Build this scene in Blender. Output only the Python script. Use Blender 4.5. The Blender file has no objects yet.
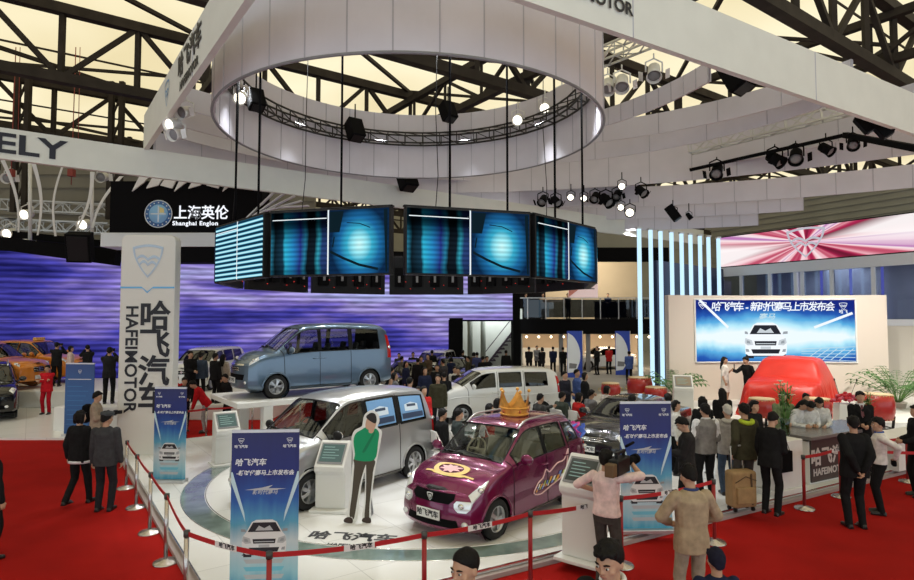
import bpy, bmesh, math, random
from mathutils import Vector, Matrix, noise as mnoise
R = math.radians
PI = math.pi
C = bpy.context.scene.collection
rnd = random.Random(7)
# ---------------------------------------------------------------- camera geometry used to survey the place
FPX, HCAM = 600.0, 3.4
TH = math.atan(28 / FPX)
def _ray(px, py):
    a = (px - 457) / FPX; b = (290 - py) / FPX
    return Vector((a, math.cos(TH) - b * math.sin(TH), math.sin(TH) + b * math.cos(TH)))
def G(px, py, z=0.0):
    d = _ray(px, py); t = (z - HCAM) / d.z
    return Vector((d.x * t, d.y * t, z))
def D(px, py, Y):
    d = _ray(px, py); t = Y / d.y
    return Vector((d.x * t, Y, HCAM + d.z * t))
# ---------------------------------------------------------------- materials
MATS = {}
def mat(name, col, rough=0.5, metal=0.0, var=0.0, vscale=8.0, bump=0.0, bscale=60.0, coat=0.0, spec=0.5, emit=None, estr=0.0, alpha=None, trans=0.0, ior=1.45):
    if name in MATS: return MATS[name]
    m = bpy.data.materials.new(name); m.use_nodes = True
    nt = m.node_tree; b = nt.nodes['Principled BSDF']
    c = (*col, 1.0)
    b.inputs['Base Color'].default_value = c
    b.inputs['Roughness'].default_value = rough
    b.inputs['Metallic'].default_value = metal
    b.inputs['Coat Weight'].default_value = coat
    b.inputs['Specular IOR Level'].default_value = spec
    b.inputs['IOR'].default_value = ior
    b.inputs['Transmission Weight'].default_value = trans
    if alpha is not None: b.inputs['Alpha'].default_value = alpha
    if emit is not None:
        b.inputs['Emission Color'].default_value = (*emit, 1); b.inputs['Emission Strength'].default_value = estr
    if var > 0 or bump > 0:
        tc = nt.nodes.new('ShaderNodeTexCoord')
    if var > 0:
        n = nt.nodes.new('ShaderNodeTexNoise'); n.inputs['Scale'].default_value = vscale; n.inputs['Detail'].default_value = 4
        r = nt.nodes.new('ShaderNodeMapRange')
        r.inputs['From Min'].default_value = 0.3; r.inputs['From Max'].default_value = 0.7
        r.inputs['To Min'].default_value = 1 - var; r.inputs['To Max'].default_value = 1 + var
        mx = nt.nodes.new('ShaderNodeVectorMath'); mx.operation = 'SCALE'
        mx.inputs[0].default_value = col
        nt.links.new(tc.outputs['Object'], n.inputs['Vector']); nt.links.new(n.outputs['Fac'], r.inputs['Value'])
        nt.links.new(r.outputs['Result'], mx.inputs['Scale']); nt.links.new(mx.outputs['Vector'], b.inputs['Base Color'])
    if bump > 0:
        n2 = nt.nodes.new('ShaderNodeTexNoise'); n2.inputs['Scale'].default_value = bscale; n2.inputs['Detail'].default_value = 3
        bp = nt.nodes.new('ShaderNodeBump'); bp.inputs['Strength'].default_value = bump; bp.inputs['Distance'].default_value = 0.01
        nt.links.new(tc.outputs['Object'], n2.inputs['Vector']); nt.links.new(n2.outputs['Fac'], bp.inputs['Height'])
        nt.links.new(bp.outputs['Normal'], b.inputs['Normal'])
    MATS[name] = m
    return m
def emat(name, col, s=1.0):
    if name in MATS: return MATS[name]
    m = bpy.data.materials.new(name); m.use_nodes = True; nt = m.node_tree
    nt.nodes.clear()
    e = nt.nodes.new('ShaderNodeEmission'); o = nt.nodes.new('ShaderNodeOutputMaterial')
    e.inputs['Color'].default_value = (*col, 1); e.inputs['Strength'].default_value = s
    nt.links.new(e.outputs[0], o.inputs[0]); MATS[name] = m
    return m
def cloth(col, name=None):
    name = name or 'cloth_%02x%02x%02x' % tuple(int(min(1, c) * 255) for c in col)
    return mat(name, col, 0.9, var=0.18, vscale=14, bump=0.25, bscale=180, spec=0.12)
def glassmat(name, col, alpha, rough=0.03):
    """thin tinted pane: part see-through, part glossy"""
    if name in MATS: return MATS[name]
    m = bpy.data.materials.new(name); m.use_nodes = True; nt = m.node_tree; nt.nodes.clear()
    o = nt.nodes.new('ShaderNodeOutputMaterial'); t = nt.nodes.new('ShaderNodeBsdfTransparent'); g = nt.nodes.new('ShaderNodeBsdfGlossy')
    lw = nt.nodes.new('ShaderNodeLayerWeight'); pw = nt.nodes.new('ShaderNodeMath'); pw.operation = 'POWER'; pw.inputs[1].default_value = 4.0; f = nt.nodes.new('ShaderNodeMath'); f.operation = 'MULTIPLY_ADD'; f.inputs[1].default_value = 0.9; f.inputs[2].default_value = 0.05
    nt.links.new(lw.outputs['Facing'], pw.inputs[0]); nt.links.new(pw.outputs[0], f.inputs[0])
    mx = nt.nodes.new('ShaderNodeMixShader')
    t.inputs['Color'].default_value = (*[c * alpha for c in col], 1); g.inputs['Roughness'].default_value = rough
    g.inputs['Color'].default_value = (0.9, 0.95, 1, 1)
    nt.links.new(f.outputs[0], mx.inputs[0]); nt.links.new(t.outputs[0], mx.inputs[1]); nt.links.new(g.outputs[0], mx.inputs[2]); nt.links.new(mx.outputs[0], o.inputs[0])
    MATS[name] = m
    return m
# ---------------------------------------------------------------- mesh builder
def frame_of(d, up=Vector((0, 0, 1))):
    d = d.normalized()
    if abs(d.dot(up)) > 0.97: up = Vector((0, 1, 0))
    a = d.cross(up).normalized(); b = a.cross(d).normalized()
    return a, b
class MB:
    def __init__(s): s.v = []; s.f = []; s.m = []; s.sm = []
    def add(s, vs, fs, mi=0, smooth=False, M=None):
        o = len(s.v)
        s.v.extend([(M @ Vector(v)) if M is not None else Vector(v) for v in vs])
        for f in fs:
            s.f.append(tuple(o + i for i in f)); s.m.append(mi); s.sm.append(smooth)
        return s
    def box(s, x0, y0, z0, x1, y1, z1, mi=0, M=None):
        vs = [(x, y, z) for z in (z0, z1) for y in (y0, y1) for x in (x0, x1)]
        return s.add(vs, [(0, 2, 3, 1), (4, 5, 7, 6), (0, 1, 5, 4), (2, 6, 7, 3), (0, 4, 6, 2), (1, 3, 7, 5)], mi, False, M)
    def cbox(s, c, d, mi=0, rz=0, M=None):
        T = Matrix.Translation(c) @ Matrix.Rotation(rz, 4, 'Z')
        if M is not None: T = M @ T
        return s.box(-d[0] / 2, -d[1] / 2, -d[2] / 2, d[0] / 2, d[1] / 2, d[2] / 2, mi, T)
    def quad(s, a, b, c, d, mi=0): return s.add([a, b, c, d], [(0, 1, 2, 3)], mi)
    def bar(s, p, q, w, h=None, mi=0):
        p = Vector(p); q = Vector(q); h = h or w; a, b = frame_of(q - p)
        vs = [o + a * (i * w / 2) + b * (j * h / 2) for o in (p, q) for i, j in ((-1, -1), (1, -1), (1, 1), (-1, 1))]
        return s.add(vs, [(0, 1, 2, 3), (7, 6, 5, 4), (0, 4, 5, 1), (1, 5, 6, 2), (2, 6, 7, 3), (3, 7, 4, 0)], mi)
    def tube(s, pts, r, n=8, mi=0, closed=False, cap=True, smooth=True):
        pts = [Vector(p) for p in pts]; L = len(pts); vs = []; fs = []
        rr = r if isinstance(r, (list, tuple)) else [r] * L
        pa = None
        for i, p in enumerate(pts):
            if closed: d = pts[(i + 1) % L] - pts[i - 1]
            else: d = pts[min(i + 1, L - 1)] - pts[max(i - 1, 0)]
            if d.length < 1e-9: d = Vector((0, 0, 1))
            a, b = frame_of(d)
            if pa is not None:
                dn = d.normalized(); a2 = pa - dn * pa.dot(dn)
                if a2.length > 1e-4: a = a2.normalized(); b = a.cross(dn).normalized() * -1; b = dn.cross(a) * 1
            else: b = d.normalized().cross(a)
            pa = a
            for k in range(n):
                t = 2 * PI * k / n; vs.append(p + (a * math.cos(t) + b * math.sin(t)) * rr[i])
        for i in range(L if closed else L - 1):
            j = (i + 1) % L
            for k in range(n): fs.append((i * n + k, i * n + (k + 1) % n, j * n + (k + 1) % n, j * n + k))
        if cap and not closed: fs.append(tuple(range(n))[::-1]); fs.append(tuple((L - 1) * n + k for k in range(n)))
        return s.add(vs, fs, mi, smooth)
    def cyl(s, p, q, r, n=16, mi=0, smooth=True): return s.tube([p, q], r, n, mi, smooth=smooth)
    def lathe(s, prof, n=20, mi=0, M=None, smooth=True):
        """prof: (radius, height) pairs"""
        vs = []; fs = []
        for r_, z in prof:
            for k in range(n): t = 2 * PI * k / n; vs.append((r_ * math.cos(t), r_ * math.sin(t), z))
        for i in range(len(prof) - 1):
            for k in range(n): fs.append((i * n + k, i * n + (k + 1) % n, (i + 1) * n + (k + 1) % n, (i + 1) * n + k))
        if prof[0][0] > 1e-6: fs.append(tuple(range(n))[::-1])
        if prof[-1][0] > 1e-6: fs.append(tuple((len(prof) - 1) * n + k for k in range(n)))
        return s.add(vs, fs, mi, smooth, M)
    def ell(s, c, rad, n=12, m=8, mi=0, M=None):
        vs = []; fs = []
        T = Matrix.Translation(c)
        if M is not None: T = M @ T
        for i in range(m + 1):
            a = PI * i / m
            for k in range(n): t = 2 * PI * k / n; vs.append((rad[0] * math.sin(a) * math.cos(t), rad[1] * math.sin(a) * math.sin(t), rad[2] * math.cos(a)))
        for i in range(m):
            for k in range(n): fs.append((i * n + k, (i + 1) * n + k, (i + 1) * n + (k + 1) % n, i * n + (k + 1) % n))
        return s.add(vs, fs, mi, True, T)
    def prism(s, poly, z0, z1, mi=0, M=None, smooth=False):
        n = len(poly); vs = [(x, y, z0) for x, y in poly] + [(x, y, z1) for x, y in poly]
        fs = [tuple(range(n))[::-1], tuple(range(n, 2 * n))] + [(i, (i + 1) % n, n + (i + 1) % n, n + i) for i in range(n)]
        return s.add(vs, fs, mi, smooth, M)
    def grid(s, P, mi=0, smooth=True, closed_u=False, M=None):
        """P[i][j] rows of points"""
        a = len(P); b = len(P[0]); vs = [p for r_ in P for p in r_]; fs = []
        for i in range(a if closed_u else a - 1):
            for j in range(b - 1): fs.append((i * b + j, ((i + 1) % a) * b + j, ((i + 1) % a) * b + j + 1, i * b + j + 1))
        return s.add(vs, fs, mi, smooth, M)
    def text(s, body, size, M, mi=0, depth=0.0, bold=0.0, align='CENTER', sx=1.0, shear=0.0, space=1.0):
        vs, fs = text_geo(body, size, depth, bold, align, shear, space)
        if sx != 1.0: vs = [(x * sx, y, z) for x, y, z in vs]
        return s.add(vs, fs, mi, False, M)
    def obj(s, name, mats, parent=None, bevel=0.0, seg=2, loc=None, rz=None, merge=False):
        me = bpy.data.meshes.new(name)
        me.from_pydata([tuple(v) for v in s.v], [], s.f)
        if not isinstance(mats, (list, tuple)): mats = [mats]
        for m in mats: me.materials.append(m)
        me.polygons.foreach_set('material_index', s.m); me.polygons.foreach_set('use_smooth', s.sm)
        me.update()
        o = bpy.data.objects.new(name, me); C.objects.link(o)
        if merge:
            bm = bmesh.new(); bm.from_mesh(me); bmesh.ops.remove_doubles(bm, verts=bm.verts, dist=1e-4)
            bmesh.ops.recalc_face_normals(bm, faces=bm.faces); bm.to_mesh(me); bm.free()
        if parent is not None: o.parent = parent
        if loc is not None: o.location = loc
        if rz is not None: o.rotation_euler = (0, 0, rz)
        if bevel > 0:
            b = o.modifiers.new('edge', 'BEVEL'); b.width = bevel; b.segments = seg; b.limit_method = 'ANGLE'; b.angle_limit = R(35)
        return o
_TC = {}
def text_geo(body, size, depth=0.0, bold=0.0, align='CENTER', shear=0.0, space=1.0):
    key = (body, size, depth, bold, align, shear, space)
    if key in _TC: return _TC[key]
    cu = bpy.data.curves.new('lettering', 'FONT'); cu.body = body; cu.size = size; cu.extrude = depth; cu.offset = bold
    cu.align_x = align; cu.align_y = 'CENTER'; cu.shear = shear; cu.space_character = space; cu.resolution_u = 3
    o = bpy.data.objects.new('lettering', cu); C.objects.link(o)
    bpy.context.view_layer.update()
    dg = bpy.context.evaluated_depsgraph_get(); me = o.evaluated_get(dg).to_mesh()
    vs = [tuple(v.co) for v in me.vertices]; fs = [tuple(p.vertices) for p in me.polygons]
    o.evaluated_get(dg).to_mesh_clear(); bpy.data.objects.remove(o); bpy.data.curves.remove(cu)
    _TC[key] = (vs, fs)
    return vs, fs
def tag(o, label=None, cat=None, group=None, kind=None):
    if label: o['label'] = label
    if cat: o['category'] = cat
    if group: o['group'] = group
    if kind: o['kind'] = kind
    return o
def thing(name, label, cat, loc=(0, 0, 0), rz=0.0, group=None):
    o = bpy.data.objects.new(name, None); C.objects.link(o); o.location = loc; o.rotation_euler = (0, 0, rz)
    o.empty_display_size = 0.2
    return tag(o, label, cat, group)
def struct(o): o['kind'] = 'structure'; return o
def children(o): return [c for c in bpy.data.objects if c.parent == o]
def dup(root, loc=None, rz=None, label=None, group=None):
    def cp(o, par):
        c = o.copy(); C.objects.link(c)
        if par is not None: c.parent = par
        for k in kids.get(o.name, []): cp(k, c)
        return c
    kids = {}
    def collect(o):
        kids[o.name] = list(o.children)
        for k in o.children: collect(k)
    collect(root)
    r = cp(root, None)
    if loc is not None: r.location = loc
    if rz is not None: r.rotation_euler = (0, 0, rz)
    if label: r['label'] = label
    if group: r['group'] = group
    return r
def face_M(p, xdir, up=Vector((0, 0, 1))):
    """matrix placing the XY plane upright: x along xdir, y up, z = facing"""
    x = Vector(xdir).normalized(); y = Vector(up).normalized(); z = x.cross(y).normalized(); y = z.cross(x)
    M = Matrix((x, y, z)).transposed().to_4x4(); M.translation = Vector(p)
    return M
# hall axes
U = Vector((-0.58, 0.815, 0)).normalized(); V = Vector((0.815, 0.58, 0)).normalized()
ANG_V = math.atan2(V.y, V.x)
# ================================================================ camera
cam = bpy.data.cameras.new('camera'); cam.sensor_width = 36; cam.lens = 36 * FPX / 914; cam.clip_end = 300
co = bpy.data.objects.new('camera', cam); C.objects.link(co); co.location = (0, 0, HCAM)
co.rotation_euler = (PI / 2 + TH, 0, 0); bpy.context.scene.camera = co
# ================================================================ materials of the place
M_RED = mat('red_carpet', (0.31, 0.008, 0.006), 0.95, var=0.13, vscale=1.3, bump=0.4, bscale=400, spec=0.1)
M_WHITE = mat('white_paint', (0.72, 0.72, 0.70), 0.45, var=0.03, vscale=3)
M_FASCIA = mat('fascia_white', (0.66, 0.67, 0.62), 0.6, var=0.03, vscale=2)
M_LILAC = mat('canopy_fabric', (0.60, 0.58, 0.64), 0.85, var=0.04, vscale=1.2, bump=0.1, bscale=30)
M_SEAM = mat('fabric_seam', (0.40, 0.39, 0.44), 0.9)
M_STEEL = mat('dark_roof_steel', (0.030, 0.024, 0.019), 0.7, spec=.2, var=0.25, vscale=2)
M_BLACK = mat('black_plastic', (0.008, 0.008, 0.009), 0.45, spec=.25)
M_MATTEBLACK = mat('black_matte', (0.005, 0.005, 0.006), 0.85, spec=.08)
M_INK = mat('black_lettering', (0.008, 0.009, 0.015), 0.5)
M_ALU = mat('truss_aluminium', (0.55, 0.55, 0.55), 0.35, 0.8)
M_DTRUSS = mat('black_truss', (0.03, 0.028, 0.028), 0.5, 0.4)
M_CHROME = mat('chrome', (0.75, 0.75, 0.76), 0.18, 1.0)
M_GREYWALL = mat('hall_grey_wall', (0.30, 0.29, 0.24), 0.8, var=0.08, vscale=0.6)
M_TAN = mat('tan_wall', (0.44, 0.36, 0.25), 0.7, var=0.05, vscale=0.5)
M_NAVY = mat('navy_panel', (0.012, 0.02, 0.055), 0.35)
M_GREY = mat('mid_grey', (0.22, 0.22, 0.23), 0.6)
def node_mat(name):
    m = bpy.data.materials.new(name); m.use_nodes = True
    MATS[name] = m
    return m, m.node_tree, m.node_tree.nodes, m.node_tree.links
def ramp(N, stops, interp='LINEAR'):
    r = N.new('ShaderNodeValToRGB'); e = r.color_ramp.elements; r.color_ramp.interpolation = interp
    while len(e) < len(stops): e.new(0.5)
    for i, (p, c) in enumerate(stops): e[i].position = p; e[i].color = (*c, 1)
    return r
def mth(N, L, op, a, b=None, c=None):
    n = N.new('ShaderNodeMath'); n.operation = op
    for i, x in enumerate((a, b, c)):
        if x is None: continue
        if isinstance(x, (int, float)): n.inputs[i].default_value = x
        else: L.new(x, n.inputs[i])
    return n.outputs[0]
# stage floor: glossy white boards with joints
def stage_mat():
    m, nt, N, L = node_mat('white_stage_floor'); b = N['Principled BSDF']
    tc = N.new('ShaderNodeTexCoord'); mp = N.new('ShaderNodeMapping'); mp.inputs['Rotation'].default_value = (0, 0, -ANG_V)
    br = N.new('ShaderNodeTexBrick'); br.offset = 0.0; br.inputs['Scale'].default_value = 1.0
    br.inputs['Color1'].default_value = (0.70, 0.70, 0.69, 1); br.inputs['Color2'].default_value = (0.74, 0.74, 0.73, 1); br.inputs['Mortar'].default_value = (0.52, 0.52, 0.52, 1)
    br.inputs['Mortar Size'].default_value = 0.006; br.inputs['Brick Width'].default_value = 1.2; br.inputs['Row Height'].default_value = 1.2
    L.new(tc.outputs['Object'], mp.inputs['Vector']); L.new(mp.outputs['Vector'], br.inputs['Vector']); L.new(br.outputs['Color'], b.inputs['Base Color'])
    b.inputs['Roughness'].default_value = 0.22
    return m
M_STAGE = stage_mat()
M_GLASSRING = mat('grey_green_glass_strip', (0.17, 0.23, 0.21), 0.12, var=0.3, vscale=3, coat=0.5)
# ================================================================ floor
f = struct(MB().quad((-60, -2, 0), (70, -2, 0), (70, 26, 0), (-60, 26, 0)).obj('floor', M_RED))
f = struct(MB().box(-60, 26, -0.2, 70, 75, 0.0, 0).obj('floor', mat('hall_floor', (0.25, 0.24, 0.23), 0.5, var=0.1, vscale=1)))
SN = Vector((-2.37, 6.48, 0)); SL = Vector((-8.7, 15.6, 0)); SR = Vector((16.5, 17.2, 0))
SB = SL + V * 33
SZ = 0.12
st = MB().prism([(SN.x, SN.y), (SR.x, SR.y), (SR.x + 3, SR.y + 8), (SB.x, SB.y), (SL.x, SL.y)], 0.0, SZ)
struct(st.obj('floor', M_STAGE, bevel=0.01))
def step_edge(a, b):
    d = (b - a).normalized(); n = Vector((d.y, -d.x, 0))
    mb = MB(); mb.bar(a + n * 0.05 + Vector((0, 0, 0.03)), b + n * 0.05 + Vector((0, 0, 0.03)), 0.10, 0.06, 0)
    mb.bar(a + n * 0.012 + Vector((0, 0, 0.10)), b + n * 0.012 + Vector((0, 0, 0.10)), 0.02, 0.035, 1)
    o = mb.obj('trim_1', [mat('step_strip', (0.34, 0.28, 0.27), 0.4), M_CHROME]); struct(o)
step_edge(SN, SR); step_edge(SL, SN)
# glass ring set flush into the stage
RC = Vector((-0.72, 12.95, 0))
def annulus(c, r0, r1, z, n=120, mi=0, a0=0, a1=2 * PI):
    mb = MB(); vs = []; fs = []
    for i in range(n + 1):
        t = a0 + (a1 - a0) * i / n
        for r_ in (r0, r1): vs.append((c.x + r_ * math.cos(t), c.y + r_ * math.sin(t), z))
    for i in range(n): fs.append((2 * i, 2 * i + 1, 2 * i + 3, 2 * i + 2))
    return mb.add(vs, fs, mi)
mb = annulus(RC, 4.30, 4.70, SZ + 0.004)
for r_ in (4.28, 4.70): mb.tube([(RC.x + r_ * math.cos(t), RC.y + r_ * math.sin(t), SZ + 0.004) for t in [2 * PI * i / 100 for i in range(100)]], 0.008, 6, 1, True)
o = mb.obj('trim_2', [M_GLASSRING, M_CHROME]); struct(o)
# left neighbour's white platform
o = MB().prism([(-40, 16.9), (-9.6, 16.9), (-9.6, 17.0), (-14.6, 25.5), (-40, 25.5)], 0.0, 0.06).obj('floor', M_STAGE); struct(o)
# raised presentation stage on the right
PZ = 0.42
pl = [(8.0, 17.4), (15.6, 17.2), (18.4, 20.5), (18.4, 25.0), (6.6, 24.6), (6.4, 18.6)]
o = MB().prism(pl, SZ, PZ).obj('floor', M_WHITE, bevel=0.01); struct(o)
# ================================================================ roof
M_ROOF = node_mat('skylight_membrane')[0]
def roof_mat():
    m = M_ROOF; N = m.node_tree.nodes; L = m.node_tree.links; N.clear()
    e = N.new('ShaderNodeEmission'); o = N.new('ShaderNodeOutputMaterial'); tc = N.new('ShaderNodeTexCoord'); n = N.new('ShaderNodeTexNoise')
    n.inputs['Scale'].default_value = 0.12; n.inputs['Detail'].default_value = 2
    r = ramp(N, [(0.3, (0.70, 0.60, 0.36)), (0.7, (0.86, 0.78, 0.55))])
    L.new(tc.outputs['Object'], n.inputs['Vector']); L.new(n.outputs['Fac'], r.inputs['Fac']); L.new(r.outputs['Color'], e.inputs['Color'])
    e.inputs['Strength'].default_value = 1.1; L.new(e.outputs[0], o.inputs[0])
roof_mat()
RZ = 15.0
def hp(a, b, z): return Vector((0, 0, 0)) + V * a + U * b + Vector((0, 0, z))
mb = MB().quad(hp(-50, -30, RZ), hp(90, -30, RZ), hp(90, 75, RZ), hp(-50, 75, RZ))
o = struct(mb.obj('ceiling', M_ROOF)); o['label'] = 'cream translucent skylight panels of the hall roof'
mb = MB()
for k in range(22):
    b_ = -25 + k * 4.3
    mb.bar(hp(-50, b_, RZ - 0.05), hp(90, b_, RZ - 0.05), 0.05, 0.08)
o = struct(mb.obj('trim_3', M_STEEL))
def truss(p, q, h, chord=0.34, web=0.16, step=2.4, up=True):
    mb = MB(); p = Vector(p); q = Vector(q); n = max(2, int((q - p).length / step)); dz = Vector((0, 0, h))
    mb.bar(p, q, chord); mb.bar(p + dz, q + dz, chord)
    for i in range(n):
        a = p.lerp(q, i / n); b = p.lerp(q, (i + 1) / n)
        mb.bar(a, a + dz, web)
        if i % 2: mb.bar(a, b + dz, web)
        else: mb.bar(a + dz, b, web)
    return mb
for k in range(7):
    b_ = 8 + 8.6 * k
    o = truss(hp(-45, b_, 11.9), hp(80, b_, 11.9), 2.5, 0.36, 0.17, 2.4).obj('roof_beam', M_STEEL); struct(o)
for k in range(11):
    a_ = -42 + 9.5 * k
    o = truss(hp(a_, -10, 12.5), hp(a_, 70, 12.5), 1.6, 0.28, 0.13, 2.6).obj('roof_beam', M_STEEL); struct(o)
mb = MB()
for k in range(11):
    for j in range(7):
        a_ = -42 + 9.5 * k; b_ = 8 + 8.6 * j
        mb.bar(hp(a_, b_, 13.0), hp(a_ + 9.5, b_ + 8.6, 14.6), 0.14)
        mb.bar(hp(a_ + 9.5, b_, 13.0), hp(a_, b_ + 8.6, 14.6), 0.11)
struct(mb.obj('roof_beam', M_STEEL))
# steel columns rising at the top left of the hall
for px, Yc in ((24, 27.0), (118, 29.0), (32, 36.0), (128, 38.0)):
    c = D(px, 60, Yc); mb = MB()
    for sx in (-0.25, 0.25): mb.bar((c.x + sx, Yc, 8.2), (c.x + sx, Yc, RZ), 0.22)
    for k in range(7, 12): mb.bar((c.x - 0.25, Yc, k * 1.2), (c.x + 0.25, Yc, k * 1.2 + 1.2), 0.08)
    struct(mb.obj('trim_4', M_STEEL))
for i, (px, w_) in enumerate(((75, 'first'), (15, 'second'))):
    c = D(px, 60, 25.0)
    o = MB().tube([(c.x, 25, 9), (c.x + 0.02, 25, 14.9)], 0.02, 6).tube([(c.x + 0.25, 25, 10), (c.x + 0.2, 25, 14.9)], 0.015, 6).cbox((c.x, 25, 9.5), (0.22, 0.22, 0.3)).obj('hoist_chain', mat('hoist_red', (0.25, 0.04, 0.03), 0.6))
    tag(o, ('chain hoist with red block hanging below the roof beside the slanted white beam' if i else 'chain hoist with red block hanging at the far top left under the roof'), 'hoist')
# back walls of the hall
struct(MB().box(-60, 62, 0, 80, 62.4, RZ).obj('wall_back', M_GREYWALL))
struct(MB().box(-45, 0, 0, -44.7, 62, RZ).obj('wall_left', M_GREYWALL))
struct(MB().box(70, 0, 0, 70.3, 62, RZ).obj('wall_right', M_GREYWALL))
# olive hall wall seen top right and ribbed cladding
mb = MB(); p0 = Vector((12.9, 33.5, 0)); p1 = Vector((20.9, 19.5, 0)); q0 = p0 + Vector((1.8, 1.0, 0)); q1 = p1 + Vector((1.8, 1.0, 0))
mb.add([q0 + Vector((0, 0, 0)), q1, q1 + Vector((0, 0, 9.4)), q0 + Vector((0, 0, 9.4))], [(0, 1, 2, 3)])
for k in range(12): mb.bar(q0 + Vector((-.05, 0, 6 + 0.3 * k)), q1 + Vector((-.05, 0, 6 + 0.3 * k)), 0.05)
struct(mb.obj('wall_right', M_GREYWALL))
# ================================================================ the square header frame
def fascia(p, q, z0, z1, th, name, m=M_FASCIA, seam=6.0):
    p = Vector(p); q = Vector(q); d = (q - p).normalized(); n = Vector((-d.y, d.x, 0)) * th / 2
    mb = MB(); mb.bar(p + Vector((0, 0, (z0 + z1) / 2)), q + Vector((0, 0, (z0 + z1) / 2)), th, z1 - z0)
    L = (q - p).length; k = seam
    while k < L:
        c = p + d * k
        mb.bar(c + n * 1.01 + Vector((0, 0, z0)), c + n * 1.01 + Vector((0, 0, z1)), 0.02, 0.01, 1)
        mb.bar(c - n * 1.01 + Vector((0, 0, z0)), c - n * 1.01 + Vector((0, 0, z1)), 0.02, 0.01, 1); k += seam
    return mb
FL = Vector((-8.4, 16.0, 0)); FN = Vector((-1.81, 6.74, 0)); VB = Vector((.856, .517, 0)).normalized(); FR = FN + VB * 21.5
Bz0, Bz1 = 7.92, 8.95
mb = fascia(FL, FN - (FL - FN).normalized() * 0.0, Bz0, Bz1 - 0.08, 0.12, 'x')
nL = Vector((-V.x, -V.y, 0))
Mt = face_M(FL.lerp(FN, 0.50) + nL * 0.075 + Vector((0, 0, 8.36)), (FN - FL))
mb.text('哈飞汽车', 0.52, Mt @ Matrix.Translation((0, 0.14, 0)), 2, 0.004, 0.012)
mb.text('HAFEIMOTOR', 0.26, Mt @ Matrix.Translation((0, -0.28, 0)), 2, 0.004, 0.006)
def shield_poly(w, h):
    pts = []
    for k in range(9):
        t = k / 8; pts.append((-w / 2 + w * t, h * 0.42 + h * 0.08 * math.sin(PI * t)))
    for k in range(1, 8):
        t = k / 8; pts.append((w / 2 * (1 - t ** 1.8), h * 0.42 - h * 0.92 * t))
    pts.append((0, -h * 0.5))
    for k in range(7, 0, -1):
        t = k / 8; pts.append((-w / 2 * (1 - t ** 1.8), h * 0.42 - h * 0.92 * t))
    return pts
def ring2d(poly, s=0.86):
    n = len(poly); vs = [(x, y, 0) for x, y in poly] + [(x * s, y * s, 0) for x, y in poly]
    return vs, [(i, (i + 1) % n, n + (i + 1) % n, n + i) for i in range(n)]
def emblem(mb, M, w, h, mi):
    vs, fs = ring2d(shield_poly(w, h), 0.86); mb.add(vs, fs, mi, False, M)
    for k, (zc, amp) in enumerate(((0.10, 0.11), (-0.06, 0.11))):
        top = []; bot = []
        for i in range(17):
            t = i / 16; x = (t - 0.5) * w * (0.78 - 0.22 * k); yy = h * (zc + amp * abs(math.sin(PI * 2 * t)) * (1 if t < .5 else 0.8) - 0.05)
            top.append((x, yy + h * 0.035, 0.001)); bot.append((x, yy - h * 0.045, 0.001))
        mb.grid([top, bot], mi, False, M=M)
emblem(mb, face_M(FL.lerp(FN, 0.30) + nL * 0.075 + Vector((0, 0, 8.4)), (FN - FL)), 0.5, 0.6, 3)
M_BLUELOGO = mat('logo_blue', (0.10, 0.28, 0.52), 0.4)
o = mb.obj('canopy_beam', [M_FASCIA, M_SEAM, M_INK, M_BLUELOGO])
tag(o, 'slanting white canopy beam at top left with black lettering and blue logo', 'beam')
mb = fascia(FN, FR, Bz0, Bz1, 0.12, 'x', seam=5.4)
nF = Vector((U.x, U.y, 0)) * -1
# the wording on this beam ends at about photo column 632
Mt = face_M(Vector((1.84, 8.94, 8.47)) + Vector((VB.y, -VB.x, 0)) * .085, VB)
mb.text('哈飞汽车', 0.42, Mt @ Matrix.Translation((0.2, 0.24, 0)), 2, 0.004, 0.012)
mb.text('HAFEIMOTOR', 0.29, Mt @ Matrix.Translation((0.2, -0.13, 0)), 2, 0.004, 0.006)
o = mb.obj('canopy_beam', [M_FASCIA, M_SEAM, M_INK]); tag(o, 'long white canopy beam crossing the top right with black MOTOR lettering', 'beam')
# rear fascia with the neighbour's wording
G0 = FL - V * 14.0; G1 = FL + V * 26.0
mb = fascia(G0, G1, 7.2, 7.95, 0.14, 'x', seam=40)
pe = D(20, 150, 1); dd = Vector((pe.x, 1, 0))
# position of the letters: solve along the fascia
def along(px, z):
    """point of the fascia line seen at photo column px"""
    k = (px - 457) / FPX * math.cos(TH) if False else (px - 457) / FPX
    t = (k * FL.y - FL.x) / (V.x - k * V.y)
    return FL + V * t + Vector((0, 0, z))
Mt = face_M(along(61, 7.56) + nF * 0.085, V)
mb.text('GEELY', 0.67, Mt, 1, 0.006, 0.016, 'RIGHT', 1.36, 0.0)
o = mb.obj('header_fascia', [M_FASCIA, mat('navy_letters', (0.005, 0.006, 0.02), 0.4)])
tag(o, 'long white header fascia behind the hanging ring, dark blue ELY letters at its left end', 'fascia')
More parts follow.
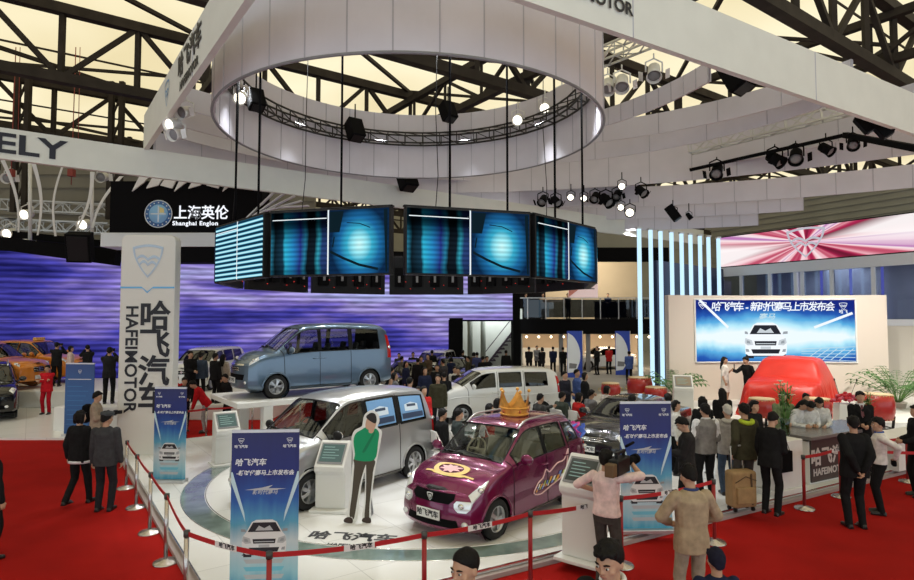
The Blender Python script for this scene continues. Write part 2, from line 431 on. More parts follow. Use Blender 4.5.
# ================================================================ the ring drum
RGC = Vector((-1.10, 14.7, 0)); RGR = 4.62
def drum_band(c, R_, z0, z1, a0, a1, n, seam_every, th=0.06, closed=False):
    mb = MB(); P = []; Q = []
    for i in range(n + 1):
        t = a0 + (a1 - a0) * i / n; cs, sn = math.cos(t), math.sin(t)
        P.append([Vector((c.x + R_ * cs, c.y + R_ * sn, z0)), Vector((c.x + R_ * cs, c.y + R_ * sn, z1))])
        Q.append([Vector((c.x + (R_ - th) * cs, c.y + (R_ - th) * sn, z1)), Vector((c.x + (R_ - th) * cs, c.y + (R_ - th) * sn, z0))])
    loop = [p + q + [p[0]] for p, q in zip(P, Q)]
    mb.grid(loop, 0, False)
    if seam_every:
        for i in range(0, n + 1, seam_every):
            t = a0 + (a1 - a0) * i / n; d = Vector((math.cos(t), math.sin(t), 0))
            for r_ in (R_ + 0.004, R_ - th - 0.004): mb.bar(Vector((c.x, c.y, z0)) + d * r_, Vector((c.x, c.y, z1)) + d * r_, 0.025, 0.008, 1)
    return mb
mb = drum_band(RGC, RGR, 7.95, 10.0, 0, 2 * PI, 144, 4)
mb.tube([(RGC.x + RGR * math.cos(2 * PI * i / 120), RGC.y + RGR * math.sin(2 * PI * i / 120), 7.95) for i in range(120)], 0.03, 6, 2, True)
o = mb.obj('hanging_ring', [M_LILAC, M_SEAM, M_GREY]); tag(o, 'huge round white fabric ring hanging over the display cars', 'ring')
# circular truss inside the drum
def ring_truss(c, R_, z, h=0.32, w=0.3, n=48):
    mb = MB(); loops = []
    for r_, zz in ((R_, z), (R_, z + h), (R_ - w, z), (R_ - w, z + h)):
        pts = [Vector((c.x + r_ * math.cos(2 * PI * i / n), c.y + r_ * math.sin(2 * PI * i / n), zz)) for i in range(n)]
        mb.tube(pts, 0.028, 6, 0, True); loops.append(pts)
    for i in range(n):
        mb.bar(loops[0][i], loops[1][i], 0.03); mb.bar(loops[0][i], loops[1][(i + 1) % n], 0.022); mb.bar(loops[2][i], loops[3][i], 0.03)
        mb.bar(loops[0][i], loops[2][i], 0.022); mb.bar(loops[1][i], loops[3][(i + 1) % n], 0.022)
    return mb
o = ring_truss(RGC, RGR - 0.12, 8.98).obj('ring_truss', M_DTRUSS); tag(o, 'black circular lighting truss inside the hanging white ring', 'truss')
# curved canopy bands beyond the ring
def band(cx, cy, R_, z0, h, px0, px1, label, n=60, seam=5):
    # angles between the two photo columns, far side of the circle
    def ang(px):
        k = (px - 457) / FPX
        # x = k*y on circle
        A = 1 + k * k; B = -2 * (k * cx + cy); Cc = cx * cx + cy * cy - R_ * R_
        y = (-B + math.sqrt(max(0, B * B - 4 * A * Cc))) / (2 * A)
        return math.atan2(y - cy, k * y - cx)
    a0, a1 = ang(px0), ang(px1)
    o = drum_band(Vector((cx, cy, 0)), R_, z0, z0 + h, a0, a1, n, seam).obj('canopy_band', [M_LILAC, M_SEAM]); tag(o, label, 'canopy band', 'curved canopy bands')
band(-2.03, 12.01, 8.29, 9.0, 0.5, 560, 715, 'short curved lilac canopy band nearest the ring on its right, open roof above it')
band(0.54, 9.67, 10.05, 9.0, 0.62, 163, 860, 'second curved lilac canopy band, running from behind the ring up to the long beam')
band(0.4, 11.6, 9.75, 8.82, 0.7, 163, 840, 'third curved lilac canopy band, with an open truss just under its right end')
band(1.82, 11.88, 12.44, 9.0, 1.15, 160, 930, 'fourth curved lilac canopy band carrying a row of black spotlights along its lower edge')
band(1.82, 11.88, 12.75, 7.95, 1.15, 150, 640, 'long lilac canopy band behind the ring, resting just above the white fascia')
band(-1.9, -0.91, 25.3, 8.5, 2.2, 420, 960, 'fifth curved lilac canopy band, just under the row of black spotlights')
band(2.93, 1.91, 24.06, 8.15, 0.85, 560, 960, 'sixth curved lilac canopy band, over the pink screen')
band(3.6, 3.0, 23.9, 7.8, 0.8, 560, 806, 'seventh and lowest curved lilac canopy band, ending left of the olive wall')
band(3.6, 4.5, 23.3, 7.4, 0.7, 560, 760, 'lilac canopy hem touching the tops of the light tubes')
# straight trusses seen between the bands
def box_truss(p, q, w=0.35, step=0.45, r=0.025):
    mb = MB(); p = Vector(p); q = Vector(q); a, b = frame_of(q - p); n = max(2, int((q - p).length / step)); cs = [(-1, -1), (1, -1), (1, 1), (-1, 1)]
    L_ = [[p.lerp(q, i / n) + a * (x * w / 2) + b * (y * w / 2) for i in range(n + 1)] for x, y in cs]
    for l in L_: mb.bar(l[0], l[-1], r * 2)
    for k in range(4):
        for i in range(n):
            u, v = L_[k], L_[(k + 1) % 4]
            mb.bar(u[i], v[i + 1] if i % 2 else v[i], r * 1.2)
            if i % 2 == 0: mb.bar(v[i], u[i + 1], r * 1.2)
    return mb
o = box_truss(D(690, 148, 20.5), D(860, 105, 17.5), 0.38).obj('lighting_truss', M_ALU); tag(o, 'open aluminium truss between two curved canopy bands at right', 'truss')
o = box_truss(D(590, 62, 17.0), D(668, 30, 15.0), 0.4).obj('lighting_truss', M_ALU); tag(o, 'short aluminium truss right of the ring, under the long beam', 'truss')
mb = MB(); mb.bar(D(690, 170, 21.5), D(845, 135, 18.3), 0.10); mb.bar(D(845, 135, 18.3), D(925, 150, 14.5), 0.16)
o = mb.obj('spotlight_rail', M_MATTEBLACK); tag(o, 'black rail carrying spotlights under the right canopy', 'rail')
for i, (a, b) in enumerate((((690, 70), (672, 95)),)): pass
# ================================================================ big violet LED wall at the back
def led_wall_mat():
    m, nt, N, L = node_mat('violet_led_wall'); N.clear()
    o = N.new('ShaderNodeOutputMaterial'); e = N.new('ShaderNodeEmission'); tc = N.new('ShaderNodeTexCoord')
    mp = N.new('ShaderNodeMapping'); mp.inputs['Scale'].default_value = (0.16, 0.16, 0.75)
    n = N.new('ShaderNodeTexNoise'); n.inputs['Scale'].default_value = 1.0; n.inputs['Detail'].default_value = 3
    L.new(tc.outputs['Object'], mp.inputs['Vector']); L.new(mp.outputs['Vector'], n.inputs['Vector'])
    r = ramp(N, [(0.30, (0.018, 0.018, 0.15)), (0.43, (0.055, 0.05, 0.33)), (0.52, (0.17, 0.13, 0.45)), (0.60, (0.30, 0.25, 0.56)), (0.72, (0.34, 0.36, 0.66))])
    # lighter towards the right end of the wall: the picture shown there
    sp = N.new('ShaderNodeSeparateXYZ'); L.new(tc.outputs['Object'], sp.inputs[0])
    gx = mth(N, L, 'MULTIPLY_ADD', sp.outputs['X'], 0.010, 0.06)
    gz = mth(N, L, 'MULTIPLY_ADD', mth(N, L, 'ABSOLUTE', mth(N, L, 'SUBTRACT', sp.outputs['Z'], 4.6)), -.045, .06); L.new(mth(N, L, 'ADD', mth(N, L, 'ADD', n.outputs['Fac'], gx), gz), r.inputs['Fac'])
    # scan lines with broken brightness
    mp2 = N.new('ShaderNodeMapping'); mp2.inputs['Scale'].default_value = (0.9, 0.9, 9.0); n2 = N.new('ShaderNodeTexNoise'); n2.inputs['Scale'].default_value = 1.0; n2.inputs['Detail'].default_value = 3
    L.new(tc.outputs['Object'], mp2.inputs['Vector']); L.new(mp2.outputs['Vector'], n2.inputs['Vector'])
    w = mth(N, L, 'SINE', mth(N, L, 'MULTIPLY', sp.outputs['Z'], 2 * PI / 0.27))
    k = mth(N, L, 'MULTIPLY_ADD', w, 0.30, 0.78); k2 = mth(N, L, 'MULTIPLY_ADD', n2.outputs['Fac'], 1.6, 0.15)
    L.new(mth(N, L, 'MULTIPLY', mth(N, L, 'MULTIPLY', k, k2), 1.15), e.inputs['Strength'])
    L.new(r.outputs['Color'], e.inputs['Color']); L.new(e.outputs[0], o.inputs[0])
    return m
M_LED = led_wall_mat()
root = thing('video_wall', 'huge violet and blue striped video wall behind the cars', 'video wall', (-5, 30, 0))
a = D(-60, 300, 27.0); b = D(512, 300, 35.5)
def wallbox(p, q, z0, z1, th, mi, mb):
    p = Vector((p.x, p.y, 0)); q = Vector((q.x, q.y, 0)); z = Vector((0, 0, (z0 + z1) / 2)); o = Vector(root.location)
    mb.bar(p + z - o, q + z - o, th, z1 - z0, mi)
kk = (448 - 457) / FPX; tt = (kk * a.y - a.x) / ((b.x - a.x) - kk * (b.y - a.y)); c1 = a.lerp(b, tt)
m1 = MB(); wallbox(a, b, 3.3, 6.5, 0.2, 0, m1); m1.obj('upper_screen', M_LED, root)
m1 = MB(); wallbox(a, c1, 0.3, 3.28, 0.2, 0, m1); m1.obj('lower_screen', M_LED, root)
m1 = MB(); off = Vector((0, 0.25, 0)); wallbox(a + off, b + off, 3.2, 6.5, 0.2, 0, m1); wallbox(a + off, c1 + off, 0, 3.3, 0.2, 0, m1); wallbox(a, b, 6.5, 7.1, 0.3, 0, m1); wallbox(a, c1, 0, 0.3, 0.25, 0, m1)
p1 = c1 + (b - a).normalized() * .05; p2 = c1 + (b - a).normalized() * .85; wallbox(p1, p2, 0, 3.4, 0.3, 0, m1); wallbox(D(512, 300, 35.5), D(519, 300, 35.6), 0, 6.5, 0.4, 0, m1)
m1.obj('support_frame', M_MATTEBLACK, root)
# opening beside the video wall
o = MB().box(0.1, 38.6, 0, 4.2, 38.7, 4.0).obj('partition', mat('pale_partition', (0.62, 0.66, 0.62), 0.6, var=0.1, vscale=0.8)); tag(o, 'pale bright partition seen through the gap right of the violet video wall', 'partition')
for k, px in enumerate((470, 483)):
    c = D(px, 300, 37); o = MB().cyl((c.x, 37, 0), (c.x, 37, 3.6), 0.16, 12).obj('post', mat('grey_green_post', (0.25, 0.28, 0.25), 0.5)); tag(o, ('left' if k == 0 else 'right') + ' grey post in the bright gap beside the violet video wall', 'post', 'posts in the gap')
# ================================================================ hanging octagon of video screens
def hang_screen_mat(kind):
    m, nt, N, L = node_mat('hanging_screen_' + kind); N.clear()
    o = N.new('ShaderNodeOutputMaterial'); e = N.new('ShaderNodeEmission'); tc = N.new('ShaderNodeTexCoord'); sp = N.new('ShaderNodeSeparateXYZ')
    L.new(tc.outputs['Generated'], sp.inputs[0]); X, Z = sp.outputs['X'], sp.outputs['Z']
    wave = mth(N, L, 'SINE', mth(N, L, 'MULTIPLY', Z, 2 * PI * 13))
    if kind == 'doors':
        r = ramp(N, [(0.0, (0.02, 0.16, 0.25)), (0.07, (0.005, 0.012, 0.018)), (0.22, (0.01, 0.04, 0.07)), (0.26, (0.03, 0.42, 0.62)), (0.40, (0.02, 0.22, 0.50)), (0.52, (0.02, 0.03, 0.22)), (0.60, (0.02, 0.18, 0.30)), (0.66, (0.006, 0.01, 0.014)), (0.78, (0.006, 0.012, 0.02)), (0.84, (0.03, 0.30, 0.40)), (0.90, (0.02, 0.05, 0.16)), (1.0, (0.02, 0.04, 0.14))])
        n = N.new('ShaderNodeTexNoise'); n.inputs['Scale'].default_value = 2.5; L.new(tc.outputs['Generated'], n.inputs['Vector'])
        xx = mth(N, L, 'ADD', X, mth(N, L, 'MULTIPLY_ADD', n.outputs['Fac'], 0.10, -0.05)); L.new(xx, r.inputs['Fac'])
        top = mth(N, L, 'SMOOTH_MIN', mth(N, L, 'MULTIPLY_ADD', mth(N, L, 'ABSOLUTE', mth(N, L, 'SUBTRACT', Z, 0.34)), -2.9, 1.35), 0.95, 0.3)
        L.new(mth(N, L, 'MULTIPLY', mth(N, L, 'MULTIPLY_ADD', wave, 0.22, 0.85), mth(N, L, 'MAXIMUM', top, 0.06)), e.inputs['Strength']); L.new(r.outputs['Color'], e.inputs['Color'])
    elif kind == 'glow':
        dx = mth(N, L, 'MULTIPLY', mth(N, L, 'SUBTRACT', X, 0.52), 1.25); dz = mth(N, L, 'SUBTRACT', Z, 0.45)
        d = mth(N, L, 'SQRT', mth(N, L, 'ADD', mth(N, L, 'MULTIPLY', dx, dx), mth(N, L, 'MULTIPLY', dz, dz)))
        r = ramp(N, [(0.0, (0.55, 0.88, 0.88)), (0.14, (0.28, 0.72, 0.80)), (0.26, (0.04, 0.38, 0.55)), (0.42, (0.012, 0.13, 0.32)), (0.60, (0.004, 0.02, 0.06))])
        L.new(d, r.inputs['Fac']); L.new(r.outputs['Color'], e.inputs['Color']); L.new(mth(N, L, 'MULTIPLY_ADD', wave, 0.16, 0.9), e.inputs['Strength'])
    else:
        r = ramp(N, [(0.25, (0.008, 0.03, 0.06)), (0.6, (0.02, 0.26, 0.45)), (0.78, (0.35, 0.80, 0.90)), (1.0, (0.55, 0.85, 0.92))])
        L.new(mth(N, L, 'MULTIPLY_ADD', mth(N, L, 'SINE', mth(N, L, 'MULTIPLY', Z, 2 * PI * 12)), 0.5, 0.5), r.inputs['Fac'])
        L.new(r.outputs['Color'], e.inputs['Color']); e.inputs['Strength'].default_value = 0.9
    L.new(e.outputs[0], o.inputs[0]); return m
M_DOORS, M_GLOW, M_STRIPE = hang_screen_mat('doors'), hang_screen_mat('glow'), hang_screen_mat('stripe')
M_SCRDARK = emat('screen_dark_picture', (0.004, 0.012, 0.018), 1.0)
M_WHITELINE = emat('screen_white_line', (0.85, 0.92, 0.95), 0.9)
M_REDLED = emat('red_indicator', (0.9, 0.05, 0.04), 1.2)
SR_ = 4.35; SZ0, SZ1 = 4.14, 5.32; SW = 2.34
def video_screen(near, ang, label, left, right):
    """a double screen facing outward; local x along its width, -y outward"""
    c = RGC + Vector((math.sin(ang), -math.cos(ang), 0)) * SR_
    t = thing('double_video_screen', label, 'screen', (c.x, c.y, SZ0), ang, 'ring of hanging screens')
    h = SZ1 - SZ0
    mb = MB().box(-SW / 2, 0, 0, SW / 2, 0.16, h).box(-SW / 2 - .02, .02, h, SW / 2 + .02, .14, h + .03)
    mb.obj('housing', M_BLACK, t, 0.01)
    p = MB().box(-SW / 2 + .03, -.012, .03, -.01, 0, h - .03).obj('left_picture', left, t)
    p2 = MB().box(.01, -.012, .03, SW / 2 - .03, 0, h - .03).obj('right_picture', right, t)
    mb = MB().box(-.012, -.016, .02, .012, 0, h - .02); mb.box(-SW / 2 + .06, -.016, h - .17, -.03, -.012, h - .155); mb.obj('white_line', M_WHITELINE, t)
    if right is M_GLOW:   # dark outline of a vehicle on the picture
        y = -.016; mb = MB()
        mb.add([(.03, y, h - .05), (.30, y, h - .05), (.22, y, h - .42), (.03, y, h - .42)], [(0, 1, 2, 3)])
        mb.add([(SW / 2 - .12, y, h - .05), (SW / 2 - .05, y, h - .05), (SW / 2 - .05, y, .05), (SW / 2 - .08, y, .05)], [(0, 1, 2, 3)])
        mb.tube([(.36, y, h - .26), (.6, y, h - .28), (.8, y, h - .36)], .008, 4)
        mb.tube([(.05, y, .42), (.3, y, .30), (.6, y, .18), (.95, y, .10)], .022, 4); mb.tube([(.12, y, h - .5), (.09, y, .5)], .012, 4)
        mb.obj('picture_shape', M_SCRDARK, t)
    # back with equipment boxes
    mb = MB()
    for k in range(4): mb.cbox((-0.84 + .56 * k, .21, h * .45), (.30, .09, .6), 0); mb.cbox((-0.84 + .56 * k, .265, h * .4), (.07, .02, .2), 2)
    for k in range(14): mb.cbox((-1.0 + .15 * k, .166, .18 + .11 * ((k * 7) % 5)), (.018, .012, .018), 1)
    mb.obj('electronics_box', [M_MATTEBLACK, M_REDLED, M_GREY], t)
    if not near: return t
    mb = MB()
    for x in ((-.35, .75) if near != 2 else (.2,)): mb.cyl((x, .08, h), (x, .08, 9.0 - SZ0), .022, 6)
    mb.obj('suspension_rod', M_MATTEBLACK, t)
    mb = MB()
    for x in (-.6,): mb.tube([(x, .12, h), (x + .05, .14, h + .6), (x + .02, .2, h + 1.8), (x + .06, .2, 9.0 - SZ0)], .008, 5)
    mb.obj('cable', M_BLACK, t)
    return t
step = R(33)
SCR = [(-1.45, 'hanging double screen with bright striped picture, leftmost of the ring', M_STRIPE, M_STRIPE),
       (-.47, 'hanging double screen, second from the left, above the blue van', M_DOORS, M_GLOW),
       (.54, 'hanging double screen straight above the white van, front of the ring', M_DOORS, M_GLOW),
       (1.50, 'hanging double screen turned away, rightmost of the ring beside the balcony', M_DOORS, M_GLOW)]
for k, (a_, lb, l_, r_) in enumerate(SCR): video_screen(2 if k == 1 else 1, a_ * step, lb, l_, r_)
backs = {3.4: 'far hanging screen seen from behind under the right end of the ring', 4.4: 'far hanging screen back, under the front screen of the ring', 5.4: 'far hanging screen back, second from the left under the ring', 6.4: 'far hanging screen back, leftmost under the ring'}
for a_ in (2.45, 3.43, 4.4, 5.4, 6.4, 7.4, 8.45):
    nm = backs.get(round(a_, 1) if a_ != 3.43 else 3.4)
    lb = {2.45: 'hanging screen at the far right of the ring, hidden behind the rightmost one', 3.43: 'hanging screen back with red lights, furthest right of the dark backs', 4.4: 'dark hanging screen back with red lights, under the gap right of the front screen',
          5.4: 'dark hanging screen back with red lights, just below the front screen', 6.4: 'dark hanging screen back with red lights, below the second screen from the left', 7.4: 'dark hanging screen back with red lights, furthest left behind the ring', 8.45: 'hanging screen at the far left of the ring, behind the striped one'}[a_]
    video_screen(0, a_ * step, lb, M_DOORS, M_GLOW)
# ================================================================ tall white sign column
t = thing('sign_column', 'tall white sign column with black Chinese lettering and a shield emblem', 'sign', (*G(143.5, 455, SZ)[:2], SZ * 0), R(2))
t.location.z = 0
Hc = 5.42; w = 1.30
poly = [(-w / 2, 0), (w / 2, 0)] + [(w / 2 - .15 + .15 * math.cos(a), Hc - .15 + .15 * math.sin(a)) for a in [PI / 2 * k / 6 for k in range(7)]] + [(-w / 2 + .15 - .15 * math.sin(a), Hc - .15 + .15 * math.cos(a)) for a in [PI / 2 * k / 6 for k in range(7)]]
MX = Matrix.Rotation(PI / 2, 4, 'X')
MB().prism(poly, -.32, 0, 0, MX @ Matrix.Translation((0, 0, 0))).obj('panel', mat('sign_white', (0.66, 0.65, 0.61), 0.5), t, 0.02)
fm = lambda x, z: face_M((x, -.012, z), (1, 0, 0))
mb = MB()
for k, ch in enumerate('哈飞汽车'): mb.text(ch, 0.76, fm(.20, 3.40 - .66 * k), 0, .004, .017, sx=1.0)
mb.obj('lettering', M_INK, t)
Mr = fm(-.36, 2.42) @ Matrix.Rotation(-PI / 2, 4, 'Z')
mb = MB().text('HAFEIMOTOR', 0.40, Mr, 0, .004, .008, sx=1.03); mb.obj('lettering', M_INK, t)
mb = MB(); emblem(mb, fm(0, 4.78), .74, .82, 0); mb.obj('shield_emblem', mat('emblem_silver_blue', (0.36, 0.42, 0.50), 0.35, 0.5), t)
mb = MB(); y = -.012
mb.add([(-.65, y, 4.12), (-.12, y, 4.12), (0, y, 4.0), (.12, y, 4.12), (.65, y, 4.12), (.65, y, 4.16), (.14, y, 4.16), (0, y, 4.04), (-.14, y, 4.16), (-.65, y, 4.16)], [tuple(range(10))])
mb.obj('blue_line', mat('sky_blue_line', (0.12, 0.42, 0.75), 0.4), t)
# ================================================================ black suspended sign of the neighbour booth
Ys = 22.0
t = thing('suspended_sign', 'black suspended sign with round blue emblem and white Chinese lettering', 'sign', (D(110, 238, Ys).x, Ys, 0), 0)
lx = lambda px: D(px, 200, Ys).x - t.location.x
lz = lambda py: D(180, py, Ys).z
mb = MB().box(lx(110), 0, lz(233), lx(262), .9, lz(181)); mb.obj('panel', M_MATTEBLACK, t, .02)
mb = MB().box(lx(103), -.1, lz(247), lx(262), 1.0, lz(233)); mb.obj('light_box', mat('pale_lightbox', (0.6, 0.63, 0.66), 0.4), t, .02)
mb = MB().box(lx(160), -.05, lz(262), lx(280), .9, lz(247)); mb.obj('lower_bar', M_MATTEBLACK, t, .02)
mb = MB(); cx, cz, r_ = lx(159), lz(214), .50
Mz = face_M((cx, -.012, cz), (1, 0, 0))
mb.lathe([(r_, -.01), (r_, .01), (0, .012)], 40, 0, Mz); mb.lathe([(r_ * .70, .012), (r_ * .70, .016), (0, .018)], 40, 1, Mz); mb.tube([Mz @ Vector((r_ * math.cos(2 * PI * q / 40), r_ * math.sin(2 * PI * q / 40), .01)) for q in range(40)], .018, 6, 2, True)
mb.add([(-.02, -.3, .02), (.02, -.3, .02), (.02, .3, .02), (-.02, .3, .02), (-.28, -.02, .02), (.28, -.02, .02), (.28, .02, .02), (-.28, .02, .02)], [(0, 1, 2, 3), (4, 5, 6, 7)], 2, False, Mz)
mb.add([(.04, .04, .02), (.22, .04, .02), (.2, .2, .02), (.04, .26, .02)], [(0, 1, 2, 3)], 3, False, Mz)
for k in range(16):
    a_ = 2 * PI * k / 16; mb.ell((r_ * .84 * math.cos(a_), r_ * .84 * math.sin(a_), .014), (.03, .03, .006), 6, 4, 2, Mz)
mb.obj('round_emblem', [mat('emblem_blue', (0.05, 0.16, 0.42), 0.4), mat('emblem_sky', (0.25, 0.5, 0.8), 0.4), mat('emblem_silver', (0.7, 0.75, 0.8), 0.3), mat('emblem_gold', (0.7, 0.6, 0.25), 0.4)], t)
M_SIGNW = emat('backlit_white_lettering', (0.9, 0.93, 1.0), 0.95)
mb = MB().text('上海英伦', 0.54, face_M((lx(174), -.012, lz(213.5)), (1, 0, 0)), 0, .006, .008, 'LEFT', 0.94)
mb.text('Shanghai Englon', 0.215, face_M((lx(173), -.012, lz(223.5)), (1, 0, 0)), 0, .006, .006, 'LEFT', 1.05, space=1.15)
mb.obj('lettering', M_SIGNW, t)
M_FIN = mat('white_fin', (0.7, 0.7, 0.7), 0.5)
mb = MB()
for k, px in enumerate((134, 148, 162, 176, 190, 208, 224, 240)):
    x0, x1 = lx(px), lx(px + 11)
    mb.prism([(x0 + .28, lz(174)), (x1 + .28, lz(174)), (x1, lz(183 + (k % 3) * 3)), (x0 - .03, lz(192 - (k % 3) * 3))], 0.02, .08, 0, Matrix.Translation((0, -.03, 0)) @ MX)
for k in range(5):
    x0 = lx(246 + 7 * k); mb.bar((x0, -.05, lz(220 - 3 * k)), (x0 + 1.3, -.05, lz(186 + 5 * k)), .17, .04)
mb.obj('white_fin', M_FIN, t)
# white drop ribbons, trusses and back wall at the upper left
mb = MB(); 
for k in range(9): mb.bar((-40, 33.4, 5.5 + k * .75), (-8, 33.4, 5.5 + k * .75), .06, .09)
mb.box(-40, 33.5, 3, -8, 33.8, 12.6)
struct(mb.obj('wall_back', mat('drab_cladding', (0.20, 0.185, 0.15), 0.7, var=0.1, vscale=0.5)))
for k, (x0, x1, y0) in enumerate(((34, 108, 207), (30, 110, 226), (0, 20, 222))):
    o = box_truss(D(x0 - 30, y0 - 2, 30), D(x1, y0 + 3, 30), .5, .5, .035).obj('lighting_truss', M_ALU)
    tag(o, ('upper white truss behind the hanging ribbons at left', 'lower white truss behind the hanging ribbons at left', 'short white truss at the far left edge, above the violet wall')[k], 'truss')
rib = [((33, 163), (37, 235), 'straight white hanging ribbon, second from the left below the ELY letters'), ((62, 166), (55, 236), 'thin curved white hanging ribbon in the middle below the header'), ((92, 172), (72, 236), 'long slanted white hanging ribbon crossing a white post'), ((121, 176), (92, 228), 'slanted white hanging ribbon nearest the black sign'), ((2, 160), (18, 232), 'white hanging ribbon at the left photo edge')]
for k, (p, q, lb) in enumerate(rib):
    a_ = D(*p, 23.8); b_ = D(*q, 23.8); mb = MB(); P = []
    for i in range(13):
        tt = i / 12; c = a_.lerp(b_, tt) + Vector((.22 * math.sin(PI * tt) * (1 if k % 2 else -1) * -1, 0, 0)); ww = .12 if k in (1,) else .2 - .1 * tt
        P.append([c + Vector((-ww / 2, .05, 0)), c + Vector((ww / 2, 0, 0))])
    mb.grid(P); Q = [[p0 + Vector((0, .02, 0)) for p0 in r_] for r_ in P]; mb.grid(Q)
    o = mb.obj('hanging_ribbon', M_FIN); tag(o, lb, 'ribbon', 'white ribbons at upper left')
for k, (px, y0, y1, lb) in enumerate(((30, 163, 245, 'white vertical pole at the far left below the ELY letters'), (92, 172, 240, 'white vertical pole beside the slanted ribbons'))):
    a_ = D(px, y0, 25); b_ = D(px, y1, 25); o = MB().cyl(a_, b_, .07, 10).obj('pole', M_FIN); tag(o, lb, 'pole')
o = MB().cbox((0, 0, 0), (.85, .6, 1.1)).cbox((0, -.31, 0), (.7, .04, .95), 1).obj('loudspeaker', [M_MATTEBLACK, M_BLACK], None, .04); o.location = D(80, 247, 23); o.rotation_euler = (R(20), 0, R(18))
tag(o, 'black hanging loudspeaker above the left end of the violet video wall', 'loudspeaker')
mb = MB(); mb.bar(D(0, 243, 24.5), D(118, 259, 24.5), .5, .55); mb.bar(D(0, 233, 25.5), D(112, 245, 25.5), .25, .3)
o = mb.obj('overhead_beam', M_MATTEBLACK); tag(o, 'black overhead beam along the top of the violet video wall', 'beam')
# ================================================================ pink video banner and glazed rooms at right
A = Vector((13.25, 30.0, 0)); B = Vector((18.3, 21.4, 0)); dW = (B - A).normalized(); nW = Vector((dW.y, -dW.x, 0))
if nW.dot(Vector((-1, 0, 0))) < 0: nW = -nW
LW = (B - A).length
def pink_mat():
    m, nt, N, L = node_mat('pink_video_banner'); N.clear()
    o = N.new('ShaderNodeOutputMaterial'); e = N.new('ShaderNodeEmission'); tc = N.new('ShaderNodeTexCoord'); sp = N.new('ShaderNodeSeparateXYZ'); L.new(tc.outputs['Object'], sp.inputs[0])
    ax = mth(N, L, 'SUBTRACT', sp.outputs['X'], LW * .43); az = mth(N, L, 'SUBTRACT', sp.outputs['Z'], 6.75)
    an = mth(N, L, 'ARCTAN2', mth(N, L, 'MULTIPLY', az, 1.8), ax)
    n = N.new('ShaderNodeTexNoise'); n.noise_dimensions = '1D'; n.inputs['Scale'].default_value = 1.9; n.inputs['Detail'].default_value = 2; L.new(mth(N, L, 'ADD', an, 7.3), n.inputs['W'])
    r = ramp(N, [(0.25, (0.14, 0.010, 0.03)), (0.42, (0.40, 0.02, 0.08)), (0.49, (0.55, 0.12, 0.18)), (0.52, (0.80, 0.42, 0.48)), (0.60, (0.88, 0.74, 0.76)), (0.68, (0.45, 0.16, 0.42)), (0.78, (0.8, 0.6, 0.7))])
    # white fans at both ends of the picture
    d = mth(N, L, 'ABSOLUTE', ax); hz = mth(N, L, 'ABSOLUTE', mth(N, L, 'ADD', az, mth(N, L, 'MULTIPLY', ax, -.08)))
    fan = mth(N, L, 'SUBTRACT', mth(N, L, 'MULTIPLY', d, .16), mth(N, L, 'MULTIPLY', hz, 0.9)); fan = mth(N, L, 'MINIMUM', mth(N, L, 'MAXIMUM', mth(N, L, 'MULTIPLY', fan, 2.6), 0.0), .92)
    mx = N.new('ShaderNodeMix'); mx.data_type = 'RGBA'; L.new(fan, mx.inputs['Factor']); L.new(n.outputs['Fac'], r.inputs['Fac']); L.new(r.outputs['Color'], mx.inputs['A']); mx.inputs['B'].default_value = (0.93, 0.88, 0.88, 1)
    L.new(mx.outputs['Result'], e.inputs['Color']); e.inputs['Strength'].default_value = 0.95; L.new(e.outputs[0], o.inputs[0]); return m
t = thing('video_banner', 'wide pink and white video banner with rays and a silver shield, top right', 'video banner', (A.x, A.y, 0), math.atan2(dW.y, dW.x))
sg = 1 if (Matrix.Rotation(math.atan2(dW.y, dW.x), 3, 'Z') @ Vector((0, 1, 0))).dot(nW) > 0 else -1   # outward side in local y
MB().box(0, -.1, 5.9, LW + .3, .1, 7.45).obj('housing', M_BLACK, t)
MB().box(.04, sg * .1, 5.95, LW + .3, sg * .12, 7.4).obj('picture', pink_mat(), t)
mb = MB(); Mz = face_M((LW * .43, sg * .13, 6.72), (-sg if sg > 0 else 1, 0, 0)); 
Mz = Matrix.Translation((LW * .43, sg * .13, 6.72)) @ (Matrix.Rotation(PI / 2, 4, 'X') if sg < 0 else Matrix.Rotation(PI, 4, 'Z') @ Matrix.Rotation(PI / 2, 4, 'X'))
emblem(mb, Mz, 1.7, 1.35, 0); mb.obj('shield_emblem', emat('silver_picture', (0.55, 0.55, 0.62), 0.8), t)
# glazed room
M_WFRAME = mat('white_window_frame', (0.62, 0.64, 0.70), 0.5)
M_ROOMGLASS = glassmat('room_glass', (0.75, 0.82, 0.92), .8, .04)
t2 = thing('glazed_room', 'white framed glazed upper room under the pink video banner', 'room', (A.x, A.y, 0), math.atan2(dW.y, dW.x))
mb = MB(); yo = sg * 0.05
mb.box(-.15, -.12, 5.45, LW + .3, .12, 5.9); mb.box(-.2, -.12, 3.1, LW + .3, .12, 3.35)
for k, x in enumerate((0, 1.1, 2.55, 3.75, 4.05, 5.3, 6.9, 8.7, 9.0)):
    mb.box(x - .07, -.08, 3.2, x + .07, .08, 5.5)
mb.obj('frame', M_WFRAME, t2)
xs = (0, 1.1, 2.55, 3.75, 4.05, 5.3, 6.9, 8.7, 9.9)
for k in range(8):
    if xs[k + 1] - xs[k] > .4: MB().box(xs[k] + .07, -.01, 3.35, xs[k + 1] - .07, .01, 5.45).obj('pane', M_ROOMGLASS, t2)
MB().box(-.2, -sg * 3.2, 3.0, LW + .5, -sg * 3.3, 5.9, 0).box(-.2, -sg * 3.2, 2.9, LW + .5, 0, 3.1, 0).box(-.2, -sg * 3.2, 5.85, LW + .5, 0, 5.95, 0).obj('inner_wall', mat('room_inside', (0.40, 0.41, 0.46), 0.7, var=.2, vscale=.7), t2)
mb = MB()
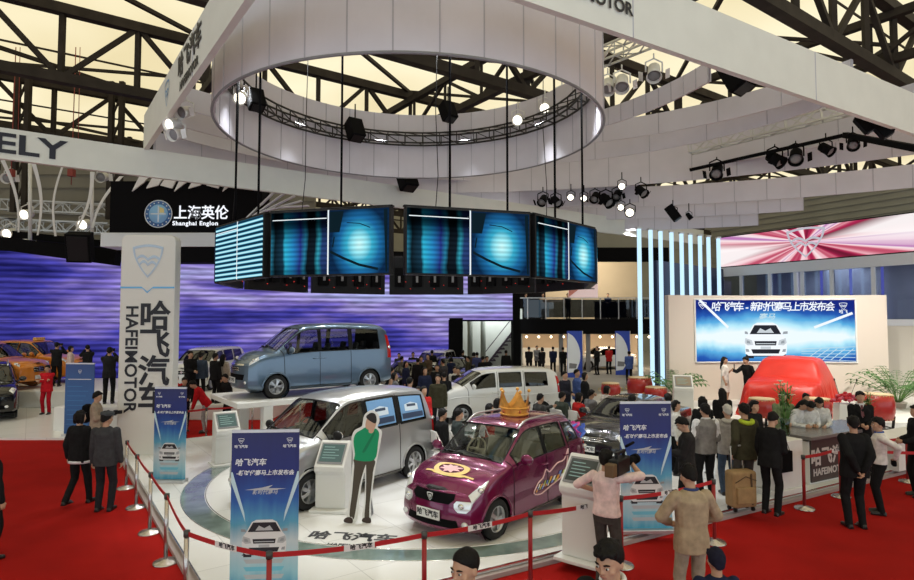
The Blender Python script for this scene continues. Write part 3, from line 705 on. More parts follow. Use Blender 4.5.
for k in range(7): mb.cyl((.7 + 1.3 * k, -sg * 2.9, 3.1), (.7 + 1.3 * k, -sg * 2.9, 5.8), .06, 8)
mb.obj('violet_light_tube', emat('violet_tube', (0.2, 0.2, 0.75), 0.8), t2)
mb = MB().box(-.2, -.1, 0, LW + .5, .1, 3.1); mb.obj('lower_wall', mat('cream_wall', (0.62, 0.58, 0.52), 0.6), t2)
mb = MB().ell((6.2, -sg * 2.0, 5.75), (.16, .16, .08)); mb.ell((2, -sg * 2.0, 5.75), (.1, .1, .05)); mb.obj('ceiling_lamp', emat('warm_lamp', (1.0, 0.75, 0.4), 4), t2)
# ================================================================ light tubes
M_TUBE = emat('cyan_white_tube', (0.55, 0.80, 1.0), 1.05)
tube_px = [640, 651.5, 661.5, 672.5, 682.5, 691.5, 701, 709.5, 719.5]
ordn = ['first', 'second', 'third', 'fourth', 'fifth', 'sixth', 'seventh', 'eighth', 'ninth', 'tenth', 'eleventh', 'twelfth', 'thirteenth', 'fourteenth', 'fifteenth', 'sixteenth', 'seventeenth', 'eighteenth', 'nineteenth', 'twentieth']
for k, px in enumerate(tube_px):
    Yt = 23.6 + .55 * k; p = D(px, 300, Yt); hw = .066
    tp = D(px, 229 + 1.2 * k, Yt).z
    tt = thing('light_tube', 'tall glowing blue-white light tube, %s from the left of the row of nine' % ordn[k], 'light tube', (p.x, Yt, .12), 0, 'row of glowing light tubes')
    MB().box(-hw, -hw, .12, hw, hw, tp - .12).obj('glowing_tube', M_TUBE, tt)
    MB().box(-.12, -.12, 0, .12, .12, .12).box(-.1, -.1, tp - .12, .1, .1, tp - .04).obj('end_cap', M_ALU, tt)
p = D(655, 300, 25.0); q = D(722, 300, 29.5)
mb = MB().bar(Vector((p.x, p.y, 2.9)), Vector((q.x, q.y, 2.9)), .2, 5.8); o = mb.obj('backdrop_panel', M_NAVY); tag(o, 'dark navy backdrop panel behind the glowing light tubes', 'panel')
# ================================================================ two-storey booth in the middle background
Yb = 38.0
bx = lambda px: D(px, 300, Yb).x
bz = lambda py: D(560, py, Yb).z
t = thing('two_storey_booth', 'two-storey exhibition booth with balcony behind the white van', 'booth', (bx(520), Yb, 0), 0)
ox = t.location.x
X0, X1 = bx(519) - ox, bx(668) - ox
mb = MB().box(X0, 6.0, 0, X1, 6.2, bz(250)); mb.obj('back_wall', M_TAN, t)
mb = MB().box(X0 - .2, -.2, bz(334), X1, 6, bz(319)); mb.obj('upper_floor_slab', M_MATTEBLACK, t)
mb = MB().box(X0 - 1.0, -.3, bz(262), X1, .0, bz(248)); mb.obj('dark_header', M_MATTEBLACK, t)
mb = MB().box(X0 - 1.0, .5, bz(248), X1 + 1, .7, bz(200)); mb.obj('grey_header', M_GREYWALL, t)
for px in (519, 561, 588, 640): MB().box(bx(px) - ox - .12, 0, 0, bx(px) - ox + .12, .25, bz(320)).obj('column', M_GREY if px != 519 else M_MATTEBLACK, t)
mb = MB(); zr0, zr1 = bz(319), bz(298)
for k in range(9): mb.box(X0 + .5 + k * 1.15, -.1, zr0, X0 + .56 + k * 1.15, -.04, zr1)
mb.bar((X0, -.07, zr1), (X1, -.07, zr1), .06); mb.obj('railing', M_ALU, t)
MB().box(X0 + .3, -.08, zr0 + .1, X1, -.06, zr1 - .1).obj('railing_glass', glassmat('smoked_glass', (.4, .45, .5), .6), t)
MB().box(X0 + .4, 3.5, bz(319), X0 + 2.2, 3.6, bz(285)).obj('dark_opening', M_MATTEBLACK, t); MB().box(X0 + 5.6, 3.5, bz(319), X0 + 9, 3.6, bz(300)).obj('dark_opening', M_MATTEBLACK, t)
mb = MB().box(X0, 5.7, 0, X1, 5.9, bz(334)); mb.obj('shop_wall', mat('warm_shop_wall', (0.62, 0.47, 0.33), 0.6, var=.1, vscale=.4), t)
mb = MB().box(X0 + .2, 5.3, bz(372), X0 + 5.0, 5.5, bz(352)); mb.obj('white_counter', M_WHITE, t)
mb = MB()
for k in range(13): mb.ell((X0 + .5 + k * .78, .3, bz(337)), (.07, .07, .07), 8, 6)
mb.obj('shop_lamp', emat('shop_lamp', (1, .85, .6), 7), t)
# steps left of the booth
mb = MB()
for k in range(12): mb.box(-2.6 + k * .16, -.6, .26 * k, -.6 + .0, .6, .26 * (k + 1)) if False else mb.box(X0 - 2.4 + k * .19, -.6, .24 * k, X0 - 2.1 + k * .19, .8, .24 * k + .08)
mb.bar((X0 - 2.4, -.6, 1.0), (X0 - .1, -.6, 3.9), .05); mb.bar((X0 - 2.4, -.6, .1), (X0 - .1, -.6, 3.0), .12)
mb.box(X0 - 2.6, .9, 0, X0 - .1, 1.0, 3.4); mb.obj('staircase', mat('dark_violet_stairs', (0.045, 0.03, 0.05), .6), t)
# feather banners
M_FB = mat('banner_blue', (0.03, 0.07, 0.42), 0.6); M_FW = mat('banner_pale', (0.80, 0.84, 0.88), 0.6, emit=(0.7, 0.8, 0.9), estr=0.0)
for k, (px, y0, y1) in enumerate(((575, 331, 395), (623, 331, 385))):
    Yf = 33.5 if k == 0 else 35.0; p = D(px, y1, Yf); h = D(px, y0, Yf).z - max(0.1, p.z)
    tt = thing('feather_banner', ('blue and white feather banner nearer the white van' if k == 0 else 'blue and white feather banner nearer the light tubes'), 'banner', (p.x, Yf, 0), 0, 'feather banners'); z0 = max(0.1, p.z)
    mb = MB(); ww = .42; mb.prism([(-ww, z0), (ww, z0), (ww, z0 + h), (-ww, z0 + h)], 0, .03, 0, MX); mb.obj('flag', M_FB, tt)
    pts = [(-ww + .15 + .65 * math.sin(PI * i / 14) ** 0.7 * (0.2 + .8 * (i / 14)) * 1.0 * (1 if i else 0), z0 + .3 + (h - .35) * i / 14) for i in range(15)]
    poly = [(-ww + .02, z0 + .25)] + [(-ww + .05 + .68 * math.sin(PI * min(1, .12 + .88 * i / 14)) ** .6, z0 + .3 + (h - .4) * i / 14) for i in range(15)] + [(-ww + .02, z0 + h * .8)]
    mb = MB().prism(poly, .031, .036, 0, MX); mb.prism([(-ww + .1, z0 + .5), (ww - .35, z0 + .5), (ww - .3, z0 + .75), (-ww + .12, z0 + .8)], .037, .04, 1, MX); mb.obj('white_leaf', [M_FW, M_GREY], tt)
    MB().cyl((ww + .03, 0, 0), (ww + .03, 0, z0 + h), .02, 8).cbox((ww, 0, .02), (.5, .5, .04)).obj('pole', M_ALU, tt)
# poster sign with red lettering on the balcony
p = D(583, 278, 33); mb = MB().cbox((0, 0, 0), (1.62, .06, 2.15), 0)
M_ = face_M((0, -.035, 0), (1, 0, 0)); mb.text('汽车', .62, M_ @ Matrix.Translation((.2, -.2, 0)), 1, .004, .01); mb.text('QICHE', .18, M_ @ Matrix.Translation((.2, -.62, 0)), 1, .004) if False else None
mb.add([(-.8, -.36, .004), (.1, -.36, .004), (-.8, -1.05, .004)], [(0, 1, 2)], 2, False, M_); mb.box(-.2, -.036, -.62, .62, -.034, -.57, 1)
o = mb.obj('hanging_poster', [mat('poster_pale', (0.62, 0.48, 0.47), .5, emit=(.62, .45, .45), estr=.35), M_INK, mat('poster_red', (0.6, 0.2, 0.15), .5)]); o.location = p
tag(o, 'pale pink poster with black Chinese characters hanging right of the rightmost screen', 'poster')
# ================================================================ spotlights and lamps hung in the canopy
M_LAMPON = emat('lit_lamp', (1.0, .93, .78), 3.0); M_LAMPW = mat('lamp_white_body', (.7, .7, .68), .4)
def spotlight(px, py, Y, label, lit=False, s=1.0, aim=(0, -.5, -1), m=None, box=False, group='canopy lamps', drop=.5):
    p = D(px, py, Y); t = thing('loudspeaker' if box else 'spotlight', label, 'loudspeaker' if box else 'spotlight', p, 0, group); d = Vector(aim).normalized(); q = d.to_track_quat('Z', 'Y').to_matrix().to_4x4(); m = m or M_MATTEBLACK
    if box:
        mb = MB().cbox((0, 0, 0), (.42 * s, .36 * s, .6 * s), 0, 0, q); mb.obj('cabinet', m, t, .03)
        MB().cbox((0, 0, .31 * s), (.3 * s, .26 * s, .03), 0, 0, q).obj('grille', M_BLACK, t)
    else:
        MB().lathe([(.07 * s, -.20 * s), (.12 * s, -.16 * s), (.13 * s, .10 * s), (.155 * s, .20 * s), (.145 * s, .20 * s), (.12 * s, .10 * s)], 18, 0, q).obj('lamp_can', m, t)
        MB().lathe([(.125 * s, .13 * s), (.09 * s, .16 * s), (0, .17 * s)], 16, 0, q).obj('lens', M_LAMPON if lit else M_GREY, t)
        for k in (1, -1): MB().cbox((k * .15 * s, 0, .24 * s), (.10 * s, .20 * s, .01), 0, k * 0, q @ Matrix.Rotation(k * .6, 4, 'Y')).obj('barn_door', m, t) if not lit else None
    MB().tube([(-.17 * s, 0, 0), (-.17 * s, 0, .2 * s), (0, 0, .28 * s), (.17 * s, 0, .2 * s), (.17 * s, 0, 0)], .018 * s, 6).cyl((0, 0, .28 * s), (0, 0, drop), .02, 6).obj('yoke', m, t)
    return t
A_ = (-.2, -.7, -.7)
for px, py, lb in ((545, 107, 'white lit lamp inside the ring at right, middle of the three'), (518, 119, 'white lit lamp inside the ring at right, nearest the middle'), (562, 95, 'white lit lamp inside the ring at right, nearest the rim'), (241, 97, 'bright lit lamp inside the left rim of the ring')):
    spotlight(px, py, 17.3 if px > 300 else 14.2, lb, True, 1.05, (.1 if px < 300 else -.2, -.8, -.5), M_LAMPW)
for px, py, Y, s, lb in ((256, 100, 14.8, .9, 'black loudspeaker hanging inside the left rim of the ring'), (355, 130, 18.0, 1.1, 'black loudspeaker hanging under the ring truss, above the second screen'), (448, 112, 18.4, 1.0, 'black loudspeaker on the far side of the ring truss'), (407, 179, 20.2, 1.3, 'black angled loudspeaker on the white fascia above the gap between two screens'), (736, 76, 15.0, 1.4, 'black box loudspeaker between two canopy bands just under the long beam')):
    spotlight(px, py, Y, lb, box=True, s=s, aim=(.3, -.4, -1), drop=.8, group='hanging loudspeakers')
BS = [(543, 200, 22.5), (556, 201, 22.8), (595, 197, 23.3), (606, 200, 23.5), (617, 195, 23.6), (641, 191, 21.0), (717, 171, 21.0), (775, 159, 19.8), (796, 156, 19.3), (826, 149, 18.5), (853, 143, 17.8)]
for k, (px, py, Y) in enumerate(BS): spotlight(px, py, Y, 'black spotlight, %s from the left of the row under the right canopy' % ordn[k], False, 1.5 if k in (3, 6, 7, 8) else 1.15, (.5 if k % 2 else -.5, -.8, -.8))
for k, (px, py, Y) in enumerate(((673, 213, 23.0), (689, 216, 23.5), (865, 123, 14.6), (882, 128, 14.4))): spotlight(px, py, Y, ('black lamp box under the canopy hem just above the light tubes', 'small black lamp right of the lamp box above the light tubes', 'left black lamp box hanging under the long beam at far right', 'right black lamp box hanging under the long beam at far right')[k], False if k == 1 else False, (1.0, .7, .8, .8)[k], box=k != 1, aim=(.6, -.3, -1))
for k, (px, py, Y) in enumerate(((571, 197, 22.6), (584, 198, 22.8), (622, 186, 21.5), (621, 207, 23.0), (630, 212, 23.0))): spotlight(px, py, Y, 'glowing warm spotlight, %s from the left under the canopy right of the screens' % ordn[k], True, 1.2 if k == 4 else .9, (-.35, -1, -.35))
for k, (px, py, Y, s) in enumerate(((622, 83, 15.8, 1.3), (608, 86, 16.0, 1.2), (654, 72, 15.6, 1.3), (791, 95, 16.5, 1.3))): spotlight(px, py, Y, ('silver-white lamp right of the ring, middle of three', 'silver-white lamp hanging closest to the ring outside its right edge', 'silver-white lamp right of the ring, furthest from it', 'bright white lamp between the canopy and the long beam')[k], k == 3, s, (-.2, -.6, -.8), M_LAMPW)
for k, (px, py) in enumerate(((174, 124), (186, 112), (178, 134))): spotlight(px, py, 13.6, ('lit lamp behind the slanted white beam, left of three', 'white lamp behind the slanted white beam, topmost of three', 'white lamp behind the slanted white beam, lowest of three')[k], k == 0, 1.0, (-.3, -.9, -.4), M_LAMPW)
for k, (px, py) in enumerate(((10, 233), (27, 214), (29, 243), (85, 224), (103, 177), (10, 178))): spotlight(px, py, 25.5, ('lit lamp at the far left just above the violet wall', 'lit lamp beside the white pole at far left', 'small lit lamp at the foot of the white pole at far left', 'lit lamp beside the slanted ribbons, left of the black sign', 'white lamp hooked under the header left of the black sign', 'white lamp at the far left under the ELY letters')[k], k < 4, 1.5, (.1, -1, -.3), M_LAMPW)
# ================================================================ vehicles
M_TYRE = mat('tyre_rubber', (0.012, 0.012, 0.013), 0.8)
M_RIM = mat('alloy_rim', (0.50, 0.51, 0.53), 0.28, 0.9)
M_LENS = mat('headlamp_lens', (0.72, 0.74, 0.76), 0.08, 0.35, coat=1.0)
M_AMBER = mat('amber_lens', (0.6, 0.22, 0.03), 0.2)
M_TAIL = mat('red_lens', (0.45, 0.01, 0.01), 0.2)
M_CABIN = mat('cabin_dark', (0.02, 0.02, 0.022), 0.8)
M_SEAT = mat('seat_beige', (0.50, 0.46, 0.34), 0.8, var=.1)
M_SEATD = mat('seat_dark', (0.05, 0.05, 0.055), 0.8, var=.1)
M_SEAM2 = mat('panel_gap', (0.008, 0.008, 0.009), 0.8)
M_PLATE = mat('plate_white', (0.72, 0.72, 0.72), 0.5)
M_GLASS_CLEAR = glassmat('car_glass_clear', (0.86, 0.90, 0.88), .70)
M_GLASS_TINT = glassmat('car_glass_tinted', (0.75, 0.8, 0.8), .22)
def paint(name, col, metal=0.25, rough=0.28): return mat(name, col, rough, metal, coat=0.8)
def cr(p0, p1, p2, p3, t, k=0.5):
    m1 = (p2 - p0) * k; m2 = (p3 - p1) * k; t2 = t * t; t3 = t2 * t
    return p1 * (2 * t3 - 3 * t2 + 1) + m1 * (t3 - 2 * t2 + t) + p2 * (-2 * t3 + 3 * t2) + m2 * (t3 - t2)
class CarSurf:
    """control net -> smooth half body surface. S(u, v, side): u along the car (columns), v round the section (rows 0..7)"""
    def __init__(s, cols, W, bulge=(.10, .06), k=0.36):
        hw = W / 2; s.W = W; s.cols = cols; s.bulge = bulge; s.k = k; net = []
        for c in cols:
            xl, xb, xr, wf, wr, zb, zm, zbelt, zre, zrc = c
            w = hw * wf
            net.append([Vector((xl, 0, zb)), Vector((xl, w * .93, zb)), Vector((xl, w * .995, zb + (zm - zb) * .5)), Vector((xl, w, zm)), Vector((xb, w * .965, zbelt)),
                        Vector((xr, hw * wr, zre)), Vector((xr - (.04 if xr < cols[-1][0] * .5 else -.03), hw * wr * .55, zrc - (zrc - zre) * .2)), Vector((xr - (.07 if xr < cols[-1][0] * .5 else -.05), 0, zrc))])
        s.net = net; s.nc = len(net)
    def S(s, u, v, side=1):
        i = min(int(u), s.nc - 2); tu = u - i; j = min(int(v), 6); tv = v - j
        pts = []
        for jj in (j - 1, j, j + 1, j + 2):
            mir = jj > 7
            q = 14 - jj if mir else max(0, jj)
            P = lambda a: s.net[min(max(a, 0), s.nc - 1)][q]
            p = cr(P(i - 1), P(i), P(i + 1), P(i + 2), tu, s.k)
            if mir: p = Vector((p.x, -p.y, p.z))
            pts.append(p)
        p = cr(*pts, tv, s.k)
        return Vector((p.x, p.y * side, p.z))
def lin(a, b, n): return [a + (b - a) * i / n for i in range(n + 1)]
def build_car(name, label, cat, spec, loc, heading, group=None):
    """heading: direction (x,y) the car's nose points to. local: x from nose to tail, centred"""
    W = spec['W']; cols = spec['cols']; L = cols[-1][0]; cs = CarSurf(cols, W, spec.get('bulge', (.12, .05)), spec.get('k', .36)); nc = cs.nc
    h = Vector(heading).normalized(); rz = math.atan2(-h.y, -h.x)
    root = thing(name, label, cat, loc, rz, group)
    OX = L / 2
    pm = spec['paint']; wr = spec['wheel_r']; wx = spec['wheels']; ra = wr * 1.16
    # --- parameter lines
    us = set(); vs = set(float(x) for x in (0, 1, 1.5, 2, 2.5, 3, 3.35, 3.7, 4, 4.5, 5, 5.5, 6, 6.5, 7))
    n_per = spec.get('n', 7)
    for i in range(nc - 1):
        for t in range(n_per): us.add(round(i + t / n_per, 4))
    us.add(float(nc - 1))
    for (nm, u0, u1, v0, v1) in spec['windows']:
        us.update((round(u0, 4), round(u1, 4))); vs.update((v0, v1))
    for d in spec.get('doors', []): us.update((round(d[1], 4), round(d[2], 4)))
    if 'hood' in spec: us.update(spec['hood'])
    us = sorted(us); vs = sorted(vs)
    def inwin(u, v):
        for w_ in spec['windows']:
            if w_[1] < u < w_[2] and w_[3] < v < w_[4]: return w_[0]
        return None
    parts = {}
    def P(u, v, sd):
        p = cs.S(u, v, sd); return Vector((p.x - OX, p.y, p.z))
    arch_c = [Vector((x - OX, 0, wr)) for x in wx]
    def in_arch(p, f=1.0):
        for c in arch_c:
            if abs(p.y) > W * .27 and p.z < wr * 2.6 and (Vector((p.x, 0, p.z)) - c).length < ra * f: return c
        return None
    def part_of(u, v, sd):
        w_ = inwin(u, v)
        if w_: return w_ + ('' if w_ in ('windshield', 'rear_window') else '#%d' % sd)
        for d in spec.get('doors', []):
            if d[1] < u < d[2] and 1.4 < v < 4.95: return d[0] + '#%d' % sd
        if 'hood' in spec and spec['hood'][0] < u < spec['hood'][1] and v > 4.5: return 'hood'
        return 'body'
    grid = {}
    for sd in (1, -1):
        for i, u in enumerate(us):
            for j, v in enumerate(vs):
                p = P(u, v, sd)
                if v <= 4.0:
                    c = in_arch(p, 1.0)
                    if c is not None and v >= 1.0 and v<=3.9:
                        d = Vector((p.x, 0, p.z)) - c; dn = d.length or 1e-3; d = d / dn * ra
                        grid[sd, i, j] = (p, Vector((c.x + d.x, p.y, max(c.z + d.z, p.z if False else c.z + d.z))))
                        continue
                grid[sd, i, j] = (p, p)
    def put(key, q, flip):
        mb = parts.setdefault(key, {'v': {}, 'mb': MB()})
        idx = []
        for k, p in q:
            if k not in mb['v']: mb['v'][k] = len(mb['mb'].v); mb['mb'].v.append(p)
            idx.append(mb['v'][k])
        if flip: idx = idx[::-1]
        if len(set(idx)) < 3: return
        mb['mb'].f.append(tuple(idx)); mb['mb'].m.append(0); mb['mb'].sm.append(True)
    for sd in (1, -1):
        for i in range(len(us) - 1):
            for j in range(len(vs) - 1):
                um = (us[i] + us[i + 1]) / 2; vm = (vs[j] + vs[j + 1]) / 2
                ks = [(i, j), (i + 1, j), (i + 1, j + 1), (i, j + 1)]
                c = sum((grid[sd, a, b][0] for a, b in ks), Vector()) / 4
                allin = all(in_arch(grid[sd, a, b][0]) is not None for a, b in ks)
                if allin or in_arch(c, .93) is not None: continue
                q = []
                for a, b in ks:
                    key = (a, b, sd if vs[b] not in (0.0, 7.0) else 0)
                    q.append((key, grid[sd, a, b][1]))
                put(part_of(um, vm, sd), q, sd < 0)
    # --- front and rear caps
    for end in (0, 1):
        i = 0 if end == 0 else len(us) - 1; sgn = -1 if end == 0 else 1; bl = cs.bulge[end]; key = 'front_bumper' if end == 0 else 'tailgate'
        mb = parts.setdefault(key, {'v': {}, 'mb': MB()})['mb']; nT = 12
        rows = []
        for j, v in enumerate(vs):
            a = grid[1, i, j][0]; rows.append([Vector((a.x + sgn * bl * (1 - (1 - 2 * t / nT) ** 2) * spec.get('capk', lambda z: 1.0)(a.z), a.y * (1 - 2 * t / nT), a.z + 0.0)) for t in range(nT + 1)])
        o = len(mb.v); mb.v += [p for r_ in rows for p in r_]; m_ = nT + 1
        for r_ in range(len(rows) - 1):
            for t in range(nT):
                f = (o + r_ * m_ + t, o + r_ * m_ + t + 1, o + (r_ + 1) * m_ + t + 1, o + (r_ + 1) * m_ + t)
                mb.f.append(f if end == 0 else f[::-1]); mb.m.append(0); mb.sm.append(True)
    body_mats = {'windshield': spec['glass'], 'rear_window': spec['glass2']}
    made = {}
    order = sorted(parts, key=lambda k: k != 'body')
    for key in order:
        base = key.split('#')[0]; mb = parts[key]['mb']
        if not mb.f: continue
        iswin = base in ('windshield', 'rear_window') or base.endswith('window')
        m_ = (spec['glass'] if base == 'windshield' or base == 'front_window' else spec['glass2']) if iswin else (spec.get('paint2', pm) if base == 'front_bumper' and 'paint2' in spec else pm)
        nm = {'front_window': 'side_window', 'middle_window': 'side_window', 'back_window': 'side_window', 'front_door': 'door', 'rear_door': 'door', 'quarter_window': 'side_window'}.get(base, base)
        o = mb.obj(nm, m_, root); made[key] = o
        if iswin: o.location = (0, 0, 0)
    # window seals: thin dark outline of each pane; door gaps
    def line(u0, v0, u1, v1, sd, n=14): return [P(u0 + (u1 - u0) * t / n, v0 + (v1 - v0) * t / n, sd) for t in range(n + 1)]
    for sd in (1, -1):
        for d in spec.get('doors', []):
            o = made.get('%s#%d' % (d[0], sd))
            if o is None: continue
            mb = MB(); e = [l for l in (line(d[1], 1.4, d[1], 4.95, sd), line(d[2], 1.4, d[2], 4.95, sd), line(d[1], 1.4, d[2], 1.4, sd))]
            for l in e:
                l = [p + Vector((0, .001 * sd, 0)) for p in l if in_arch(p) is None]
                if len(l) > 2: mb.tube(l, .007, 5)
            mb.obj('door_gap', M_SEAM2, o)
            uh = d[1] + (d[2] - d[1]) * d[3]; p = P(uh, 3.75, sd)
            hb = MB().tube([p + Vector((-.09, 0, 0)), p + Vector((-.06, .03 * sd, 0)), p + Vector((.06, .03 * sd, 0)), p + Vector((.09, 0, 0))], .014, 6)
            hb.obj('door_handle', spec.get('handle', pm), o)
    for w_ in spec['windows']:
        for sd in (1, -1):
            o = made.get(w_[0] if w_[0] in ('windshield', 'rear_window') else '%s#%d' % (w_[0], sd))
            if o is None: continue
            if w_[0] in ('windshield', 'rear_window'):
                if sd < 0: continue
                l = line(w_[1], w_[3], w_[1], 7, 1) + [Vector((p.x, -p.y, p.z)) for p in line(w_[1], 7, w_[1], w_[3], 1)][1:] + [Vector((p.x, -p.y, p.z)) for p in line(w_[1], w_[3], w_[2], w_[3], 1)][1:]
                l += [Vector((p.x, -p.y, p.z)) for p in line(w_[2], w_[3], w_[2], 7, 1)][1:] + line(w_[2], 7, w_[2], w_[3], 1)[1:] + line(w_[2], w_[3], w_[1], w_[3], 1)[1:-1]
            else:
                l = line(w_[1], w_[3], w_[2], w_[3], sd) + line(w_[2], w_[3], w_[2], w_[4], sd)[1:] + line(w_[2], w_[4], w_[1], w_[4], sd)[1:] + line(w_[1], w_[4], w_[1], w_[3], sd)[1:-1]
            MB().tube(l, .011, 5, closed=True).obj('window_seal', M_BLACK, o)
    # --- inner lining
    lin_ = MB()
    for key, d in parts.items():
        base = key.split('#')[0]
        if base in ('windshield', 'rear_window') or base.endswith('window'): continue
        bm = d['mb']; me_n = [Vector() for _ in bm.v]
        for f in bm.f:
            if len(f) >= 3:
                n_ = (bm.v[f[1]] - bm.v[f[0]]).cross(bm.v[f[2]] - bm.v[f[0]])
                for k in f: me_n[k] += n_
        cen = Vector((0, 0, .8)); o = len(lin_.v)
        for p, n_ in zip(bm.v, me_n):
            n_ = n_.normalized() if n_.length > 0 else Vector()
            if n_.dot(p - cen) < 0: n_ = -n_
            lin_.v.append(p - n_ * .03)
        for f in bm.f: lin_.f.append(tuple(o + k for k in f)); lin_.m.append(0); lin_.sm.append(False)
    lin_.obj('inner_lining', M_CABIN, root)
    # --- wheels
    wz = wr
    for x in wx:
        for sd in (1, -1):
            yy = sd * (W / 2 - .10); wt = bpy.data.objects.new('wheel', None); C.objects.link(wt); wt.parent = root; wt.location = (x - OX, yy, wz)
            wt.rotation_euler = (PI / 2 * -sd, 0, spec.get('steer', 0) if x == wx[0] else 0)
            tw = .095
            MB().lathe([(wr * .66, -tw), (wr * .93, -tw), (wr, -tw * .6), (wr, tw * .6), (wr * .93, tw), (wr * .66, tw), (wr * .62, 0), (wr * .66, -tw)], 36).obj('tyre', M_TYRE, wt)
            mb = MB().lathe([(wr * .66, -tw * .8), (wr * .66, tw * .92), (wr * .60, tw * .95), (wr * .57, tw * .4), (wr * .56, -tw * .2)], 32)
            for k in range(spec.get('spokes', 5)):
                a = 2 * PI * k / spec.get('spokes', 5); c_, s_ = math.cos(a), math.sin(a)
                for off in ((-.055, .055) if spec.get('twin') else (0,)):
                    ca = a + off * 3; p1 = Vector((wr * .12 * math.cos(a), wr * .12 * math.sin(a), tw * .75)); p2 = Vector((wr * .6 * math.cos(ca), wr * .6 * math.sin(ca), tw * .55))
                    mb.bar(p1, p2, wr * (.10 if spec.get('twin') else .20), .03)
            mb.lathe([(wr * .16, tw * .4), (wr * .16, tw * .85), (wr * .08, tw * .95), (0, tw * .95)], 16)
            mb.obj('rim', M_RIM, wt)
            MB().lathe([(wr * .57, -tw * .3), (0, -tw * .3)], 24).obj('brake_disc', M_GREY, wt)
            # wheel well
            c = Vector((x - OX, 0, wr)); mb = MB(); n = 18; A = []; 
            for k in range(n + 1):
                t = PI * (-.12 + 1.24 * k / n); A.append([Vector((c.x + ra * 1.01 * math.cos(t), sd * (W / 2 - .02), max(.1, c.z + ra * 1.01 * math.sin(t)))), Vector((c.x + ra * 1.01 * math.cos(t), sd * (W / 2 - .36), max(.1, c.z + ra * 1.01 * math.sin(t))))])
            mb.grid(A); mb.add([c + Vector((0, sd * (W / 2 - .36), 0))] + [a[1] for a in A], [(0, k + 1, k + 2) for k in range(n)]); mb.obj('wheel_well', M_MATTEBLACK, root)
            # fender lip
            l = []
            for k in range(21):
                t = PI * (-.02 + 1.04 * k / 20); px, pz = c.x + ra * 1.0 * math.cos(t), c.z + ra * 1.0 * math.sin(t)
                l.append((px, pz))
            def side_y(px, pz):
                best = None
                for i, u in enumerate(us):
                    for j, v in enumerate(vs):
                        if 1.0 <= v <= 4.2:
                            p = grid[sd, i, j][0]; dd = (p.x - px) ** 2 + (p.z - pz) ** 2
                            if best is None or dd < best[0]: best = (dd, p.y)
                return best[1]
            MB().tube([Vector((a, side_y(a, b) + sd * .004, b)) for a, b in l], .022, 6).obj('wheel_arch_lip', spec.get('lip', pm), root)
    # --- cabin
    sm_ = spec.get('seat', M_SEATD); zf = cols[3][5] + .12
    for (sx, rows_y) in spec['seats']:
        for sy in rows_y:
            mb = MB(); wS = spec.get('seat_w', .46)
            mb.cbox((sx - OX, sy, zf + .27), (.48, wS, .16)); mb.cbox((0, 0, .3), (.13, wS, .58), 0, 0, Matrix.Translation((sx + .27 - OX, sy, zf + .28)) @ Matrix.Rotation(R(14), 4, 'Y'))
            mb.cbox((0, 0, .68), (.10, wS * .55, .18), 0, 0, Matrix.Translation((sx + .27 - OX, sy, zf + .28)) @ Matrix.Rotation(R(14), 4, 'Y'))
            mb.obj('seat', sm_, root, .04)
    sx = spec['seats'][0][0] - .48; cowl = spec['dash']; 
    mb = MB().cbox((cowl[0] - OX, 0, cowl[1] - .15), (.42, W * .78, .30)); mb.obj('dashboard', spec.get('dashm', M_SEATD), root, .06)
    ws = Matrix.Translation((cowl[0] + .36 - OX, spec.get('driver', -.36), cowl[1] + .02)) @ Matrix.Rotation(R(-62), 4, 'Y')
    mb = MB(); mb.tube([ws @ Vector((.185 * math.cos(a), .185 * math.sin(a), 0)) for a in [2 * PI * k / 24 for k in range(24)]], .016, 6, closed=True)
    for a in (R(90), R(-90), R(0)): mb.bar(ws @ Vector((0, 0, -.03)), ws @ Vector((.18 * math.cos(a), .18 * math.sin(a), 0)), .03)
    mb.cyl(ws @ Vector((0, 0, -.03)), ws @ Vector((0, 0, -.35)), .03, 8); mb.ell(ws @ Vector((0, 0, -.01)), (.05, .05, .03)); mb.obj('steering_wheel', spec.get('wheelm', M_SEATD), root)
    MB().cbox((L * .52 - OX, 0, zf + .02), (L * .62, W * .86, .06)).obj('cabin_floor', M_CABIN, root)
    # --- mirrors
    if 'mirror' in spec:
        for sd in (1, -1):
            p = P(spec['mirror'][0], spec['mirror'][1], sd); mb = MB(); mb.bar(p, p + Vector((-.02, .10 * sd, .06)), .05); mb.ell(p + Vector((-.03, .17 * sd, .10)), (.06, .11, .085), 12, 8); m_ = mb.obj('wing_mirror', spec.get('mirrorm', pm), root)
            MB().ell(p + Vector((.018, .17 * sd, .10)), (.02, .09, .065), 12, 8).obj('mirror_glass', M_CHROME, m_)
    # --- nose details measured on the front cap / surface
    def cap(y, z, out=0.0, end=0):
        """point on the front (0) or rear (1) cap at lateral y and height z"""
        best = None; i = 0 if end == 0 else len(us) - 1
        for j in range(len(vs) - 1):
            a, b = grid[1, i, j][0], grid[1, i, j + 1][0]
            if a.z <= z <= b.z or b.z <= z <= a.z:
                if abs(b.z - a.z) < 1e-6: continue
                t = (z - a.z) / (b.z - a.z); p = a.lerp(b, t)
                if best is None or p.y > best.y: best = p
        if best is None: best = grid[1, i, 4][0]
        w_ = max(best.y, 1e-3); bl = cs.bulge[end] * spec.get('capk', lambda z: 1.0)(z); sg = -1 if end == 0 else 1
        t = min(1, abs(y) / w_); return Vector((best.x + sg * (bl * (1 - t * t) + out), y, z))
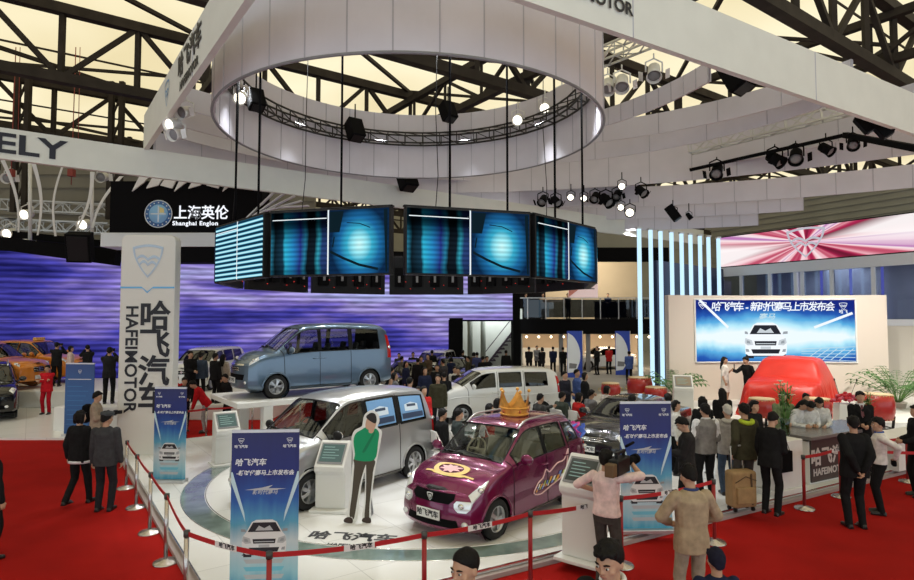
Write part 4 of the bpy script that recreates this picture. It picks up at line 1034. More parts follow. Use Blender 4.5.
    def patch(poly, out=.012, th=.03, n=10, end=0):
        """closed thin slab following the nose; poly gives (y,z) rows: list of (z, y0, y1)"""
        mb = MB(); A = []; B = []
        for z, y0, y1 in poly:
            A.append([cap(y0 + (y1 - y0) * k / n, z, out, end) for k in range(n + 1)]); B.append([cap(y0 + (y1 - y0) * k / n, z, out - th, end) for k in range(n + 1)])
        mb.grid(A); mb.grid([r_[::-1] for r_ in B])
        mb.grid([A[0][::-1], B[0][::-1]]); mb.grid([A[-1], B[-1]]); mb.grid([[r_[0] for r_ in A], [r_[0] for r_ in B]]); mb.grid([[r_[-1] for r_ in B], [r_[-1] for r_ in A]])
        return mb
    ctx = dict(root=root, P=P, cap=cap, patch=patch, OX=OX, W=W, L=L, pm=pm, made=made, spec=spec, line=line)
    if 'details' in spec: spec['details'](ctx)
    return root, ctx
def lamp_patch(c, u0, u1, v0, v1, sd, name='headlamp', m=M_LENS, out=.012, parent=None, taper=0.0):
    """lens lying on the body surface between parameter lines"""
    P = c['P']; A = []; n = 8; cen = Vector((0, 0, .6))
    for i in range(n + 1):
        r_ = []
        for j in range(n + 1):
            u = u0 + (u1 - u0) * i / n; tp = taper * (i / n) ** 1.3; va, vb = v0 + (v1 - v0) * .62 * tp, v1 - (v1 - v0) * .30 * tp; v = va + (vb - va) * j / n; p = P(u, v, sd)
            s_ = (1 - abs(2 * i / n - 1) ** 4) * (1 - abs(2 * j / n - 1) ** 4)
            nn = Vector((-.5, sd * .7, .5)).normalized(); r_.append(p + nn * (out * (0.3 + s_)))
        A.append(r_)
    o = MB().grid(A).obj(name, m, parent or c['root'])
    p = P((u0 + u1) / 2, (v0 + v1) / 2, sd) + Vector((-.5, sd * .7, .5)).normalized() * out * 1.4
    MB().ell(p, (.05, .05, .04), 10, 6).obj('reflector', M_CHROME, o)
    return o
# ================================================================ the vehicles themselves
VAN_W = [('windshield', 3.06, 3.95, 5.08, 7.0), ('front_window', 3.34, 4.93, 4.10, 4.88), ('middle_window', 5.07, 5.93, 4.10, 4.88), ('back_window', 6.07, 6.90, 4.10, 4.86)]
def nose(c, gz, gw, lamps, plate=None, intake=None, fog=None, grille_m=None, slats=0, emblem_r=.05, slat_m=None, text=None):
    root = c['root']
    g = c['patch']([(gz[0], -gw[0], gw[0]), ((gz[0] + gz[1]) / 2, -gw[1], gw[1]), (gz[1], -gw[2], gw[2])], .008).obj('grille', grille_m or M_MATTEBLACK, root)
    for k in range(slats):
        z = gz[0] + (gz[1] - gz[0]) * (k + .5) / slats; MB().tube([c['cap'](-gw[1] + 2 * gw[1] * i / 10, z, .016) for i in range(11)], .011, 5).obj('slat', slat_m or M_CHROME, g)
    if emblem_r:
        zc = (gz[0] + gz[1]) / 2; p = c['cap'](0, zc, .022); M_ = Matrix.Translation(p) @ Matrix.Rotation(-PI / 2, 4, 'Z') @ Matrix.Rotation(PI / 2, 4, 'X')
        mb = MB(); mb.add(*ring2d(shield_poly(emblem_r * 2, emblem_r * 2.2), .7), 0, False, M_); mb.add([(x * .5, y * .5, 0) for x, y in shield_poly(emblem_r * 2, emblem_r * 2.2)], [tuple(range(len(shield_poly(1, 1))))], 0, False, M_); mb.obj('badge', M_CHROME, root)
    for sd in (1, -1):
        if lamps: lamp_patch(c, *lamps, sd)
    if intake: c['patch']([(intake[0], -intake[2], intake[2]), (intake[1], -intake[3], intake[3])], .006).obj('air_intake', M_MATTEBLACK, root)
    if plate:
        p = c['cap'](0, plate, .02); mb = MB().cbox(p, (.02, .44, .14)); M_ = Matrix.Translation(p + Vector((-.012, 0, 0))) @ Matrix.Rotation(-PI / 2, 4, 'Z') @ Matrix.Rotation(PI / 2, 4, 'X')
        mb.text(text or '哈飞汽车', .105, M_, 1, .001, .003); mb.obj('number_plate', [M_PLATE, M_INK], root)
    if fog:
        for sd in (1, -1): p = c['cap'](fog[0] * sd, fog[1], .004); MB().ell(p, (.03, .06, .045), 12, 8).obj('fog_lamp', M_LENS, root)
def wipers(c, u=3.09):
    for y0, y1 in ((.10, .62), (-.42, .12)):
        pts = []
        for i in range(7):
            v = 7 - abs((y0 + (y1 - y0) * i / 6)) / (c['W'] / 2 * .8) * 2; sd = 1 if (y0 + (y1 - y0) * i / 6) >= 0 else -1
            pts.append(c['P'](u + .10 * i / 6 * (1 if y1 > y0 else 1), max(5.1, min(7, v)), sd) + Vector((-.012, 0, .012)))
        MB().tube(pts, .010, 5).obj('wiper', M_BLACK, c['root'])
def rails(c, u0, u1, m=M_ALU):
    for sd in (1, -1):
        l = c['line'](u0, 5.22, u1, 5.22, sd, 16); n = len(l); l = [p + Vector((0, 0, .055 * min(1, 6 * min(i, n - 1 - i) / n))) for i, p in enumerate(l)]
        MB().tube(l, .018, 8).obj('roof_rail', m, c['root'])
def pillar_black(c, u0, u1, v0=4.1, v1=4.88):
    for sd in (1, -1):
        A = [[c['P'](u, v, sd) + Vector((0, sd * .004, 0)) for v in (v0, (v0 + v1) / 2, v1)] for u in (u0, (u0 + u1) / 2, u1)]
        MB().grid(A).obj('pillar_trim', M_BLACK, c['root'])
def side_strip(c, z_v, u0, u1, m, r=.018):
    for sd in (1, -1):
        MB().tube(c['line'](u0, z_v, u1, z_v, sd, 24), r, 6).obj('side_moulding', m, c['root'])
def tail_lamps(c, nc, m=M_TAIL, v0=3.4, v1=4.0, du=.5):
    for sd in (1, -1): lamp_patch(c, nc - 1 - du, nc - 1, v0, v1, sd, 'tail_lamp', m)
# ---- purple hatchback
M_PURPLE = paint('metallic_purple_paint', (0.155, 0.006, 0.062), .4, .22)
def purple_details(c):
    nose(c, (.565, .70), (.33, .40, .38), None, .40, (.24, .35, .5, .46), (.58, .30), emblem_r=.06, slats=0)
    wipers(c); rails(c, 3.97, 6.9); pillar_black(c, 4.93, 5.07); tail_lamps(c, 9)
    for sd in (1, -1):
        lamp_patch(c, 0, 1.5, 3.75, 4.75, sd, taper=1.0, out=.016)
        o = c['patch']([(.47, sd * .48, sd * .60), (.52, sd * .42, sd * .65), (.58, sd * .41, sd * .66), (.62, sd * .44, sd * .655)], .012).obj('headlamp', M_LENS, c['root'])
        p = c['cap'](.52 * sd, .555, .02); MB().ell(p, (.03, .05, .045), 12, 8).obj('reflector', M_CHROME, o)
    P = c['P']
    def hd(u, y):
        sd = 1 if y >= 0 else -1; v = 7 - abs(y) / (c['W'] / 2 * .75) * 2
        return P(u, max(4.6, v), sd) + Vector((-.004, 0, .008))
    gold = mat('decal_gold', (0.72, 0.52, 0.16), .4); pale = mat('decal_pink', (0.75, 0.40, 0.42), .4)
    hood = c['made'].get('hood') or c['root']
    A = []
    for i in range(25):
        a = 2 * PI * i / 24; A.append([hd(1.62 + (r_ * .46) * math.cos(a) * 1.25, r_ * .30 * math.sin(a)) for r_ in (.68, 1.0)])
    MB().grid(A).obj('ring_decal', gold, hood)
    B = [[hd(1.62 + (r_ * .31) * math.cos(a) * 1.2, r_ * .20 * math.sin(a)) + Vector((0, 0, .001)) for r_ in (0, .4, 1.0 if k % 2 else .6)] for k, a in enumerate([2 * PI * i / 16 for i in range(17)])]
    MB().grid(B).obj('star_decal', pale, hood)
    Cc = []
    for i in range(13):
        t = i / 12; y = -.48 + .9 * t; wv = .05 * math.sin(t * 9); Cc.append([hd(.98 + wv + (.10 if abs(t - .5) > .3 else 0), y), hd(1.22 + wv, y)])
    MB().grid(Cc).obj('ribbon_decal', gold, hood)
    # flame-like decal across the doors: outline plus coloured lettering strokes
    for sd in (1, -1):
        d = c['made'].get('front_door#%d' % sd) or c['root']
        S = lambda u, v: P(u, v, sd) + Vector((0, sd * .009, 0))
        out = [(3.95, 2.62), (4.25, 3.15), (4.6, 3.30), (4.85, 3.55), (5.1, 3.42), (5.45, 3.60), (5.75, 3.62), (6.05, 3.95), (5.85, 3.35), (5.98, 3.2), (5.6, 2.95), (5.2, 2.70), (4.8, 2.50), (4.4, 2.35)]
        pts = []
        for i in range(len(out)):
            a, b, c2, d2 = [Vector((*out[(i + k) % len(out)], 0)) for k in (-1, 0, 1, 2)]
            for t in (0, .33, .66): q = cr(a, b, c2, d2, t, .5); pts.append(S(q.x, q.y))
        MB().tube(pts, .012, 5, closed=True).obj('flame_decal', mat('decal_silver_pink', (0.75, 0.5, 0.52), .4), d)
        cols = [mat('decal_orange', (0.75, .35, .05), .4), mat('decal_blue', (.12, .25, .65), .4), mat('decal_white', (.75, .75, .75), .4), mat('decal_lime', (.45, .5, .1), .4)]
        mb = MB(); rr = random.Random(3)
        for k in range(20):
            u = 4.1 + 1.6 * (k / 20); v = 2.62 + .28 * ((k * 7) % 5) / 5 + .18 * (u - 4.1); L_ = .1
            A = [[S(u + a * L_ + .08 * b, v + b * .22) for b in (0, 1)] for a in (0, .5, 1)]
            mb.grid(A, k % 4)
        mb.obj('lettering_decal', cols, d)
LOBO = dict(W=1.58, wheel_r=.295, wheels=(.66, 2.98), paint=M_PURPLE, glass=M_GLASS_CLEAR, glass2=M_GLASS_CLEAR, n=8, spokes=5, bulge=(.16, .06), lip=M_PURPLE,
    cols=[(.16, .20, .24, .84, .66, .19, .42, .62, .70, .73), (.38, .40, .42, .97, .74, .16, .46, .76, .84, .88), (.66, .68, .68, 1, .77, .15, .50, .88, .94, .98), (1.00, 1.02, .98, 1, .80, .15, .52, .94, 1.00, 1.05),
          (1.66, 1.66, 1.62, 1, .73, .15, .54, .96, 1.44, 1.50), (2.10, 2.10, 2.08, 1, .735, .15, .54, .97, 1.49, 1.56), (2.80, 2.80, 2.78, 1, .72, .16, .55, .99, 1.47, 1.55), (3.38, 3.38, 3.26, .97, .68, .20, .56, 1.01, 1.40, 1.47), (3.58, 3.57, 3.50, .90, .72, .24, .56, 1.0, 1.05, 1.07)],
    windows=[('windshield', 3.07, 3.93, 5.10, 7.0), ('front_window', 3.36, 4.93, 4.10, 4.86), ('back_window', 5.07, 5.95, 4.10, 4.86), ('quarter_window', 6.12, 6.8, 4.2, 4.8), ('rear_window', 7.08, 7.9, 5.1, 7.0)],
    doors=[('front_door', 3.18, 5.0, .88), ('rear_door', 5.0, 6.15, .82)], hood=(.55, 2.92), mirror=(3.42, 4.12), seats=[(1.95, (-.36, .36)), (2.75, (-.36, .36))], seat=M_SEAT, dash=(1.28, 1.0), wheelm=M_SEAT, dashm=mat('dash_grey', (.10, .10, .09), .7), driver=.36, steer=R(0), details=purple_details)
def place(FLw, RLw, spec, side, z):
    """car from the ground points of its two visible wheels; side=+1 when these are on the +y side of the car"""
    d = Vector((RLw[0] - FLw[0], RLw[1] - FLw[1], 0)); hd_ = -d.normalized()
    # local +y after rotation: heading is -x local -> world ; +y world = rotate
    rz = math.atan2(-hd_.y, -hd_.x); yv = Vector((-math.sin(rz), math.cos(rz), 0)); xv = Vector((math.cos(rz), math.sin(rz), 0))
    mid = Vector((FLw[0] + RLw[0], FLw[1] + RLw[1], 0)) / 2; L = spec['cols'][-1][0]; wm = sum(spec['wheels']) / 2
    c = mid - yv * side * (spec['W'] / 2 - .10) + xv * (L / 2 - wm)
    return (c.x, c.y, z), (hd_.x, hd_.y)
SIDE = -1
loc, hd_ = place(G(495, 537, SZ), G(567, 502, SZ), LOBO, SIDE, SZ)
purple, pctx = build_car('hatchback_car', 'metallic purple hatchback car with gold hood decal and a crown on its roof', 'car', LOBO, loc, hd_)
# ---- silver people carrier
M_SILVER = paint('silver_paint', (0.42, 0.43, 0.44), .7, .28)
M_DKSILVER = paint('grey_silver_paint', (0.20, 0.21, 0.23), .7, .28)
def silver_details(c):
    nose(c, (.72, .86), (.36, .40, .38), (.10, 1.1, 4.05, 4.9), .46, (.30, .42, .55, .5), (.62, .40), slats=2)
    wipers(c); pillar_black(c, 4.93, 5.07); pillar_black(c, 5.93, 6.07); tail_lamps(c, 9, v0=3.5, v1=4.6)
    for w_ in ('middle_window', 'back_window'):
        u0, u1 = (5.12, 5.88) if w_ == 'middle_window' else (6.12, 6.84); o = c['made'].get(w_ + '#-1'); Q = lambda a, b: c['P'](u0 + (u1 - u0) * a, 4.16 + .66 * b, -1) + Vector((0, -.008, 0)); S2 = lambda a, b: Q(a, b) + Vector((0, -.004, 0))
        m1, m2, m3 = mat('window_sky_blue', (.16, .33, .58), .3), mat('window_pale', (.62, .72, .80), .3), mat('window_dark', (.03, .05, .10), .3)  # flat blue, pale and dark shapes laid over the rear side windows
        MB().grid([[Q(i / 8, j / 4) for j in range(5)] for i in range(9)], 0).grid([[S2(.05 + .9 * i / 6, .08 + .22 * j) for j in range(2)] for i in range(7)], 2).grid([[S2(.2 + .55 * i / 6, .38 + (.34 - .03 * abs(i - 3)) * j) for j in range(2)] for i in range(7)], 1).grid([[S2(.3 + .36 * i / 4, .54 + .1 * j) for j in range(2)] for i in range(5)], 2).obj('window_shapes', [m1, m2, m3], o)
MPV = dict(W=1.70, wheel_r=.315, wheels=(.80, 3.50), paint=M_SILVER, glass=M_GLASS_CLEAR, glass2=M_GLASS_TINT, n=7, spokes=7, bulge=(.15, .05), lip=M_SILVER,
    cols=[(.24, .26, .32, .85, .66, .24, .48, .74, .88, .92), (.44, .44, .46, .97, .76, .20, .52, .92, 1.02, 1.06), (.70, .70, .68, 1, .80, .19, .56, 1.03, 1.11, 1.15), (1.02, 1.02, .94, 1, .82, .19, .58, 1.06, 1.15, 1.20),
          (1.72, 1.72, 1.66, 1, .76, .19, .58, 1.08, 1.66, 1.74), (2.15, 2.15, 2.15, 1, .765, .19, .58, 1.09, 1.74, 1.83), (3.05, 3.05, 3.05, 1, .76, .19, .58, 1.10, 1.75, 1.85), (3.94, 3.94, 3.92, .98, .74, .22, .58, 1.11, 1.68, 1.78), (4.18, 4.18, 4.08, .93, .70, .28, .58, 1.10, 1.52, 1.60)],
    windows=[('windshield', 3.06, 3.94, 5.09, 7.0), ('front_window', 3.34, 4.93, 4.08, 4.88), ('middle_window', 5.07, 5.93, 4.08, 4.88), ('back_window', 6.07, 6.92, 4.08, 4.86)],
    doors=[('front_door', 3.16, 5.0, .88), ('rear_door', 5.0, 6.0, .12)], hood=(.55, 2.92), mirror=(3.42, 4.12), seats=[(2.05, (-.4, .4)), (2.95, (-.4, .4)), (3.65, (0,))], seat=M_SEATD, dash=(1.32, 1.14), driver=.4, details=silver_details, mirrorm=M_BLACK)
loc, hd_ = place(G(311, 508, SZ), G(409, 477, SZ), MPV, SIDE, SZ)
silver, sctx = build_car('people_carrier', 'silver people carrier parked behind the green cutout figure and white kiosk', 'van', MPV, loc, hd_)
# ---- blue van on its stand
M_BLUEV = paint('steel_blue_paint', (0.10, 0.155, 0.225), .55, .28)
def blue_details(c):
    nose(c, (.70, .80), (.34, .36, .34), (.06, 1.15, 4.02, 4.75), .46, (.48, .62, .52, .56), (.6, .42), slats=2, emblem_r=.05)
    c['patch']([(.84, -.5, .5), (.88, -.48, .48)], .012).obj('chrome_strip', M_CHROME, c['root'])
    wipers(c); pillar_black(c, 4.93, 5.07); pillar_black(c, 5.93, 6.07); tail_lamps(c, 9, v0=3.6, v1=4.7)
BVAN = dict(W=1.64, wheel_r=.30, wheels=(.78, 3.42), paint=M_BLUEV, glass=M_GLASS_CLEAR, glass2=M_GLASS_CLEAR, n=7, spokes=5, twin=True, bulge=(.16, .05), lip=M_BLUEV,
    cols=[(.10, .12, .18, .85, .66, .26, .50, .84, .94, .98), (.32, .32, .34, .97, .76, .22, .54, .96, 1.06, 1.11), (.56, .56, .54, 1, .80, .20, .58, 1.04, 1.13, 1.18), (.92, .90, .80, 1, .83, .20, .60, 1.07, 1.18, 1.24),
          (1.52, 1.52, 1.46, 1, .78, .20, .60, 1.09, 1.70, 1.78), (1.95, 1.95, 1.95, 1, .79, .20, .60, 1.10, 1.78, 1.88), (2.85, 2.85, 2.85, 1, .79, .20, .60, 1.11, 1.79, 1.90), (3.80, 3.80, 3.78, .985, .77, .23, .60, 1.12, 1.75, 1.86), (4.12, 4.12, 4.04, .94, .74, .28, .60, 1.12, 1.64, 1.72)],
    windows=VAN_W, doors=[('front_door', 3.16, 5.0, .88), ('rear_door', 5.0, 6.0, .10)], hood=(.5, 2.9), mirror=(3.42, 4.12), seats=[(1.9, (-.4, .4)), (2.75, (-.4, .4)), (3.4, (-.4, .4))], seat=M_SEATD, dash=(1.15, 1.14), driver=.4, details=blue_details, mirrorm=M_BLUEV)
BZ = 1.37
loc, hd_ = place(G(271.5, 398.5, BZ), G(371, 390.5, BZ), BVAN, SIDE, BZ)
bluevan, bctx = build_car('minivan', 'steel blue minivan raised on a white display stand', 'van', BVAN, loc, hd_)
# stand under it
bc = Vector((loc[0], loc[1], 0)); ax = -Vector((*hd_, 0)); ay = Vector((-ax.y, ax.x, 0))
t = thing('display_stand', 'raised white display stand carrying the steel blue minivan', 'stand', (bc.x, bc.y, SZ), math.atan2(ax.y, ax.x))
h = BZ - SZ
MB().box(-2.35, -1.15, h - .13, 2.5, 1.25, h).obj('deck', M_WHITE, t, .015)
MB().box(-2.6, -1.0, h - .005, 2.3, 1.1, h + .004).obj('deck_inlay', mat('deck_inlay_grey', (.42, .42, .41), .35), t) if False else None
for k, (x, y) in enumerate(((-1.55, -.9), (2.1, -.9), (-1.55, 1.0), (2.1, 1.0), (.2, -.9))):
    MB().box(x - .12, y - .12, 0, x + .12, y + .12, h - .13).obj('leg', M_WHITE, t, .01)
# ---- white van
M_WHITEP = paint('white_paint_gloss', (0.70, 0.71, 0.71), .0, .25)
def white_details(c):
    nose(c, (.70, .84), (.40, .42, .38), (.08, 1.1, 4.05, 4.85), .46, (.46, .58, .52, .54), None, slats=0)
    wipers(c); pillar_black(c, 4.93, 5.07) if False else None; side_strip(c, 3.55, .6, 7.6, M_WHITEP, .02); tail_lamps(c, 9, v0=3.6, v1=4.7)
WVAN = dict(BVAN, paint=M_WHITEP, lip=M_WHITEP, glass=M_GLASS_TINT, glass2=glassmat('car_glass_dark', (.5, .55, .55), .08), details=white_details, mirrorm=M_WHITEP, n=6, doors=[('front_door', 3.16, 5.0, .88), ('rear_door', 5.0, 6.0, .12)], twin=False)
WVAN['cols'] = [tuple(c[:7]) + (c[7] * .95, c[8] * (.96 if i < 4 else .895), c[9] * (.96 if i < 4 else .885)) for i, c in enumerate(BVAN['cols'])]
WVAN['windows'] = [('windshield', 3.06, 3.95, 5.08, 7.0), ('front_window', 3.40, 4.85, 4.14, 4.84), ('middle_window', 5.10, 5.88, 4.12, 4.84), ('back_window', 6.06, 6.80, 4.12, 4.82)]
loc, hd_ = place(G(461, 424, SZ), G(541, 420, SZ), WVAN, SIDE, SZ)
whitevan, wctx = build_car('minibus', 'white minibus with dark side windows parked behind the seated audience', 'van', WVAN, loc, hd_)
# ---- dark saloon behind the right banner
M_DARKP = paint('near_black_paint', (0.014, 0.015, 0.020), .3, .2)
def dark_details(c):
    nose(c, (.56, .68), (.30, .36, .34), (.10, 1.0, 4.0, 4.9), .38, (.22, .34, .5, .48), (.58, .30), slats=3)
    wipers(c); tail_lamps(c, 10); pillar_black(c, 4.93, 5.07)
SEDAN = dict(W=1.74, wheel_r=.31, wheels=(.85, 3.45), paint=M_DARKP, glass=M_GLASS_TINT, glass2=M_GLASS_TINT, n=6, spokes=7, bulge=(.18, .10), lip=M_DARKP,
    cols=[(.18, .22, .28, .84, .66, .20, .40, .58, .68, .71), (.45, .47, .50, .97, .74, .17, .46, .74, .82, .86), (.85, .87, .88, 1, .77, .16, .50, .84, .90, .94), (1.35, 1.38, 1.32, 1, .80, .16, .52, .90, .96, 1.00),
          (2.05, 2.05, 2.02, 1, .68, .16, .54, .92, 1.36, 1.41), (2.45, 2.45, 2.42, 1, .685, .16, .54, .93, 1.40, 1.46), (3.15, 3.15, 3.10, 1, .66, .16, .55, .95, 1.36, 1.43), (3.75, 3.75, 3.62, 1, .72, .18, .56, .97, 1.04, 1.07), (4.25, 4.25, 4.20, .96, .74, .20, .56, .95, 1.00, 1.03), (4.48, 4.46, 4.42, .86, .70, .24, .54, .90, .95, .97)],
    windows=[('windshield', 3.06, 3.94, 5.09, 7.0), ('front_window', 3.36, 4.93, 4.10, 4.86), ('back_window', 5.07, 6.3, 4.10, 4.8), ('rear_window', 6.1, 6.9, 5.1, 7.0)],
    doors=[('front_door', 3.2, 5.0, .88), ('rear_door', 5.0, 6.3, .8)], hood=(.5, 2.92), mirror=(3.42, 4.12), seats=[(2.35, (-.38, .38)), (3.05, (-.38, .38))], dash=(1.7, .98), driver=.38, details=dark_details)
dh = Vector((-.66, -.75, 0)).normalized()
dk, dctx = build_car('saloon_car', 'near black saloon car half hidden behind the blue banner at right', 'car', SEDAN, (4.40, 15.4, SZ), (dh.x, dh.y)); dk.scale = (1, 1, .88)
# ---- vehicles of the neighbouring booths
def suv_details(c):
    nose(c, (.74, .92), (.40, .44, .42), (.08, 1.0, 4.1, 4.9), .56, (.40, .52, .6, .55), (.62, .48), slats=4, text=' ')
    rails(c, 4.0, 6.9); tail_lamps(c, 9, v0=3.5, v1=4.5); pillar_black(c, 4.93, 5.07); pillar_black(c, 5.9, 6.1)
M_BLKGLOSS = paint('black_gloss_paint', (.006, .006, .007), .1, .15)
SUV = dict(MPV, W=1.85, wheel_r=.36, wheels=(.92, 3.62), paint=M_BLKGLOSS, lip=M_BLKGLOSS, details=suv_details, n=5, mirrorm=M_BLKGLOSS, glass2=M_GLASS_TINT, glass=M_GLASS_CLEAR,
    cols=[(.12, .14, .20, .88, .70, .32, .56, .84, .96, 1.00), (.36, .36, .38, .98, .78, .28, .60, .98, 1.06, 1.10), (.80, .80, .78, 1, .80, .26, .64, 1.06, 1.13, 1.17), (1.30, 1.30, 1.22, 1, .82, .26, .66, 1.10, 1.17, 1.22),
          (1.95, 1.95, 1.90, 1, .74, .26, .66, 1.12, 1.66, 1.72), (2.40, 2.40, 2.38, 1, .745, .26, .66, 1.12, 1.72, 1.80), (3.15, 3.15, 3.15, 1, .74, .26, .66, 1.13, 1.72, 1.80), (4.15, 4.15, 4.05, .98, .72, .3, .66, 1.14, 1.64, 1.72), (4.45, 4.45, 4.30, .93, .70, .36, .66, 1.12, 1.46, 1.52)], seats=[(2.25, (-.4, .4)), (3.05, (-.4, .4))], dash=(1.55, 1.14))
suv, c_ = build_car('suv', 'glossy black off-road car at the far left beside the man in red overalls', 'car', SUV, (-16.35, 20.9, .06), (.60, -.80))
def cab_details(c):
    nose(c, (.66, .86), (.22, .26, .24), (.15, .9, 4.2, 4.9), .46, None, None, slats=3, text=' '); p = c['P'](4.3, 7, 1)
    MB().cbox(p + Vector((.1, 0, .07)), (.16, .5, .13)).obj('roof_sign', mat('roof_sign_amber', (.7, .4, .1), .4), c['root'], .02)
M_ORANGE = paint('orange_paint', (0.62, 0.20, 0.015), .1, .3)
CAB = dict(SUV, W=1.75, wheel_r=.33, paint=M_ORANGE, lip=M_ORANGE, details=cab_details, mirrorm=M_ORANGE, n=4)
p = D(36, 350, 26.2); cab, c_ = build_car('taxi', 'orange cab with raised roof sign in front of the violet wall', 'car', CAB, (p.x, 26.2, .66), (1, -.12), None)
p = D(8, 350, 24.0); cab2, c_ = build_car('taxi', 'orange cab behind the glossy black off-road car at the far left', 'car', dict(CAB, n=4), (p.x - .6, 23.7, .66), (1, -.1), None)
def wh_details(c): nose(c, (.70, .84), (.34, .36, .34), (.08, 1.1, 4.05, 4.85), .46, None, None, slats=1, text=' ')
p = D(207, 380, 25.5); wcar, c_ = build_car('minivan', 'small white van facing forward left of the steel blue minivan', 'van', dict(WVAN, details=wh_details, n=5), (p.x, 25.6, 0.5), (-.08, -1))
p = D(436, 350, 32.8); pk, c_ = build_car('minivan', 'white vehicle far back in front of the violet wall', 'van', dict(WVAN, details=wh_details, n=4), (p.x, 32.6, 0.0), (-.2, -1))
for k, (px, py, Y, hx, lb) in enumerate(((408, 365, 27.5, -.6, 'black car crowded by visitors right behind the steel blue minivan'), (452, 362, 30.2, .1, 'black car in the crowd left of the white minibus windscreen'))):
    p = D(px, py, Y); build_car('saloon_car', lb, 'car', dict(SEDAN, n=4, paint=M_BLKGLOSS, lip=M_BLKGLOSS), (p.x, Y, 0.0), (hx, -1))
p = D(601, 360, 40.5); build_car('saloon_car', 'pale car inside the lit shop under the balcony', 'car', dict(SEDAN, n=4, paint=M_WHITEP, lip=M_WHITEP), (p.x, 40.5, 0.0), (-1, -.3))
# ---- car under its red cloth
def draped():
    cs = CarSurf(SUV['cols'], 2.0, k=.36); L = SUV['cols'][-1][0]; mb = MB(); rows = []; rr = random.Random(5)
    def pt(u, v, sd):
        p = cs.S(u, v, sd); p = Vector((p.x - L / 2, p.y, p.z)); d = Vector((p.x * .35, p.y, max(0, p.z - .5) * .7)); d = d.normalized() if d.length else d
        return p + d * .07
    us = [i * .12 for i in range(int((cs.nc - 1) / .12) + 1)] + [cs.nc - 1]; ring = []
    top = [5 + 2 * k / 8 for k in range(9)]
    vsx = [4 + k / 6 for k in range(6)] + top
    # profile across: from left hem to right hem
    for iu, u in enumerate(us):
        r_ = []
        for sd in (1, -1):
            col = []
            b = pt(u, 4.0, sd)
            for k in range(9):
                t = k / 9; z = b.z * t; fold = (1 - t) ** 1.2 * (.07 * math.sin(iu * 1.3 + sd) + .05 * math.sin(iu * .63 + 2) + .03 * math.sin(iu * 2.4))
                col.append(Vector((b.x, b.y + sd * (fold + .18 * (1 - t) ** 1.5 + .05), z)))
            for v in vsx: col.append(pt(u, v, sd))
            r_ += col if sd == 1 else col[:-1][::-1]
        rows.append(r_)
    # nose and tail skirts
    def skirt(r_, sg):
        out = []
        for k in range(1, 8):
            t = k / 7; q = []
            for i, p in enumerate(r_):
                zz = p.z * (1 - t) ; f = .06 * math.sin(i * 1.7) * t
                q.append(Vector((p.x + sg * (.10 + .28 * t + f) * (1 - (abs(p.y) / 1.15) ** 4 * .5), p.y * (1 + .03 * t), zz)))
            out.append(q)
        return out
    rows = skirt(rows[0], -1)[::-1] + rows + skirt(rows[-1], 1)
    for r_ in rows:
        for p in r_:
            n_ = mnoise.noise(Vector((p.x * 2.2, p.y * 2.2, p.z * 2.2))) * .035 + mnoise.noise(Vector((p.x * 5, p.y * 5 + 3, p.z * 1.5))) * .025; p.z = max(0.004, p.z + n_ * min(1, p.z * 2)); p.y += n_ * .5
    mb.grid(rows); return mb
M_REDCLOTH = mat('red_satin_cloth', (0.50, 0.016, 0.008), .42, var=.08, vscale=2, bump=.15, bscale=12)
o = draped().obj('covered_car_cloth', M_REDCLOTH); s_ = o.modifiers.new('s', 'SUBSURF'); s_.levels = 1; s_.render_levels = 1
p = D(786, 400, 20.4); o.location = (p.x - .35, 19.5, PZ); o.rotation_euler = (0, 0, R(52)); o.scale = (.86, .98, .92); tag(o, 'new car hidden under a bright red satin cloth on the stage', 'covered car')
# ================================================================ people
SKIN = mat('skin', (0.46, 0.27, 0.18), 0.55, var=0.06, vscale=20, spec=.3)
SKIN2 = mat('skin_tanned', (0.36, 0.20, 0.13), 0.55, var=0.06, vscale=20, spec=.3)
HAIRM = mat('black_hair', (0.007, 0.006, 0.006), 0.6, var=.4, vscale=60, bump=.8, bscale=120, spec=.2)
HAIRG = mat('grey_cap_hair', (0.06, 0.06, 0.06), 0.7, var=.3, vscale=60)
SHOE = mat('black_shoe', (0.012, 0.011, 0.011), 0.35)
EYEW = mat('eye_white', (0.62, 0.60, 0.56), 0.3); EYEB = mat('eye_brown', (0.012, 0.008, 0.006), 0.2); LIP = mat('lip', (0.36, 0.14, 0.11), 0.5)
JOBS = []
def capsule(mb, p, q, r0, r1, n=10, flat=None):
    p = Vector(p); q = Vector(q); d = (q - p); L = d.length
    if L < 1e-6: mb.ell(p, (r0, r0, r0), n, 6); return
    dn = d / L; pts = []; rs = []
    for k in range(4): a = PI / 2 * (1 - k / 4); pts.append(p - dn * r0 * math.sin(a)); rs.append(max(1e-4, r0 * math.cos(a)))
    for k in range(5): pts.append(p + d * (k / 4)); rs.append(r0 + (r1 - r0) * k / 4)
    for k in range(1, 5): a = PI / 2 * k / 4; pts.append(q + dn * r1 * math.sin(a)); rs.append(max(1e-4, r1 * math.cos(a)))
    mb.tube(pts, rs, n)
def loftz(mb, secs, T, n=16):
    """secs: (z, yc, rx, ry) bottom to top, squarish ellipses"""
    vs = []; fs = []
    for z, yc, rx, ry in secs:
        for k in range(n):
            t = 2 * PI * k / n; c, s_ = math.cos(t), math.sin(t); e = .82
            vs.append(T @ Vector((rx * math.copysign(abs(c) ** e, c), yc + ry * math.copysign(abs(s_) ** e, s_), z)))
    for i in range(len(secs) - 1):
        for k in range(n): fs.append((i * n + k, i * n + (k + 1) % n, (i + 1) * n + (k + 1) % n, (i + 1) * n + k))
    fs.append(tuple(range(n))[::-1]); fs.append(tuple((len(secs) - 1) * n + k for k in range(n)))
    mb.add(vs, fs, 0, True)
